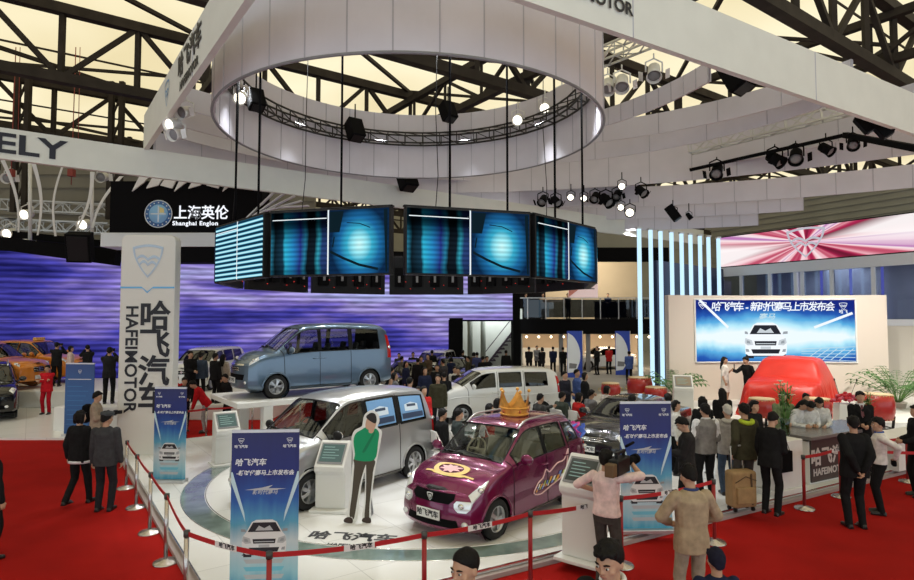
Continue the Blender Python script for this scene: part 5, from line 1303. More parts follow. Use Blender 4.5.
def ik(a, t, l1, l2, pole):
    a = Vector(a); t = Vector(t); d = t - a; L = min(d.length, (l1 + l2) * .998); dn = d.normalized(); t = a + dn * L
    x = (l1 * l1 - l2 * l2 + L * L) / (2 * L); h = math.sqrt(max(0, l1 * l1 - x * x))
    pv = Vector(pole); pv = (pv - dn * pv.dot(dn)); pv = pv.normalized() if pv.length > 1e-5 else Vector((0, 1, 0))
    return a + dn * x + pv * h, t
def job(mb, name, m, parent, voxel, smooth=6, wrinkle=0.0, seed=0):
    o = mb.obj(name, m, parent)
    md = o.modifiers.new('r', 'REMESH'); md.mode = 'VOXEL'; md.voxel_size = voxel; md.use_smooth_shade = True
    s_ = o.modifiers.new('s', 'SMOOTH'); s_.factor = .5; s_.iterations = smooth
    JOBS.append((o, wrinkle, seed)); return o
def finish_jobs():
    bpy.context.view_layer.update(); dg = bpy.context.evaluated_depsgraph_get(); done = {}
    news = []
    for o, wr, sd in JOBS: news.append(bpy.data.meshes.new_from_object(o.evaluated_get(dg)))
    for (o, wr, sd), me in zip(JOBS, news):
        ms = list(o.data.materials); o.modifiers.clear(); old = o.data; o.data = me; me.materials.clear()
        for m in ms: me.materials.append(m)
        if wr > 0:
            for v, n_ in zip(me.vertices, [Vector(v.normal) for v in me.vertices]):
                c = v.co; f = mnoise.noise(Vector((c.x * 9 + sd, c.y * 9, c.z * 5))) * .6 + mnoise.noise(Vector((c.x * 22 + sd, c.y * 22, c.z * 11))) * .4
                v.co = c + n_ * f * wr
        me.polygons.foreach_set('use_smooth', [True] * len(me.polygons)); me.update()
    JOBS.clear()
NP_ = [0]
def person(loc, rot, h=1.70, label='', top=(.02, .02, .02), bottom=(.015, .015, .018), kind='jacket', hair='short', hairm=None, shoes=SHOE, hands=None, feet=None, lean=0, head=(0, 0), pelvis=None,
           group='visitors in the hall', near=0, girth=1.0, skin=None, sleeve='long', skirt=False, face=None, collar=None, hood=None, name='person', cat='person', elbow=None, extra=None, vox=None, hat=None):
    """loc: ground point, rot: degrees, 0 faces the camera side (-y), 90 faces +x. The figure's own left hand is on +x"""
    NP_[0] += 1; sd = NP_[0]
    k = h / 1.70; root = thing(name, label, cat, loc, R(rot), group); root.scale = (k, k, k)
    skin = skin or SKIN; hairm = hairm or HAIRM
    vx = vox or (.0085 if near == 2 else .013 if near == 1 else .022)
    pz = pelvis if pelvis is not None else (0, 0, .93)
    pz = Vector(pz); T = Matrix.Translation(pz) @ Matrix.Rotation(R(lean), 4, 'X') @ Matrix.Translation((0, 0, -.93))
    hp_, hy = head; HT = T @ Matrix.Translation((0, .01, 1.47)) @ Matrix.Rotation(R(hy), 4, 'Z') @ Matrix.Rotation(R(hp_), 4, 'X') @ Matrix.Translation((0, -.01, -1.47))
    fem = hair in ('long', 'bun', 'bob'); sw = .152 if fem else .170; g = girth
    sh = [T @ Vector((s_ * sw, .012, 1.368)) for s_ in (1, -1)]
    hip = [T @ Vector((s_ * .088, 0, .90)) for s_ in (1, -1)]
    if pelvis is not None and pz.z < .7: hip = [pz + Vector((s_ * .088, 0, -.02)) for s_ in (1, -1)]
    if hands is None: hands = [(.235, -.06, .80), (-.235, -.06, .80)]
    if feet is None: feet = [(.10, 0, .075), (-.10, .0, .075)]
    el, wr_ = [], []
    for i, s_ in enumerate((1, -1)):
        ep = (elbow[i] if elbow else (s_ * .6, .15, -1) if Vector(hands[i]).z > 1.3 else (s_ * .35, .8, -.25)); e, w = ik(sh[i], hands[i], .285, .255, Vector(ep)); el.append(e); wr_.append(w)
    kn, an = [], []
    for i, s_ in enumerate((1, -1)):
        kk, a_ = ik(hip[i], feet[i], .425, .415, Vector((s_ * .12, -1, .1))); kn.append(kk); an.append(a_)
    # ---- body: one continuous surface
    b = MB()
    loftz(b, [(.84, 0, .12 * g, .09 * g), (.93, 0, .155 * g, .105 * g), (1.06, 0, .135 * g, .095 * g), (1.22, 0, .15 * g, .105 * g), (1.33, .005, .155, .10), (1.40, .012, .11, .07), (1.43, .015, .05, .045)], T)
    for i in (0, 1):
        capsule(b, sh[i], el[i], .050, .040); capsule(b, el[i], wr_[i], .040, .027)
        capsule(b, hip[i], kn[i], .082 * g, .055); capsule(b, kn[i], an[i], .055, .038)
        fd = Vector((an[i].x - 0, 0, 0)) * .25; capsule(b, an[i] + Vector((0, .03, -.035)), an[i] + Vector((fd.x * .3, -.13, -.05)), .035, .026)
        # hand: palm, four fingers, thumb
        fa = (wr_[i] - el[i]).normalized(); s_ = 1 if i == 0 else -1
        nx = Vector((-s_, 0, 0)); nx = (nx - fa * nx.dot(fa)); nx = nx.normalized() if nx.length > .1 else Vector((0, 0, -1)); sdv = fa.cross(nx).normalized()
        if sdv.y > 0: sdv = -sdv
        wv = wr_[i]; P0 = wv + fa * .02; P1 = wv + fa * .085
        for q in (-.024, -.008, .008, .024): capsule(b, wv + fa * .012 + sdv * q * .6, P1 + sdv * q, .014, .012, 8)
        for q, L_ in ((-.026, .055), (-.009, .068), (.009, .073), (.026, .064)):
            a0 = P1 + sdv * q; a1 = a0 + (fa * .85 + nx * .5).normalized() * L_ * .55; a2 = a1 + (fa * .35 + nx * .94).normalized() * L_ * .45
            capsule(b, a0, a1, .0095, .009, 7); capsule(b, a1, a2, .009, .0075, 7)
        t0 = wv + fa * .03 + sdv * .025; t1 = t0 + (fa * .6 + sdv * .7 + nx * .35).normalized() * .036; t2 = t1 + (fa * .9 + nx * .5).normalized() * .03
        capsule(b, t0, t1, .013, .011, 7); capsule(b, t1, t2, .011, .009, 7)
    capsule(b, T @ Vector((0, .018, 1.38)), HT @ Vector((0, .008, 1.53)), .056, .052)
    H_ = lambda c, r_, n=14, m=10: b.ell((0, 0, 0), r_, n, m, 0, HT @ Matrix.Translation(c))
    H_((0, .005, 1.598), (.075, .094, .102)); H_((0, -.030, 1.535), (.056, .062, .072)); H_((0, -.060, 1.492), (.026, .024, .02))
    if near >= 1:
        H_((0, -.094, 1.556), (.017, .02, .014)); H_((0, -.088, 1.578), (.010, .014, .03)); H_((0, -.08, 1.528), (.026, .016, .016)); H_((0, -.082, 1.605), (.05, .012, .010))
        for s_ in (1, -1): H_((s_ * .076, .012, 1.568), (.010, .020, .032)); H_((s_ * .045, -.06, 1.555), (.024, .022, .024))
    else:
        H_((0, -.096, 1.562), (.015, .018, .022))
        for s_ in (1, -1): H_((s_ * .076, .012, 1.568), (.012, .022, .034))
    job(b, 'body', skin, root, vx, 4)
    # ---- face
    if face if face is not None else near >= 2:
        mb = MB(); mb2 = MB(); mb3 = MB(); mb4 = MB()
        for s_ in (1, -1):
            mb.ell((0, 0, 0), (.013, .008, .0065), 10, 6, 0, HT @ Matrix.Translation((s_ * .033, -.0855, 1.586)))
            mb2.ell((0, 0, 0), (.0065, .004, .0075), 8, 6, 0, HT @ Matrix.Translation((s_ * .033, -.0935, 1.586)))
            mb3.tube([HT @ Vector((s_ * .018, -.0965, 1.608)), HT @ Vector((s_ * .036, -.092, 1.613)), HT @ Vector((s_ * .052, -.078, 1.606))], [.005, .0055, .003], 6)
        mb4.ell((0, 0, 0), (.024, .008, .0055), 10, 6, 0, HT @ Matrix.Translation((0, -.0925, 1.525)))
        e = mb.obj('eyes', EYEW, root); mb2.obj('pupils', EYEB, e); mb3.obj('eyebrows', HAIRM, root); mb4.obj('mouth', LIP, root)
    # ---- hair
    if hair:
        hb = MB(); M_ = HT @ Matrix.Translation((0, .010, 1.612))
        vs = []; fs = []; n, m = 20, 12
        for i in range(m + 1):
            a = PI * i / m
            for j in range(n):
                t = 2 * PI * j / n; x, y, z = .086 * math.sin(a) * math.cos(t), .104 * math.sin(a) * math.sin(t), .102 * math.cos(a)
                lim = .022 + (-y - .05) * .9 if y < -.05 else (.022 - (y + .05) * .95)
                if hair in ('bob', 'long'): lim = .045 + (-y) * .15 if y < -.03 else -.13
                if z < lim: z = max(z, lim - .012) if z > lim - .03 else lim - .012; x *= .93; y *= .95
                vs.append((x, y, z))
        for i in range(m):
            for j in range(n): fs.append((i * n + j, (i + 1) * n + j, (i + 1) * n + (j + 1) % n, i * n + (j + 1) % n))
        hb.add(vs, fs, 0, True, M_)
        rr = random.Random(sd)
        if near and hair in ('short', 'bob', 'long', 'neat'):
            for q in range(26):   # loose locks over the crown and along the hairline
                a = rr.uniform(0, 2 * PI); e_ = rr.uniform(.15, 1.15) if q > 9 else 1.15; x, y, z = .080 * math.sin(e_) * math.cos(a), .097 * math.sin(e_) * math.sin(a), .098 * math.cos(e_)
                if q <= 9: a = -PI / 2 + (q - 4.5) * .24; x, y, z = .074 * math.cos(a), .092 * math.sin(a), .040 + rr.uniform(-.012, .02)
                hb.ell((0, 0, 0), (rr.uniform(.014, .021), rr.uniform(.016, .027), rr.uniform(.010, .017)), 8, 6, 0, M_ @ Matrix.Translation((x, y, z)) @ Matrix.Rotation(rr.uniform(-.8, .8), 4, 'Y'))
            for s_ in (1, -1): hb.ell((0, 0, 0), (.012, .026, .036), 8, 6, 0, M_ @ Matrix.Translation((s_ * .074, .005, -.012)))
            hb.ell((0, 0, 0), (.055, .030, .05), 10, 6, 0, M_ @ Matrix.Translation((0, .072, -.045)))
        if hair == 'long':
            for x, r_ in ((0, .07), (.045, .055), (-.045, .055)): capsule(hb, HT @ Vector((x, .055, 1.60)), T @ Vector((x * 1.25, .115, 1.30)), r_, r_ * .62)
        if hair == 'bun': hb.ell((0, 0, 0), (.045, .045, .045), 10, 8, 0, HT @ Matrix.Translation((0, .115, 1.63)))
        if hair == 'bob':
            for x in (.06, -.06, 0): capsule(hb, HT @ Vector((x, .04, 1.62)), HT @ Vector((x * 1.15, .045, 1.50)), .045, .035)
        job(hb, 'hair', hairm, root, max(.008, vx * .75), 2, .009 if near else .004, sd)
    if hat:
        hb = MB(); M_ = HT @ Matrix.Translation((0, 0, 1.63))
        hb.lathe([(.100, 0), (.112, .035), (.108, .06), (.06, .078), (0, .08)], 20, 0, M_)
        hb.add([(-.07, -.09, .005), (.07, -.09, .005), (.05, -.15, -.012), (-.05, -.15, -.012), (-.07, -.09, .012), (.07, -.09, .012), (.05, -.15, -.005), (-.05, -.15, -.005)], [(0, 1, 2, 3), (7, 6, 5, 4), (0, 4, 5, 1), (1, 5, 6, 2), (2, 6, 7, 3), (3, 7, 4, 0)], 0, False, M_); hb.obj('cap', hat, root)
    # ---- upper garment
    if top is not None:
        c = MB(); i_ = .016 if kind == 'shirt' else .026; hem = {'shirt': .90, 'jacket': .78, 'coat': .56, 'vest': .84}.get(kind, .84)
        seated = pz.z < .7
        if seated: hem = max(hem, .86)
        secs = [(hem, 0, (.168 + i_) * g, (.112 + i_) * g), (.95, 0, (.160 + i_) * g, (.110 + i_) * g), (1.06, 0, (.142 + i_) * g, (.100 + i_) * g), (1.22, 0, (.154 + i_) * g, (.108 + i_) * g), (1.33, .006, .158 + i_, .104 + i_), (1.39, .012, .125 + i_ * .8, .080 + i_ * .6), (1.425, .014, .085 + i_ * .6, .062 + i_ * .5), (1.445, .016, .062 + i_ * .5, .055 + i_ * .5)]
        loftz(c, secs, T)
        for i in (0, 1):
            capsule(c, sh[i], el[i], .046 + i_, .040 + i_)
            if sleeve == 'long': capsule(c, el[i], el[i].lerp(wr_[i], .97), .041 + i_, .030 + i_ * .7)
            elif sleeve == 'half': pass
        tm = top if not isinstance(top, tuple) else cloth(top); job(c, 'jacket' if kind in ('jacket', 'coat') else 'vest' if kind == 'vest' else 'shirt', tm, root, vx, 5, .012 if kind != 'shirt' else .008, sd)
        if collar:
            cm = cloth(collar); mb = MB()
            mb.tube([T @ Vector((.066 * math.cos(a), .014 + .060 * math.sin(a), 1.448 - .018 * math.sin(a) * -1 * (1 if math.sin(a) < 0 else .2))) for a in [2 * PI * j / 20 for j in range(20)]], .016, 8, closed=True)
            mb.obj('collar', cm, root)
        if hood:
            mb = MB(); 
            for a in [PI * (.05 + .9 * j / 8) for j in range(9)]: mb.ell(T @ Vector((.10 * math.cos(a), .05 + .085 * math.sin(a), 1.42 - .03 * math.sin(a))), (.045, .045, .04), 8, 6)
            job(mb, 'hood', cloth(hood), root, max(vx, .012), 4, .004, sd)
    # ---- lower garment
    bm_ = bottom if not isinstance(bottom, tuple) else cloth(bottom)
    c = MB()
    if skirt:
        loftz(c, [(.50, 0, .20, .16), (.70, 0, .19, .14), (.90, 0, .172, .122), (1.02, 0, .142, .10)], T); job(c, 'skirt', bm_, root, vx, 5, .010, sd)
    else:
        if pz.z < .7: capsule(c, pz + Vector((-.07, .02, -.0)), pz + Vector((.07, .02, 0)), .115, .115)
        else: loftz(c, [(.80, 0, .135 * g, .10 * g), (.90, 0, .168 * g, .116 * g), (1.00, 0, .155 * g, .108 * g)], T)
        for i in (0, 1):
            capsule(c, hip[i], kn[i], .092 * g, .068); capsule(c, kn[i], an[i] + Vector((0, .005, -.015)), .068, .055)
        job(c, 'trousers', bm_, root, vx, 5, .010, sd)
    # ---- shoes
    if shoes:
        for i in (0, 1):
            c = MB(); a_ = an[i]; capsule(c, a_ + Vector((0, .035, -.037)), a_ + Vector((0, -.05, -.037)), .042, .044); capsule(c, a_ + Vector((0, -.05, -.042)), a_ + Vector(((.02 if i == 0 else -.02), -.145, -.047)), .042, .030); c.cbox(a_ + Vector((0, -.05, -.066)), (.085, .24, .018)); job(c, 'shoe', shoes, root, .011, 3)
    ctx = dict(root=root, T=T, HT=HT, wrist=wr_, elbow=el, k=k)
    if extra: extra(ctx)
    return root
def child_box(root, name, m, boxes, bevel=.01):
    mb = MB()
    for c, d in boxes: mb.cbox(c, d)
    return mb.obj(name, m, root, bevel)
# ================================================================ printed roll-up banners
M_BN = {k: mat('print_' + k, c, .45) for k, c in dict(navy=(.012, .02, .14), blue=(.02, .06, .30), mid=(.05, .22, .50), sky=(.16, .50, .66), pale=(.50, .68, .76), white=(.72, .75, .78), grey=(.30, .33, .36), dark=(.02, .022, .03), silver=(.45, .48, .52)).items()}
BNK = list(M_BN)
def grad_print(name, stops):
    m, nt, N, L = node_mat(name); b = N['Principled BSDF']; tc = N.new('ShaderNodeTexCoord'); sp = N.new('ShaderNodeSeparateXYZ'); L.new(tc.outputs['Generated'], sp.inputs[0])
    n = N.new('ShaderNodeTexNoise'); n.inputs['Scale'].default_value = 6; mp = N.new('ShaderNodeMapping'); mp.inputs['Scale'].default_value = (1, 1, .35); L.new(tc.outputs['Generated'], mp.inputs[0]); L.new(mp.outputs[0], n.inputs['Vector'])
    r = ramp(N, stops); L.new(mth(N, L, 'ADD', sp.outputs['Z'], mth(N, L, 'MULTIPLY_ADD', n.outputs['Fac'], .16, -.08)), r.inputs['Fac']); L.new(r.outputs['Color'], b.inputs['Base Color']); b.inputs['Roughness'].default_value = .4
    return m
M_BPRINT = grad_print('banner_print', [(0, (.05, .30, .48)), (.10, (.30, .55, .66)), (.28, (.55, .66, .72)), (.40, (.10, .36, .55)), (.55, (.02, .10, .38)), (.72, (.010, .022, .17)), (1, (.008, .012, .10))])
M_BPRINT2 = grad_print('banner_print_plain', [(0, (.02, .09, .26)), (.5, (.03, .13, .36)), (1, (.02, .06, .22))])
def car_front(mb, M, w, sx=1.0):
    """a saloon's front drawn as flat printed shapes, width w, origin at ground centre; material slots follow BNK order"""
    k = lambda n_: BNK.index(n_); h = w
    def poly(pts, m, z, mir=False):
        mb.add([(x * w, y * h, z) for x, y in pts], [tuple(range(len(pts)))], k(m), False, M)
        if mir: mb.add([(-x * w, y * h, z) for x, y in pts][::-1], [tuple(range(len(pts)))], k(m), False, M)
    poly([(-.48, .05), (-.40, -.0), (.40, -.0), (.48, .05), (.50, .22), (.48, .40), (.40, .50), (.28, .72), (.18, .77), (-.18, .77), (-.28, .72), (-.40, .50), (-.48, .40), (-.50, .22)], 'white', .002)
    poly([(-.37, .50), (-.25, .71), (.25, .71), (.37, .50)], 'dark', .003); poly([(-.2, .53), (-.12, .64), (0, .58), (.12, .64), (.2, .53)], 'silver', .0035)
    poly([(-.24, .24), (-.26, .34), (.26, .34), (.24, .24)], 'dark', .003); poly([(-.22, .27), (-.225, .29), (.225, .29), (.22, .27)], 'silver', .0035)
    poly([(.29, .25), (.32, .36), (.47, .41), (.49, .30), (.42, .24)], 'silver', .003, True); poly([(.35, .28), (.37, .34), (.44, .36), (.44, .29)], 'grey', .0035, True)
    poly([(-.30, .05), (-.34, .15), (.34, .15), (.30, .05)], 'dark', .003); poly([(.38, .09), (.40, .15), (.47, .16), (.46, .09)], 'grey', .003, True)
    poly([(-.12, .155), (-.12, .215), (.12, .215), (.12, .155)], 'silver', .0032)
    poly([(.40, .50), (.42, .56), (.52, .57), (.52, .51)], 'grey', .0025, True); poly([(-.5, -.02), (-.42, .04), (.42, .04), (.5, -.02)], 'dark', .0015)
    poly([(.28, -.06), (.28, .02), (.46, .06), (.46, -.06)], 'dark', .001, True)
def rollup(name, label, loc, rz, w, h, wording=True, plain=False):
    t = thing(name, label, 'banner', loc, rz, 'standing banners')
    MB().box(-w / 2, -.01, .06, w / 2, .01, h).obj('print', M_BPRINT2 if plain else M_BPRINT, t)
    MB().box(-w / 2 - .02, -.10, 0, w / 2 + .02, .10, .06).obj('base', M_ALU, t, .01); MB().box(-w / 2, -.018, h - .025, w / 2, .018, h + .01).obj('top_rail', M_ALU, t)
    MB().cyl((0, .05, .05), (0, .03, h), .012, 8).obj('rear_pole', M_ALU, t)
    F = lambda x, z: face_M((x, -.0115, z), (1, 0, 0)); mb = MB(); wi = BNK.index('white')
    if not plain:
        car_front(mb, F(.0, h * .235), w * .66)
        # reflection under the printed car
        for k in range(3): mb.add([(-w * .3, -.02 - .09 * k, .001), (w * .3, -.02 - .09 * k, .001), (w * .26, -.07 - .09 * k, .001), (-w * .26, -.07 - .09 * k, .001)], [(0, 1, 2, 3)], BNK.index('silver' if k % 2 == 0 else 'sky'), False, F(0, h * .215))
        for s_ in (1, -1): mb.add([(s_ * w * .48, .62, .001), (s_ * w * .5, .62, .001), (s_ * w * .5, .50, .001), (s_ * w * .28, 0.02, .001), (s_ * w * .30, .14, .001)], [(0, 1, 2, 3, 4)], BNK.index('pale'), False, F(0, h * .42))
        mb.text('哈飞汽车', w * .115, F(-w * .22, h * .80), wi, 0, .002, shear=.2); mb.text('-新时代赛马上市发布会', w * .083, F(w * .0, h * .735), wi, 0, .0015, shear=.2)
        sil = [(-.30, -.02), (-.05, .01), (.12, .05), (.05, .0), (.32, -.005), (.1, -.03)]
        mb.add([(x * w, y * w, .001) for x, y in sil], [tuple(range(6))], BNK.index('silver'), False, F(0, h * .64)); mb.text('新时代赛马', w * .075, F(0, h * .615), BNK.index('silver'), 0, .001, shear=.3)
        for s_ in (1, -1):
            emblem(mb, F(s_ * w * .36, h * .935), w * .09, w * .085, wi); mb.text('哈飞汽车', w * .05, F(s_ * w * .36, h * .90), wi, 0, .001)
    else:
        emblem(mb, F(0, h * .88), w * .12, w * .14, wi); mb.text('HAFEI', w * .08, F(0, h * .83), wi, 0, .001) if False else None
        mb.add([(-w * .4, -.01, 0), (w * .4, -.01, 0), (w * .4, .008, 0), (-w * .4, .008, 0)], [(0, 1, 2, 3)], wi, False, F(0, h * .78))
        for k in range(9): mb.add([(-w * .42, -.006, 0), (w * (.1 + .3 * ((k * 5) % 7) / 7), -.006, 0), (w * (.1 + .3 * ((k * 5) % 7) / 7), .008, 0), (-w * .42, .008, 0)], [(0, 1, 2, 3)], BNK.index('mid'), False, F(0, h * (.68 - .065 * k)))
    mb.obj('printed_picture', [M_BN[k] for k in BNK], t)
    return t
p = D(265, 500, 7.35); rollup('rollup_banner', 'large blue roll-up banner with printed white car, nearest the front at the red rope', (p.x, p.y, SZ), R(4), .80, 1.92)
p = G(169, 482, SZ); rollup('rollup_banner', 'blue roll-up banner with printed white car beside the tall sign column', (p.x, p.y, SZ), R(-4), .66, 1.88)
p = G(647, 532, SZ); rollup('rollup_banner', 'blue roll-up banner with printed white car behind the cameraman', (p.x, p.y, SZ), R(3), .80, 1.98)
p = G(75, 437, .06); rollup('rollup_banner', 'plain blue standing banner on the far left beside the man in red overalls', (p.x, p.y + .15, .06), R(-4), .86, 2.05, plain=True)
# ================================================================ white information kiosks
M_KW = mat('kiosk_white', (.68, .68, .66), .4); M_KS = mat('kiosk_screen', (.05, .09, .09), .15, emit=(.08, .14, .15), estr=.2)
def kiosk(label, loc, rz, w=.58, h=1.22, ms=None, d=.5):
    t = thing('information_kiosk', label, 'kiosk', loc, rz, 'white kiosks')
    MB().prism([(-d * .62, 0), (d * .5, 0), (d * .5, .05), (-d * .62, .05)], -w * .62, w * .62, 0, Matrix.Rotation(PI / 2, 4, 'Z') @ Matrix.Rotation(PI / 2, 4, 'X')).obj('foot', M_KW, t, .01)
    prof = [(-d * .36, .05), (d * .30, .05), (d * .36, h), (d * .22, h + .02), (-d * .52, h - .36), (-d * .50, h - .44), (-d * .36, h - .50)]
    MB().prism(prof, -w / 2, w / 2, 0, Matrix.Rotation(PI / 2, 4, 'Z') @ Matrix.Rotation(PI / 2, 4, 'X')).obj('cabinet', M_KW, t, .015)
    a = Vector((0, -d * .52, h - .36)); b = Vector((0, d * .22, h + .02)); y = (b - a).normalized(); M_ = face_M(a.lerp(b, .5), (1, 0, 0), y); L_ = (b - a).length
    M_.translation += M_.to_3x3() @ Vector((0, 0, .006))
    MB().box(-w * .42, -L_ * .38, 0, w * .42, L_ * .38, .012, 0, M_).obj('bezel', M_GREY, t)
    mb = MB().box(-w * .37, -L_ * .32, .010, w * .37, L_ * .32, .016, 0, M_); s_ = mb.obj('screen', ms or M_KS, t)
    mb = MB()
    for k in range(5): mb.box(-w * .3, L_ * (.2 - .1 * k), .0165, w * (.05 + .05 * ((k * 3) % 5)), L_ * (.2 - .1 * k) + .014, .0175, 0, M_)
    mb.obj('screen_lines', mat('screen_line', (.2, .35, .35), .3), s_)
    return t
# prism profile is given in (y,z): rotate so that x of the profile runs along local y
p = G(331, 512, SZ); kiosk('white information kiosk beside the green cutout figure', (p.x, p.y + .2, SZ), R(-8), .53, 1.12)
p = G(222, 466, SZ); kiosk('white information kiosk between the tilted stand and the front banner, left of the silver car', (p.x, p.y + .2, SZ), R(34), .52, 1.14)
p = G(588, 566, SZ); kiosk('white information kiosk in front of the purple car, left of the cameraman', (p.x + .02, p.y + .25, SZ), R(-38), .53, 1.36, mat('kiosk_screen_dark', (.02, .03, .03), .2))
p = D(683, 395, 19.0); kiosk('small white information kiosk on the stage beside the light tubes', (p.x, 19.0, PZ), R(-14), .58, 1.16, mat('kiosk_screen_tan', (.25, .2, .14), .3))
# ================================================================ cutout figure
def cutout():
    p = G(362, 523, SZ); t = thing('cutout_figure', 'life-size cardboard cutout of a person in green jumper with white outline', 'cutout', (p.x, p.y, SZ), R(2))
    def blob(pts): # smooth closed outline
        out = []; n = len(pts)
        for i in range(n):
            a, b, c, d = [Vector((*pts[(i + k) % n], 0)) for k in (-1, 0, 1, 2)]
            for t_ in (0, .25, .5, .75): q = cr(a, b, c, d, t_, .5); out.append((q.x, q.y))
        return out
    body = [(-.30, .02), (-.22, .0), (-.10, .02), (-.07, .10), (-.02, .55), (.04, .80), (.04, .40), (.0, .06), (.03, -.03), (.14, -.04), (.15, .03), (.14, .30), (.20, .80), (.235, 1.0), (.29, 1.28), (.31, 1.45), (.24, 1.52), (.27, 1.62), (.24, 1.74), (.13, 1.79), (.03, 1.72), (.0, 1.60), (-.02, 1.53), (-.14, 1.46), (-.18, 1.30), (-.15, 1.08), (-.16, .90), (-.20, .5), (-.24, .12)]
    MB().prism(blob(body), -.006, .006, 0, MX).obj('white_board', mat('cutout_white', (.75, .75, .74), .5), t)
    s_ = lambda pts, k=.90: blob(pts)
    def layer(name, pts, m, z): MB().prism(blob(pts), z, z + .002, 0, MX).obj(name, m, t)
    layer('printed_trousers', [(-.16, .10), (-.12, .10), (-.04, .6), (.045, .90), (.06, .86), (.06, .40), (.04, .08), (.11, .06), (.12, .30), (.17, .80), (.19, 1.0), (-.12, 1.02), (-.13, .90), (-.16, .5), (-.20, .14)], mat('print_brown', (.07, .055, .04), .6), .006)
    layer('printed_jumper', [(-.11, 1.0), (.19, 1.0), (.25, 1.28), (.265, 1.43), (.20, 1.50), (.13, 1.46), (.06, 1.52), (-.02, 1.48), (-.11, 1.42), (-.145, 1.30), (-.12, 1.10)], mat('print_green', (.0, .28, .12), .55), .008)
    layer('printed_face', [(.06, 1.50), (.17, 1.48), (.215, 1.57), (.20, 1.68), (.10, 1.70), (.05, 1.60)], mat('print_skin', (.55, .34, .25), .55), .009)
    layer('printed_hair', [(.07, 1.66), (.12, 1.62), (.2, 1.58), (.225, 1.64), (.20, 1.73), (.13, 1.75), (.06, 1.70)], mat('print_hair', (.02, .015, .015), .6), .011)
    layer('printed_hand', [(.10, 1.44), (.16, 1.43), (.19, 1.50), (.15, 1.56), (.11, 1.53)], MATS['print_skin'], .0115)
    for x in (-.21, .08): layer('printed_shoe', [(x - .07, .02), (x + .05, .0), (x + .06, .07), (x, .10), (x - .07, .07)], mat('print_shoe', (.05, .03, .025), .5), .0085)
    layer('printed_sleeve_line', [(.0, 1.12), (.05, 1.14), (.17, 1.36), (.20, 1.44), (.17, 1.43), (.02, 1.18)], mat('print_green_dark', (.0, .18, .08), .55), .0105)
    MB().bar((.05, .012, 1.0), (.12, .45, .02), .03).bar((.12, .45, .01), (.05, .01, .01), .03).obj('rear_strut', M_GREY, t)
cutout()
mb = MB(); p = G(352, 537, SZ + .004)
Mf = Matrix.Translation(p) @ Matrix.Rotation(R(-8), 4, 'Z')
mb.text('哈飞汽车', .34, Mf, 0, .001, .01); mb.text('HAFEIMOTOR', .12, Mf @ Matrix.Translation((.1, -.32, 0)), 0, .001, .003)
o = mb.obj('floor_lettering', M_INK); tag(o, 'black Chinese lettering stuck flat on the white floor before the cutout', 'lettering')
# ================================================================ rope stanchions
M_BELT = mat('red_belt', (.42, .012, .015), .6); M_POST = mat('stanchion_steel', (.50, .46, .44), .25, .9); M_HEAD = mat('stanchion_head', (.05, .05, .05), .4)
def stanchion(label, p, q=None, tagat=None, h=.95, reddish=False, group='rope stanchions'):
    t = thing('rope_stanchion', label, 'stanchion', p, 0, group); p = Vector(p)
    MB().lathe([(.17, 0), (.17, .012), (.155, .03), (.04, .045), (.035, .06)], 28).obj('base', M_POST, t)
    MB().cyl((0, 0, .05), (0, 0, h - .06), .028, 14).obj('post', M_POST if not reddish else mat('stanchion_red', (.30, .012, .014), .4), t); MB().cyl((0, 0, h - .07), (0, 0, h), .036, 14).obj('belt_head', M_HEAD, t)
    if q is not None:
        d = Vector(q) - p; L_ = d.length; n = 12; A = []; B = []; dn = d.normalized(); nn = Vector((-dn.y, dn.x, 0)) * .003
        for i in range(n + 1):
            s_ = i / n; c = d * s_ + Vector((0, 0, h - .035 - .05 * 4 * s_ * (1 - s_) * L_ / 2.5)); A.append([c + nn + Vector((0, 0, .027)), c + nn - Vector((0, 0, .027))]); B.append([c - nn - Vector((0, 0, .027)), c - nn + Vector((0, 0, .027))])
        b = MB().grid([a + bb + [a[0]] for a, bb in zip(A, B)], 0, False).obj('belt', M_BELT, t)
        if tagat:
            c = d * tagat + Vector((0, 0, h - .035 - .05 * 4 * tagat * (1 - tagat) * L_ / 2.5)); e = dn if dn.x > 0 else -dn; M_ = face_M(c, e); M_.translation += (M_.to_3x3() @ Vector((0, 0, 1))) * .006
            mb = MB().box(-.17, -.034, -.002, .17, .034, .001, 0, M_); mb.text('哈飞汽车', .062, M_ @ Matrix.Translation((.02, 0, .003)), 1, .0005, .002); mb.obj('name_tag', [M_PLATE, M_INK], b)
    return t
SP = [G(126, 488.5), G(136, 508), G(149.5, 533), G(165.5, 563), Vector((-3.12, 7.05, 0)), Vector((-1.97, 6.42, 0)), Vector((-.375, 7.0, 0)), Vector((.93, 7.75, 0)), Vector((2.26, 8.4, 0)), Vector((3.9, 9.25, 0))]
SLB = ['steel rope post on the left aisle, nearest the tall sign column', 'steel rope post on the left aisle, second from the sign column', 'steel rope post on the left aisle, third from the sign column', 'steel rope post on the left aisle, fourth from the sign column',
       'steel rope post at the bend of the rope, left of the front banner', 'rope post in front of the large roll-up banner', 'rope post standing before the left front corner of the purple car', 'rope post right of the purple car\'s front wheel', 'rope post beside the cameraman\'s hip', 'rope post behind the person in beige jacket']
for k, p in enumerate(SP):
    stanchion(SLB[k], p, SP[k + 1] if k < 9 else None, {4: .5, 5: .56, 6: .5, 7: .6, 8: .5}.get(k), reddish=k >= 5)
R1, R2, R3 = G(804.5, 509), G(841, 497), G(908, 482)
stanchion('rope post in front of the dark reception desk panel', R1, R2, .9, reddish=True); stanchion('rope post just left of the person in black suit', R2, Vector((9.0, 11.2, 0)), None, reddish=True); stanchion('rope post at the right photo edge with red belt', R3, Vector((8.6, 12.3, 0)), None, reddish=True)
Q = [G(186, 441), G(206, 438), G(252, 432), G(300, 424)]
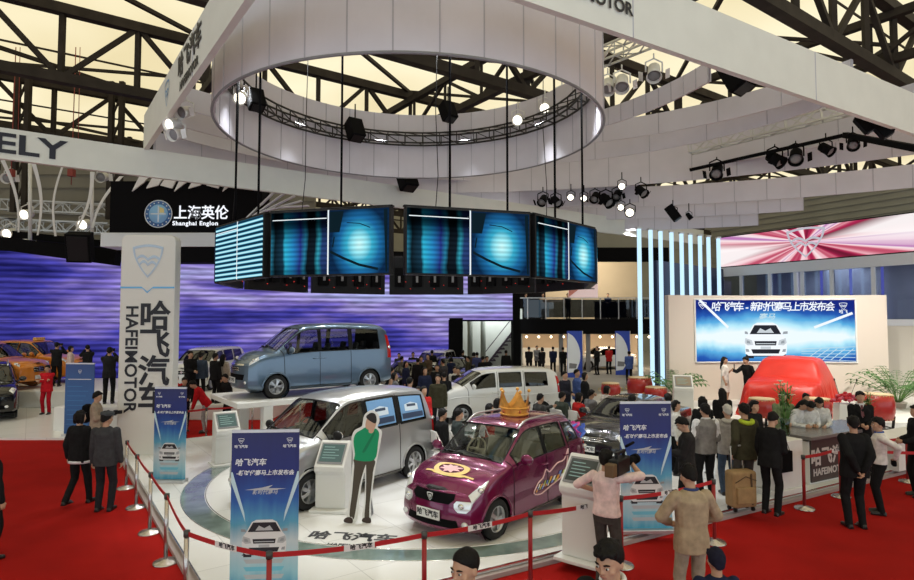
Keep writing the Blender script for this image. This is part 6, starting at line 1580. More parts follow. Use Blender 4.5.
for k in range(4): stanchion(('rope post behind the sign column on the red aisle', 'rope post between the crouching visitors and the white stand', 'rope post under the white display stand', 'rope post behind the silver people carrier')[k], Q[k], Q[k + 1] if k < 3 else None, .8 if k == 1 else None, .85)
# ================================================================ reception desk
dF = Vector((.878, .478, 0)).normalized(); aF = math.atan2(dF.y, dF.x)
p = G(812, 485, SZ); t = thing('reception_desk', 'reception desk with dark front panel and white HAFEI lettering', 'desk', (p.x, p.y, SZ), aF)
MB().box(-.02, .03, 0, 2.5, .75, .84).obj('cabinet', M_WHITE, t, .01); MB().box(0, 0, .04, 2.45, .03, .88).obj('front_panel', mat('dark_stone_panel', (.055, .048, .048), .35, var=.15, vscale=5), t)
MB().box(-.12, -.08, .88, 2.6, .85, .95).obj('desk_top', mat('desk_top_grey', (.16, .15, .15), .25), t, .01)
mb = MB(); mb.text('哈飞汽车', .36, face_M((.70, -.006, .50), (1, 0, 0)), 0, .002, .012); mb.text('HAFEIMOTOR', .19, face_M((.64, -.006, .22), (1, 0, 0)), 0, .002, .005); mb.obj('lettering', mat('desk_letters', (.55, .53, .52), .4), t)
p = G(791, 494, SZ); t = thing('flower_pedestal', 'white box pedestal beside the reception desk carrying a tall flower vase', 'pedestal', (p.x, p.y, SZ), aF)
MB().box(-.46, 0, .10, .40, .85, .98).obj('box', M_WHITE, t, .01); MB().box(-.50, -.04, 0, .44, .9, .10).obj('plinth', M_WHITE, t, .01)
M_LEAF = mat('leaf_green', (.05, .14, .03), .5, var=.3, vscale=6); M_STEM = mat('stem_green', (.10, .22, .05), .5); M_PETAL = mat('lily_white', (.75, .78, .62), .5); M_VASE = glassmat('vase_glass', (.7, .9, .75), .7)
def leaf(mb, a, d, L_, w, droop=.5, mi=0, n=6):
    P = []; d = d.normalized(); s_ = d.cross(Vector((0, 0, 1))); s_ = s_.normalized() if s_.length > .05 else Vector((1, 0, 0))
    for i in range(n + 1):
        t_ = i / n; c = a + d * L_ * t_ + Vector((0, 0, -droop * L_ * t_ * t_)); ww = w * math.sin(PI * min(1, .08 + .92 * t_)) ** .8; P.append([c - s_ * ww, c + Vector((0, 0, ww * .3)), c + s_ * ww])
    mb.grid(P, mi)
def vase(label, loc, h=.75, seed=1):
    t = thing('flower_vase', label, 'vase', loc, 0, 'tall flower vases'); rr = random.Random(seed)
    MB().lathe([(.07, 0), (.085, .02), (.08, .2), (.10, .34), (.095, .34), (.075, .2), (.07, .03), (0, .03)], 20).obj('vase', M_VASE, t)
    mb = MB(); lf = MB(); fl = MB()
    for k in range(12):
        a = rr.uniform(0, 6.28); r_ = rr.uniform(.02, .14); top = Vector((r_ * math.cos(a), r_ * math.sin(a), h * rr.uniform(.75, 1.15)))
        mb.tube([(r_ * .3 * math.cos(a), r_ * .3 * math.sin(a), .04), top * .5, top], .008, 5)
        for j in range(4): leaf(lf, top * (.45 + .13 * j), Vector((math.cos(a + j * 2), math.sin(a + j * 2), .9)), .22, .018, .2)
        if k % 2 == 0:
            for j in range(6): leaf(fl, top, Vector((math.cos(j * 1.05), math.sin(j * 1.05), .9)), .10, .022, .4, 0, 4)
    mb.obj('stem', M_STEM, t); lf.obj('leaf', M_LEAF, t); fl.obj('flower', M_PETAL, t)
p = G(784, 492, SZ); vase('tall green stems with white lilies in a vase on the white pedestal', (p.x + .28, p.y + .42, SZ + .98), 1.0, 2)
p = D(866, 430, 13.2); vase('green stems with yellow-white flowers on the far end of the reception desk', (p.x, p.y, SZ + .95), .62, 5)
p = G(908, 470, SZ); t = thing('side_counter', 'low white counter at the right photo edge behind the rope', 'counter', (p.x, p.y, SZ), aF); MB().box(-.35, 0, 0, 1.6, .7, .62).obj('body', M_WHITE, t, .01); MB().box(-.4, -.05, .62, 1.65, .75, .68).obj('top', M_WHITE, t, .01)
# ================================================================ luggage and bags
p = G(744, 512, SZ); t = thing('suitcase', 'tan wheeled suitcase with raised handle on the white floor', 'suitcase', (p.x, p.y + .1, SZ), R(12))
M_TANC = mat('tan_canvas', (.30, .19, .085), .8, var=.15, bump=.3)
MB().box(-.23, -.13, .07, .23, .13, .68).obj('case', M_TANC, t, .05, 3); MB().box(-.18, -.165, .14, .18, -.12, .42).obj('front_pocket', M_TANC, t, .02); MB().tube([(-.2, -.136, .5), (0, -.136, .6), (.2, -.136, .52)], .008, 5).bar((.12, -.14, .12), (.1, -.14, .64), .03, .008).obj('strap', mat('brown_strap', (.08, .045, .02), .6), t)
mb = MB(); 
for x in (-.11, .11): mb.cyl((x, .08, .66), (x, .10, 1.05), .011, 8)
mb.tube([(-.11, .10, 1.05), (-.09, .10, 1.07), (.09, .10, 1.07), (.11, .10, 1.05)], .016, 8); mb.obj('pull_handle', M_ALU, t)
mb = MB()
for x in (-.17, .17):
    for y in (-.08, .08): mb.cyl((x - .02, y, .035), (x + .02, y, .035), .035, 12)
mb.obj('wheel', M_BLACK, t)
def paperbag(label, loc, m, rz=0, w=.30, h=.38):
    t = thing('shopping_bag', label, 'bag', loc, rz, 'bags'); MB().box(-w / 2, -.06, 0, w / 2, .06, h).obj('bag', m, t, .01)
    for y in (-.05, .05): MB().tube([(-.08, y, h), (-.07, 0, h + .16), (.07, 0, h + .16), (.08, y, h)], .006, 5).obj('handle', m, t)
p = G(784, 495, SZ); paperbag('black paper bag hanging from a visitor\'s hand before the reception desk', (p.x, p.y - .05, .56), M_MATTEBLACK, R(25)); p = G(776, 497, SZ); paperbag('white paper bag beside the black one before the reception desk', (p.x, p.y, .50), M_WHITE, R(25), .28, .42)
# ================================================================ crown and ribbons on the purple car
P_ = pctx['P']; c = P_(5.25, 7, 1); Mw = purple.matrix_basis if False else Matrix.Translation(purple.location) @ Matrix.Rotation(purple.rotation_euler.z, 4, 'Z')
cp_ = Mw @ c; t = thing('gold_crown', 'big golden crown decoration on the roof of the purple car', 'crown', cp_, 0)
M_GOLD = mat('gold_foil', (.72, .36, .07), .35, .35, var=.2, vscale=10)
mb = MB(); n = 60; A = []
for i in range(n + 1):
    a = 2 * PI * i / n; r_ = .235; k = abs(((i / n * 5) % 1) - .5) * 2; top = .16 + .24 * k ** 1.4; A.append([(r_ * math.cos(a), r_ * math.sin(a), 0), (r_ * 1.04 * math.cos(a), r_ * 1.04 * math.sin(a), .14), (r_ * 1.12 * math.cos(a), r_ * 1.12 * math.sin(a), top)])
mb.grid(A); mb.grid([[Vector((x * .93, y * .93, z)) for x, y, z in r_][::-1] for r_ in A]); mb.obj('crown_wall', M_GOLD, t)
mb = MB()
for z, r_ in ((.02, .245), (.13, .25)): mb.tube([(r_ * math.cos(2 * PI * i / 40), r_ * math.sin(2 * PI * i / 40), z) for i in range(40)], .018, 6, 0, True)
mb.obj('rim', M_GOLD, t)
for i in range(5):
    a = 2 * PI * i / 5; MB().ell((.265 * math.cos(a), .265 * math.sin(a), .42), (.032, .032, .032), 10, 8).obj('point_ball', M_GOLD, t); MB().ell((.25 * math.cos(a), .25 * math.sin(a), .075), (.022, .022, .028), 8, 6).obj('jewel', mat('jewel_amber', (.5, .12, .04), .2), t)
t = thing('ribbon_bow', 'blue and pink foil ribbons at the rear corner of the purple car', 'ribbon', Mw @ Vector((1.62, -.62, 1.12)) if SIDE < 0 else Mw @ Vector((1.62, .62, 1.12)), 0)
rr = random.Random(11)
for k in range(9):
    m = [mat('ribbon_blue', (.06, .14, .62), .3), mat('ribbon_pink', (.75, .06, .35), .35), mat('ribbon_pale', (.5, .6, .85), .3), mat('ribbon_blue', (0, 0, 0))][k % 4]; P = []; a = rr.uniform(-1, 1); L_ = rr.uniform(.25, .5)
    o_ = Vector((rr.uniform(-.12, .12), rr.uniform(-.08, .08), rr.uniform(-.1, .28)))
    for i in range(11):
        t_ = i / 10; c = o_ + Vector((.22 * a * t_ + .05 * math.sin(t_ * 9 + k), .05 * math.cos(t_ * 7), -L_ * t_)); P.append([c + Vector((-.035, .02 * math.sin(i), 0)), c + Vector((.035, -.02 * math.sin(i), .02))])
    MB().grid(P).grid([[q + Vector((0, .006, 0)) for q in r_][::-1] for r_ in P]).obj('ribbon', m, t)
# ================================================================ drums, palms, lectern flowers
M_DRUM = mat('drum_red', (.34, .014, .011), .35, coat=.3); M_SKIN = mat('drum_skin', (.62, .48, .30), .7); M_STUD = mat('brass_stud', (.55, .40, .12), .35, .8)
def drum(label, loc, r_=.42, h=.66, sh=.36, rz=0):
    t = thing('drum', label, 'drum', loc, rz, 'red drums')
    MB().lathe([(r_ * .92, sh), (r_ * 1.04, sh + h * .3), (r_ * 1.06, sh + h * .5), (r_ * 1.04, sh + h * .7), (r_ * .92, sh + h)], 32).obj('shell', M_DRUM, t); MB().lathe([(r_ * .93, sh + h - .01), (r_ * .93, sh + h + .015), (0, sh + h + .02)], 32).obj('skin', M_SKIN, t)
    mb = MB()
    for z in (sh + .03, sh + h - .03):
        for k in range(28): a = 2 * PI * k / 28; mb.ell((r_ * .945 * math.cos(a), r_ * .945 * math.sin(a), z), (.014, .014, .014), 6, 4)
    mb.obj('stud', M_STUD, t)
    for k in range(4):
        a = PI / 4 + k * PI / 2; MB().bar((r_ * .8 * math.cos(a), r_ * .8 * math.sin(a), 0), (r_ * .95 * math.cos(a), r_ * .95 * math.sin(a), sh + .12), .05).obj('stand_leg', M_BLACK, t)
    MB().tube([(r_ * .75 * math.cos(2 * PI * i / 24), r_ * .75 * math.sin(2 * PI * i / 24), sh * .45) for i in range(24)], .018, 6, 0, True).obj('stand_ring', M_BLACK, t)
    for s_ in (1, -1): MB().tube([(s_ * (r_ * 1.06 + .03 + .05 * math.cos(a)), 0, sh + h * .5 + .05 * math.sin(a)) for a in [2 * PI * i / 14 for i in range(14)]], .010, 5, 0, True).obj('ring_handle', M_STUD, t)
p = G(886, 436, SZ); drum('large red drum on a stand at the right, beside the palm', (p.x, p.y + .3, SZ), .40, .70, .42)
p = G(611, 418, SZ); drum('red drum on a tall thin stand nearest the audience, left of the light tubes', (p.x, p.y, SZ), .30, .42, .72)
p = D(640, 400, 21.5); drum('biggest red drum before the light tubes', (p.x, p.y, SZ), .42, .72, .45)
p = D(656, 402, 20.4); drum('red drum with pale edge right of the biggest drum, below the light tubes', (p.x, p.y, SZ), .36, .5, .45)
p = D(762, 412, 17.1); drum('dark red drum in front of the red covered car', (p.x, p.y, SZ), .36, .5, .5)
p = D(817, 412, 17.1); drum('red drum at the right corner of the red covered car', (p.x, p.y, SZ), .36, .5, .5)
def palm(label, loc, h=1.5, seed=1, n=26, L0=.8):
    t = thing('potted_palm', label, 'plant', loc, 0, 'potted palms'); rr = random.Random(seed); s_ = MB(); f_ = MB()
    MB().lathe([(.18, 0), (.24, .36), (.26, .36), (.26, .40), (.22, .40), (.21, .34), (0, .34)], 20).obj('pot', mat('pot_pale', (.5, .45, .38), .6), t)
    for k in range(n):
        a = rr.uniform(0, 6.28); up = rr.uniform(.7, 2.4); L_ = L0 * rr.uniform(.8, 1.2); d = Vector((math.cos(a), math.sin(a), up)).normalized(); o_ = Vector((.05 * math.cos(a), .05 * math.sin(a), .38)); P = []
        for i in range(9): t_ = i / 8; P.append(o_ + d * (h * .75) * t_ + Vector((math.cos(a), math.sin(a), 0)) * L_ * .35 * t_ * t_ - Vector((0, 0, .55 * L_ * t_ ** 2.2)))
        s_.tube(P, .009, 5)
        for i in range(3, 9):
            tg = (P[i] - P[i - 1]).normalized(); sd = tg.cross(Vector((0, 0, 1))).normalized()
            for q in (1, -1): leaf(f_, P[i], tg * .7 + sd * q, .36 - .02 * i, .034, .5, 0, 4)
    s_.obj('stem', M_STEM, t); f_.obj('frond', M_LEAF, t)
p = D(899, 400, 19.5); palm('large potted palm at the right beside the stage wall', (p.x + .4, p.y + .6, PZ - .2), 2.2, 3, 34, .75)
p = D(674, 392, 20.9); palm('small potted palm left of the stage wall, behind the kiosk', (p.x, p.y, PZ), 1.45, 8, 18, .55)
p = D(846, 425, 16.0); t = thing('lectern', 'lectern covered with red flowers and two thin microphones', 'lectern', (p.x, p.y, SZ), R(-10))
MB().prism([(-.28, 0), (.28, 0), (.22, 1.02), (-.22, 1.02)], -.2, .2, 0, MX).obj('stand', M_WHITE, t, .01)
mb = MB(); rr = random.Random(2)
for k in range(60): a = rr.uniform(0, 6.28); r_ = rr.uniform(0, .36); mb.ell((r_ * math.cos(a), -.05 + .5 * r_ * math.sin(a), 1.08 + .22 * (1 - (r_ / .36) ** 2) * rr.uniform(.4, 1)), (.055, .055, .045), 7, 5, k % 2)
mb.obj('flower_arrangement', [mat('flower_red', (.50, .015, .03), .6), mat('flower_pink', (.55, .10, .16), .6)], t)
for s_ in (1, -1): MB().tube([(s_ * .12, .05, 1.02), (s_ * .16, 0, 1.3), (s_ * .26, -.05, 1.62)], .008, 6).ell((s_ * .27, -.05, 1.65), (.02, .02, .035), 8, 6).obj('microphone', M_BLACK, t)
# ================================================================ stage wall with its screen
YW = 21.6; xw0, xw1 = D(669, 300, YW).x, D(886, 300, YW).x
t = thing('stage_wall', 'cream stage wall holding the big blue launch screen', 'stage wall', (xw0, YW, PZ), 0)
wL = xw1 - xw0; n = 30; hW = D(690, 295, YW).z - PZ; curve = lambda x: .55 - .55 * (1 - (2 * x / wL - 1) ** 2)
mb = MB(); A = []
for i in range(n + 1):
    x = wL * i / n; y = -curve(x) + .55; A.append([Vector((x, y, 0)), Vector((x, y, hW)), Vector((x, y + .4, hW)), Vector((x, y + .4, 0)), Vector((x, y, 0))])
mb.grid(A, 0, False); mb.box(-.02, 0, 0, .02, .4, hW); mb.box(wL - .02, 0, 0, wL + .02, .4, hW)
mb.obj('wall_panel', mat('cream_stage_wall', (.62, .55, .48), .6), t)
def stage_screen_mat():
    m, nt, N, L = node_mat('stage_screen_picture'); N.clear()
    o = N.new('ShaderNodeOutputMaterial'); e = N.new('ShaderNodeEmission'); tc = N.new('ShaderNodeTexCoord'); sp = N.new('ShaderNodeSeparateXYZ'); L.new(tc.outputs['Generated'], sp.inputs[0]); X, Z = sp.outputs['X'], sp.outputs['Z']
    ax = mth(N, L, 'MULTIPLY', mth(N, L, 'ABSOLUTE', mth(N, L, 'SUBTRACT', X, .47)), 2.0)
    n = N.new('ShaderNodeTexNoise'); n.inputs['Scale'].default_value = 5; L.new(tc.outputs['Generated'], n.inputs['Vector'])
    v = mth(N, L, 'SUBTRACT', mth(N, L, 'MULTIPLY_ADD', mth(N, L, 'ABSOLUTE', mth(N, L, 'SUBTRACT', Z, .40)), 2.3, 0), mth(N, L, 'MULTIPLY', mth(N, L, 'SUBTRACT', 1.0, ax), .30)); v = mth(N, L, 'ADD', v, mth(N, L, 'MULTIPLY_ADD', n.outputs['Fac'], .3, -.15))
    r = ramp(N, [(.02, (.80, .90, .95)), (.22, (.45, .78, .90)), (.45, (.10, .40, .72)), (.72, (.02, .10, .42)), (1.0, (.008, .02, .20))]); L.new(v, r.inputs['Fac']); L.new(r.outputs['Color'], e.inputs['Color']); e.inputs['Strength'].default_value = .95; L.new(e.outputs[0], o.inputs[0]); return m
s0, s1 = (697 - 669) / (886 - 669) * wL, (859 - 669) / (886 - 669) * wL; z0, z1 = D(700, 363, YW).z - PZ, D(700, 299, YW).z - PZ
A = []; B = []
for i in range(25):
    x = s0 + (s1 - s0) * i / 24; y = -curve(x) + .52; A.append([Vector((x, y, z0)), Vector((x, y, z1))])
scr = MB().grid(A, 0, False).obj('screen', stage_screen_mat(), t)
bz_ = MB(); 
for zz in (z0, z1): bz_.tube([Vector((r_[0].x, r_[0].y - .01, zz)) for r_ in A], .03, 5)
for xx in (0, -1): bz_.bar(A[xx][0], A[xx][1], .05)
bz_.obj('screen_frame', M_WHITE, t)
em = {k: emat('stage_picture_' + k, tuple(c), .95) for k, c in dict(navy=(.012, .02, .14), blue=(.02, .06, .30), mid=(.05, .22, .50), sky=(.16, .50, .66), pale=(.50, .68, .76), white=(.85, .90, .95), grey=(.30, .33, .36), dark=(.02, .022, .03), silver=(.55, .60, .64)).items()}
xm = (s0 + s1) / 2 - .05; ym = -curve(xm) + .52 - .03; mb = MB(); F = lambda x, z, dy=0: face_M((x, -curve(x) + .49 + dy, z), (1, 0, 0)); sw_ = s1 - s0
car_front(mb, F(s0 + sw_ * .46, z0 + (z1 - z0) * .10), sw_ * .27); wi = BNK.index('white')
for i, ch in enumerate('哈飞汽车-新时代赛马上市发布会'):
    x = s0 + sw_ * (.14 + .051 * i); mb.text(ch, .36, F(x, z0 + (z1 - z0) * .875), wi, 0, .006, shear=.15)
mb.text('赛马', .24, F(s0 + sw_ * .47, z0 + (z1 - z0) * .72), BNK.index('pale'), 0, .004, shear=.3, sx=1.3)
emblem(mb, F(s0 + sw_ * .93, z0 + (z1 - z0) * .89), .30, .26, wi); mb.text('哈飞', .16, F(s0 + sw_ * .93, z0 + (z1 - z0) * .80), wi, 0, .003); emblem(mb, F(s0 + sw_ * .05, z0 + (z1 - z0) * .9), .30, .26, wi)
for (x0, y0, x1, y1) in ((.03, .99, .22, .55), (.98, .78, .76, .55)):
    a = F(s0 + sw_ * x0, z0 + (z1 - z0) * y0).translation; b = F(s0 + sw_ * x1, z0 + (z1 - z0) * y1).translation; mb.bar(a, b, .012, .09, wi)
for k in range(5):
    a = F(s0 + sw_ * (.70 + .05 * k), z0 + .08).translation; b = F(s0 + sw_ * (.80 + .045 * k), z0 + .5).translation; mb.bar(a, b, .01, .025, BNK.index('pale'))
    a = F(s0 + sw_ * .68, z0 + .12 + .09 * k).translation; b = F(s0 + sw_ * .99, z0 + .05 + .13 * k).translation; mb.bar(a, b, .01, .02, BNK.index('pale'))
mb.obj('screen_picture', [em[k] for k in BNK], t)
# ================================================================ white folding chairs
M_CH = mat('chair_white', (.66, .64, .62), .5)
def chair(loc, rz, label):
    t = thing('folding_chair', label, 'chair', loc, rz, 'white audience chairs')
    MB().box(-.2, -.2, .43, .2, .2, .46).obj('seat', M_CH, t, .012); MB().box(-.2, .19, .62, .2, .22, .88).obj('backrest', M_CH, t, .012)
    for x in (-.2, .2):
        MB().bar((x, -.22, 0), (x, .21, .86), .025).obj('leg', M_CH, t); MB().bar((x, .24, 0), (x, -.16, .44), .025).obj('leg', M_CH, t)
    return t
# ================================================================ who stands where
def PH(px, ytop, h, z=0.0):
    """standing place of a figure of height h whose head top is seen at (px, ytop)"""
    Y = (HCAM - z - h) * FPX / (ytop - 318.0); p = D(px, ytop, Y); return (p.x, Y, z)
BLK, NVY, GRY, WHT, BEI, BRN, JEAN, RED_, OLV, BLU, PNK, CHA = (.012, .012, .013), (.015, .02, .05), (.16, .16, .17), (.62, .62, .62), (.36, .28, .19), (.09, .06, .04), (.05, .08, .14), (.42, .02, .02), (.045, .042, .025), (.06, .10, .28), (.60, .40, .38), (.045, .045, .05)
HB = [(.05, .17, .92), (-.05, .17, .90)]                 # hands behind the back
HF = [(.07, -.25, 1.02), (-.07, -.25, 1.04)]             # hands in front
HX = [(-.12, -.19, 1.17), (.12, -.21, 1.20)]             # arms folded
HC = [(.07, -.24, 1.50), (-.08, -.24, 1.50)]             # camera held to the eye
HD = [(.10, -.34, 1.00), (-.10, -.34, 1.00)]             # reaching down to a desk
WALK = [(.09, .20, .13), (-.09, -.17, .075)]
SEATF = [(.12, -.42, .075), (-.12, -.42, .075)]; SEATH = [(.10, -.26, .66), (-.10, -.26, .66)]
def held(name, label, cat, ctx, hand, boxes, m, bevel=.01, group=None):
    """an object held in a hand: a thing of its own at the wrist"""
    root = ctx['root']; Mr = Matrix.Translation(root.location) @ Matrix.Rotation(root.rotation_euler.z, 4, 'Z') @ Matrix.Scale(ctx['k'], 4)
    w = Mr @ (ctx['wrist'][hand] + (ctx['wrist'][hand] - ctx['elbow'][hand]).normalized() * .11); mb = MB()
    for c, d in boxes: mb.cbox(c, d)
    o = mb.obj(name, m, None, bevel); o.location = w; o.rotation_euler = (0, 0, root.rotation_euler.z); tag(o, label, cat, group); return o
# ---- foreground
def tie(m_shirt, m_tie):
    def f(c):
        T = c['T']; mb = MB(); mb.add([T @ Vector(v) for v in ((-.05, -.070, 1.44), (.05, -.070, 1.44), (.012, -.150, 1.18), (-.012, -.150, 1.18))], [(0, 1, 2, 3)]); mb.tube([T @ Vector((.068 * math.cos(a), .012 + .072 * math.sin(a), 1.455 + .012 * math.sin(a))) for a in [2 * PI * j / 20 for j in range(20)]], .017, 8, 0, True)
        mb.obj('shirt_front', m_shirt, c['root'])
        if m_tie: MB().add([T @ Vector(v) for v in ((-.02, -.082, 1.43), (.02, -.082, 1.43), (.028, -.158, 1.22), (0, -.160, 1.18), (-.028, -.158, 1.22))], [(0, 1, 2, 3, 4)]).obj('tie', m_tie, c['root'])
        # notched lapels of the jacket
        for s_ in (1, -1): MB().add([T @ Vector(v) for v in ((s_ * .055, -.072, 1.45), (s_ * .10, -.110, 1.34), (s_ * .075, -.150, 1.30), (s_ * .012, -.165, 1.16), (s_ * .03, -.10, 1.40))], [(0, 1, 2, 3, 4)]).obj('lapel', cloth(BLK), c['root'])
    return f
M_SHIRTW = cloth((.68, .68, .70), 'white_shirt'); M_TIE = mat('dark_tie', (.10, .02, .03), .5)
p = D(467, 560, 4.25); person((p.x, 4.25, 0), -38, 1.80, 'short-haired man at the bottom edge, only head visible, looking left', GRY, CHA, 'jacket', 'crop', near=2, head=(8, -6), vox=.008, collar=(.5, .5, .5))
p = D(612, 560, 4.2); person((p.x, 4.2, 0), -32, 1.88, 'man in black suit and white collar at the bottom edge, looking down left', BLK, BLK, 'jacket', near=2, head=(14, -12), vox=.008, extra=tie(M_SHIRTW, M_TIE))
p = D(716, 560, 5.2); person((p.x, 5.2, 0), 180, 1.44, 'person in navy at the bottom edge right of the beige jacket', NVY, NVY, 'jacket', near=1, hairm=cloth((.015, .015, .03), 'navy_cap'), hands=HF)
person(PH(690, 463, 1.75), 184, 1.75, 'man in beige jacket seen from behind, standing on the red carpet', BEI, (.33, .29, .22), 'jacket', near=2, hands=[(.16, -.22, 1.02), (-.16, -.22, 1.02)], head=(16, 10), elbow=[(.9, .4, -.2), (-.9, .4, -.2)], collar=(.04, .06, .16))
# cameraman
HCam = [(.22, -.16, 1.12), (-.20, -.30, 1.52)]
cm = {}
person((D(606, 455, 7.74).x, 7.74, 0), 142, 1.72, 'cameraman in pale pink shirt with a video camera on his shoulder', (.72, .55, .53), (.06, .055, .05), 'shirt', near=2, hands=HCam, head=(0, 0), sleeve='half', elbow=[(.9, .2, -.3), (-.9, .1, -.3)], extra=lambda c: cm.update(c))
r_ = cm['root']; t = thing('video_camera', 'black shoulder video camera carried by the cameraman in pink shirt', 'camera', r_.location, r_.rotation_euler.z)
MB().box(-.26, -.16, 1.46, -.13, .24, 1.66).obj('camera_body', M_BLACK, t, .02); MB().box(-.255, .24, 1.47, -.135, .36, 1.63).obj('battery', mat('battery_brown', (.12, .07, .03), .5), t, .015); MB().cyl((-.195, -.16, 1.56), (-.195, -.42, 1.55), .05, 16).cyl((-.195, -.42, 1.55), (-.195, -.50, 1.55), .065, 16).obj('lens', M_MATTEBLACK, t); MB().box(-.21, -.14, 1.70, -.17, .14, 1.735).box(-.21, -.12, 1.65, -.17, -.09, 1.71).box(-.21, .10, 1.65, -.17, .13, 1.71).obj('top_handle', M_BLACK, t, .008); MB().cyl((-.195, -.18, 1.76), (-.195, -.42, 1.77), .018, 10).obj('microphone', M_MATTEBLACK, t); MB().box(-.13, -.22, 1.52, -.03, -.12, 1.58).obj('viewfinder', M_BLACK, t, .01)
held('name_badge', 'white badge clipped at the belt of the cameraman in pink shirt', 'badge', dict(cm, wrist=[Vector((.17, .02, .99)), Vector()], elbow=[Vector((.17, .13, .99)), Vector()]), 0, [((0, 0, 0), (.03, .08, .10))], M_PLATE)
# pair walking on the left carpet
def hem(c): MB().lathe([(.20, 0), (.205, .045), (.19, .05)], 24, 0, c['T'] @ Matrix.Translation((0, 0, .765)) @ Matrix.Scale(.72, 4, Vector((0, 1, 0)))).obj('white_hem', M_SHIRTW, c['root'])
g_ = G(78, 505); person((g_.x, g_.y, 0), 172, 1.70, 'woman in black jacket with white hem walking away on the left red carpet', BLK, BLK, 'jacket', 'bob', near=1, feet=WALK, hands=[(.25, -.02, .85), (-.1, -.25, 1.05)], extra=hem)
g_ = G(104, 511); person((g_.x, g_.y, 0), 186, 1.74, 'man in dark grey suit and flat cap standing on the left red carpet', CHA, (.02, .02, .024), 'jacket', near=2, hat=cloth((.06, .065, .07), 'cap_grey'), head=(4, -20))
# suited man and man in white shirt at the right
g_ = G(856, 528); person((g_.x, g_.y, 0), 176, 1.80, 'man in black suit standing with his back turned, right red carpet', BLK, BLK, 'jacket', near=2, hands=HB, head=(0, -15), girth=1.08)
wm = {}
g_ = G(881, 514); person((g_.x, g_.y, 0), -118, 1.66, 'man in white shirt with blue lanyard right of the black-suited man', (.66, .62, .60), BLK, 'shirt', near=2, hands=[(.10, .22, 1.02), (-.20, -.05, .9)], head=(2, 12), collar=(.03, .08, .30), extra=lambda c: wm.update(c))
held('pouch', 'small black pouch held behind his back by the man in white shirt', 'pouch', wm, 0, [((0, 0, 0), (.16, .07, .10))], M_MATTEBLACK, .02)
p = D(915, 450, 11.6); person((p.x + .05, 11.6, 0), -100, 1.74, 'person in black cut off by the right photo edge', BLK, BLK, 'jacket', near=1, hands=HF)
p = D(-9, 450, 8.6); person((p.x, 8.6, 0), 150, 1.70, 'person in black at the left photo edge, only a sliver visible', BLK, BLK, 'coat', near=1)
def mbx(c, i):
    s_ = 1 if i == 0 else -1; mb = MB(); T = c['T']; capsule(mb, T @ Vector((s_ * .170, .012, 1.368)), c['elbow'][i], .076, .064); capsule(mb, c['elbow'][i], c['elbow'][i].lerp(c['wrist'][i], .97), .060, .044); return mb
# visitors before the desk and the right banner
def backpack(m):
    def f(c): MB().cbox(c['T'] @ Vector((0, .20, 1.20)), (.30, .16, .42)).obj('backpack', m, c['root'], .05, ) if False else None
    return f
g_ = G(746, 506, SZ); person((g_.x, g_.y, SZ), 188, 1.78, 'man in dark olive jacket with lime green hood lining, holding the tan suitcase', OLV, (.07, .06, .055), 'jacket', near=2, hands=[(.26, .05, .90), (-.24, -.06, .82)], hood=(.38, .48, .04), feet=[(.11, 0, .075), (-.11, -.02, .075)])
person(PH(769, 411, 1.70, SZ), 128, 1.70, 'man in black jacket bending over papers before the white pedestal', BLK, BLK, 'jacket', near=1, hands=[(.22, -.15, .85), (-.1, -.30, 1.05)], lean=8, head=(22, 0))
person(PH(705, 403, 1.73, SZ), 186, 1.73, 'man in grey vest over white sleeves with his back turned, right of the banner', (.20, .19, .18), BLK, 'vest', near=2, sleeve='half', hands=[(.20, -.20, 1.0), (-.15, -.24, 1.02)], skin=None, collar=(.6, .6, .6), extra=lambda c: [job(mbx(c, i), 'shirt_sleeve', M_SHIRTW, c['root'], .013, 4, .006, 3) for i in (0, 1)])
ph = {}
person(PH(686, 415, 1.68, SZ), -108, 1.68, 'man in dark jacket looking down at his phone beside the right banner', (.025, .024, .024), BLK, 'jacket', near=2, hands=[(.05, -.30, 1.10), (-.12, -.22, 1.06)], head=(32, 0), extra=lambda c: ph.update(c))
held('mobile_phone', 'dark phone in the hands of the man beside the right banner', 'phone', ph, 0, [((0, -.02, .02), (.06, .10, .015))], M_BLACK)
person(PH(727, 404, 1.66, SZ), 176, 1.66, 'person in pale grey hooded top and blue jeans behind the grey-vested man', (.40, .38, .36), (.06, .09, .14), 'jacket', hairm=cloth((.50, .48, .44), 'pale_hood'), near=1, hood=(.42, .40, .37), hands=HF)
person(PH(754, 400, 1.64, SZ), 30, 1.64, 'dark-haired woman facing forward behind the man in olive jacket', BLK, BLK, 'jacket', 'bob', near=1, hands=HF)
person(PH(722, 388, 1.64, SZ), 165, 1.64, 'long-haired woman in black, near the foot of the stage', BLK, BLK, 'jacket', 'long', near=1, hands=HF)
person(PH(702, 396, 1.62, SZ), 175, 1.62, 'dark-haired woman in black seen behind the grey-vested man', BLK, BLK, 'jacket', 'bob', near=1)
person(PH(668, 393, 1.66, SZ), 168, 1.66, 'man in white shirt seen over the right edge of the right banner', WHT, BLK, 'shirt', near=1)
person(PH(676, 400, 1.54, SZ), 60, 1.54, 'dark-haired woman in white facing right beside the white-shirted man at the banner', WHT, BLK, 'shirt', 'bob', near=1)
person(PH(632, 394, 1.66, SZ), 150, 1.66, 'man in white shirt whose head shows above the left corner of the right banner', WHT, BLK, 'shirt', near=1)
person(PH(783, 391, 1.66, SZ), -10, 1.66, 'man with green and white scarf standing behind the tall lilies', (.18, .22, .12), BLK, 'jacket', near=1, hands=HF, collar=(.5, .6, .45))
p = D(806, 396, 14.6); person((p.x, 14.6, SZ), 10, 1.46, 'man behind the desk staff, in front of the red cloth', BLK, BLK, 'jacket', near=1)
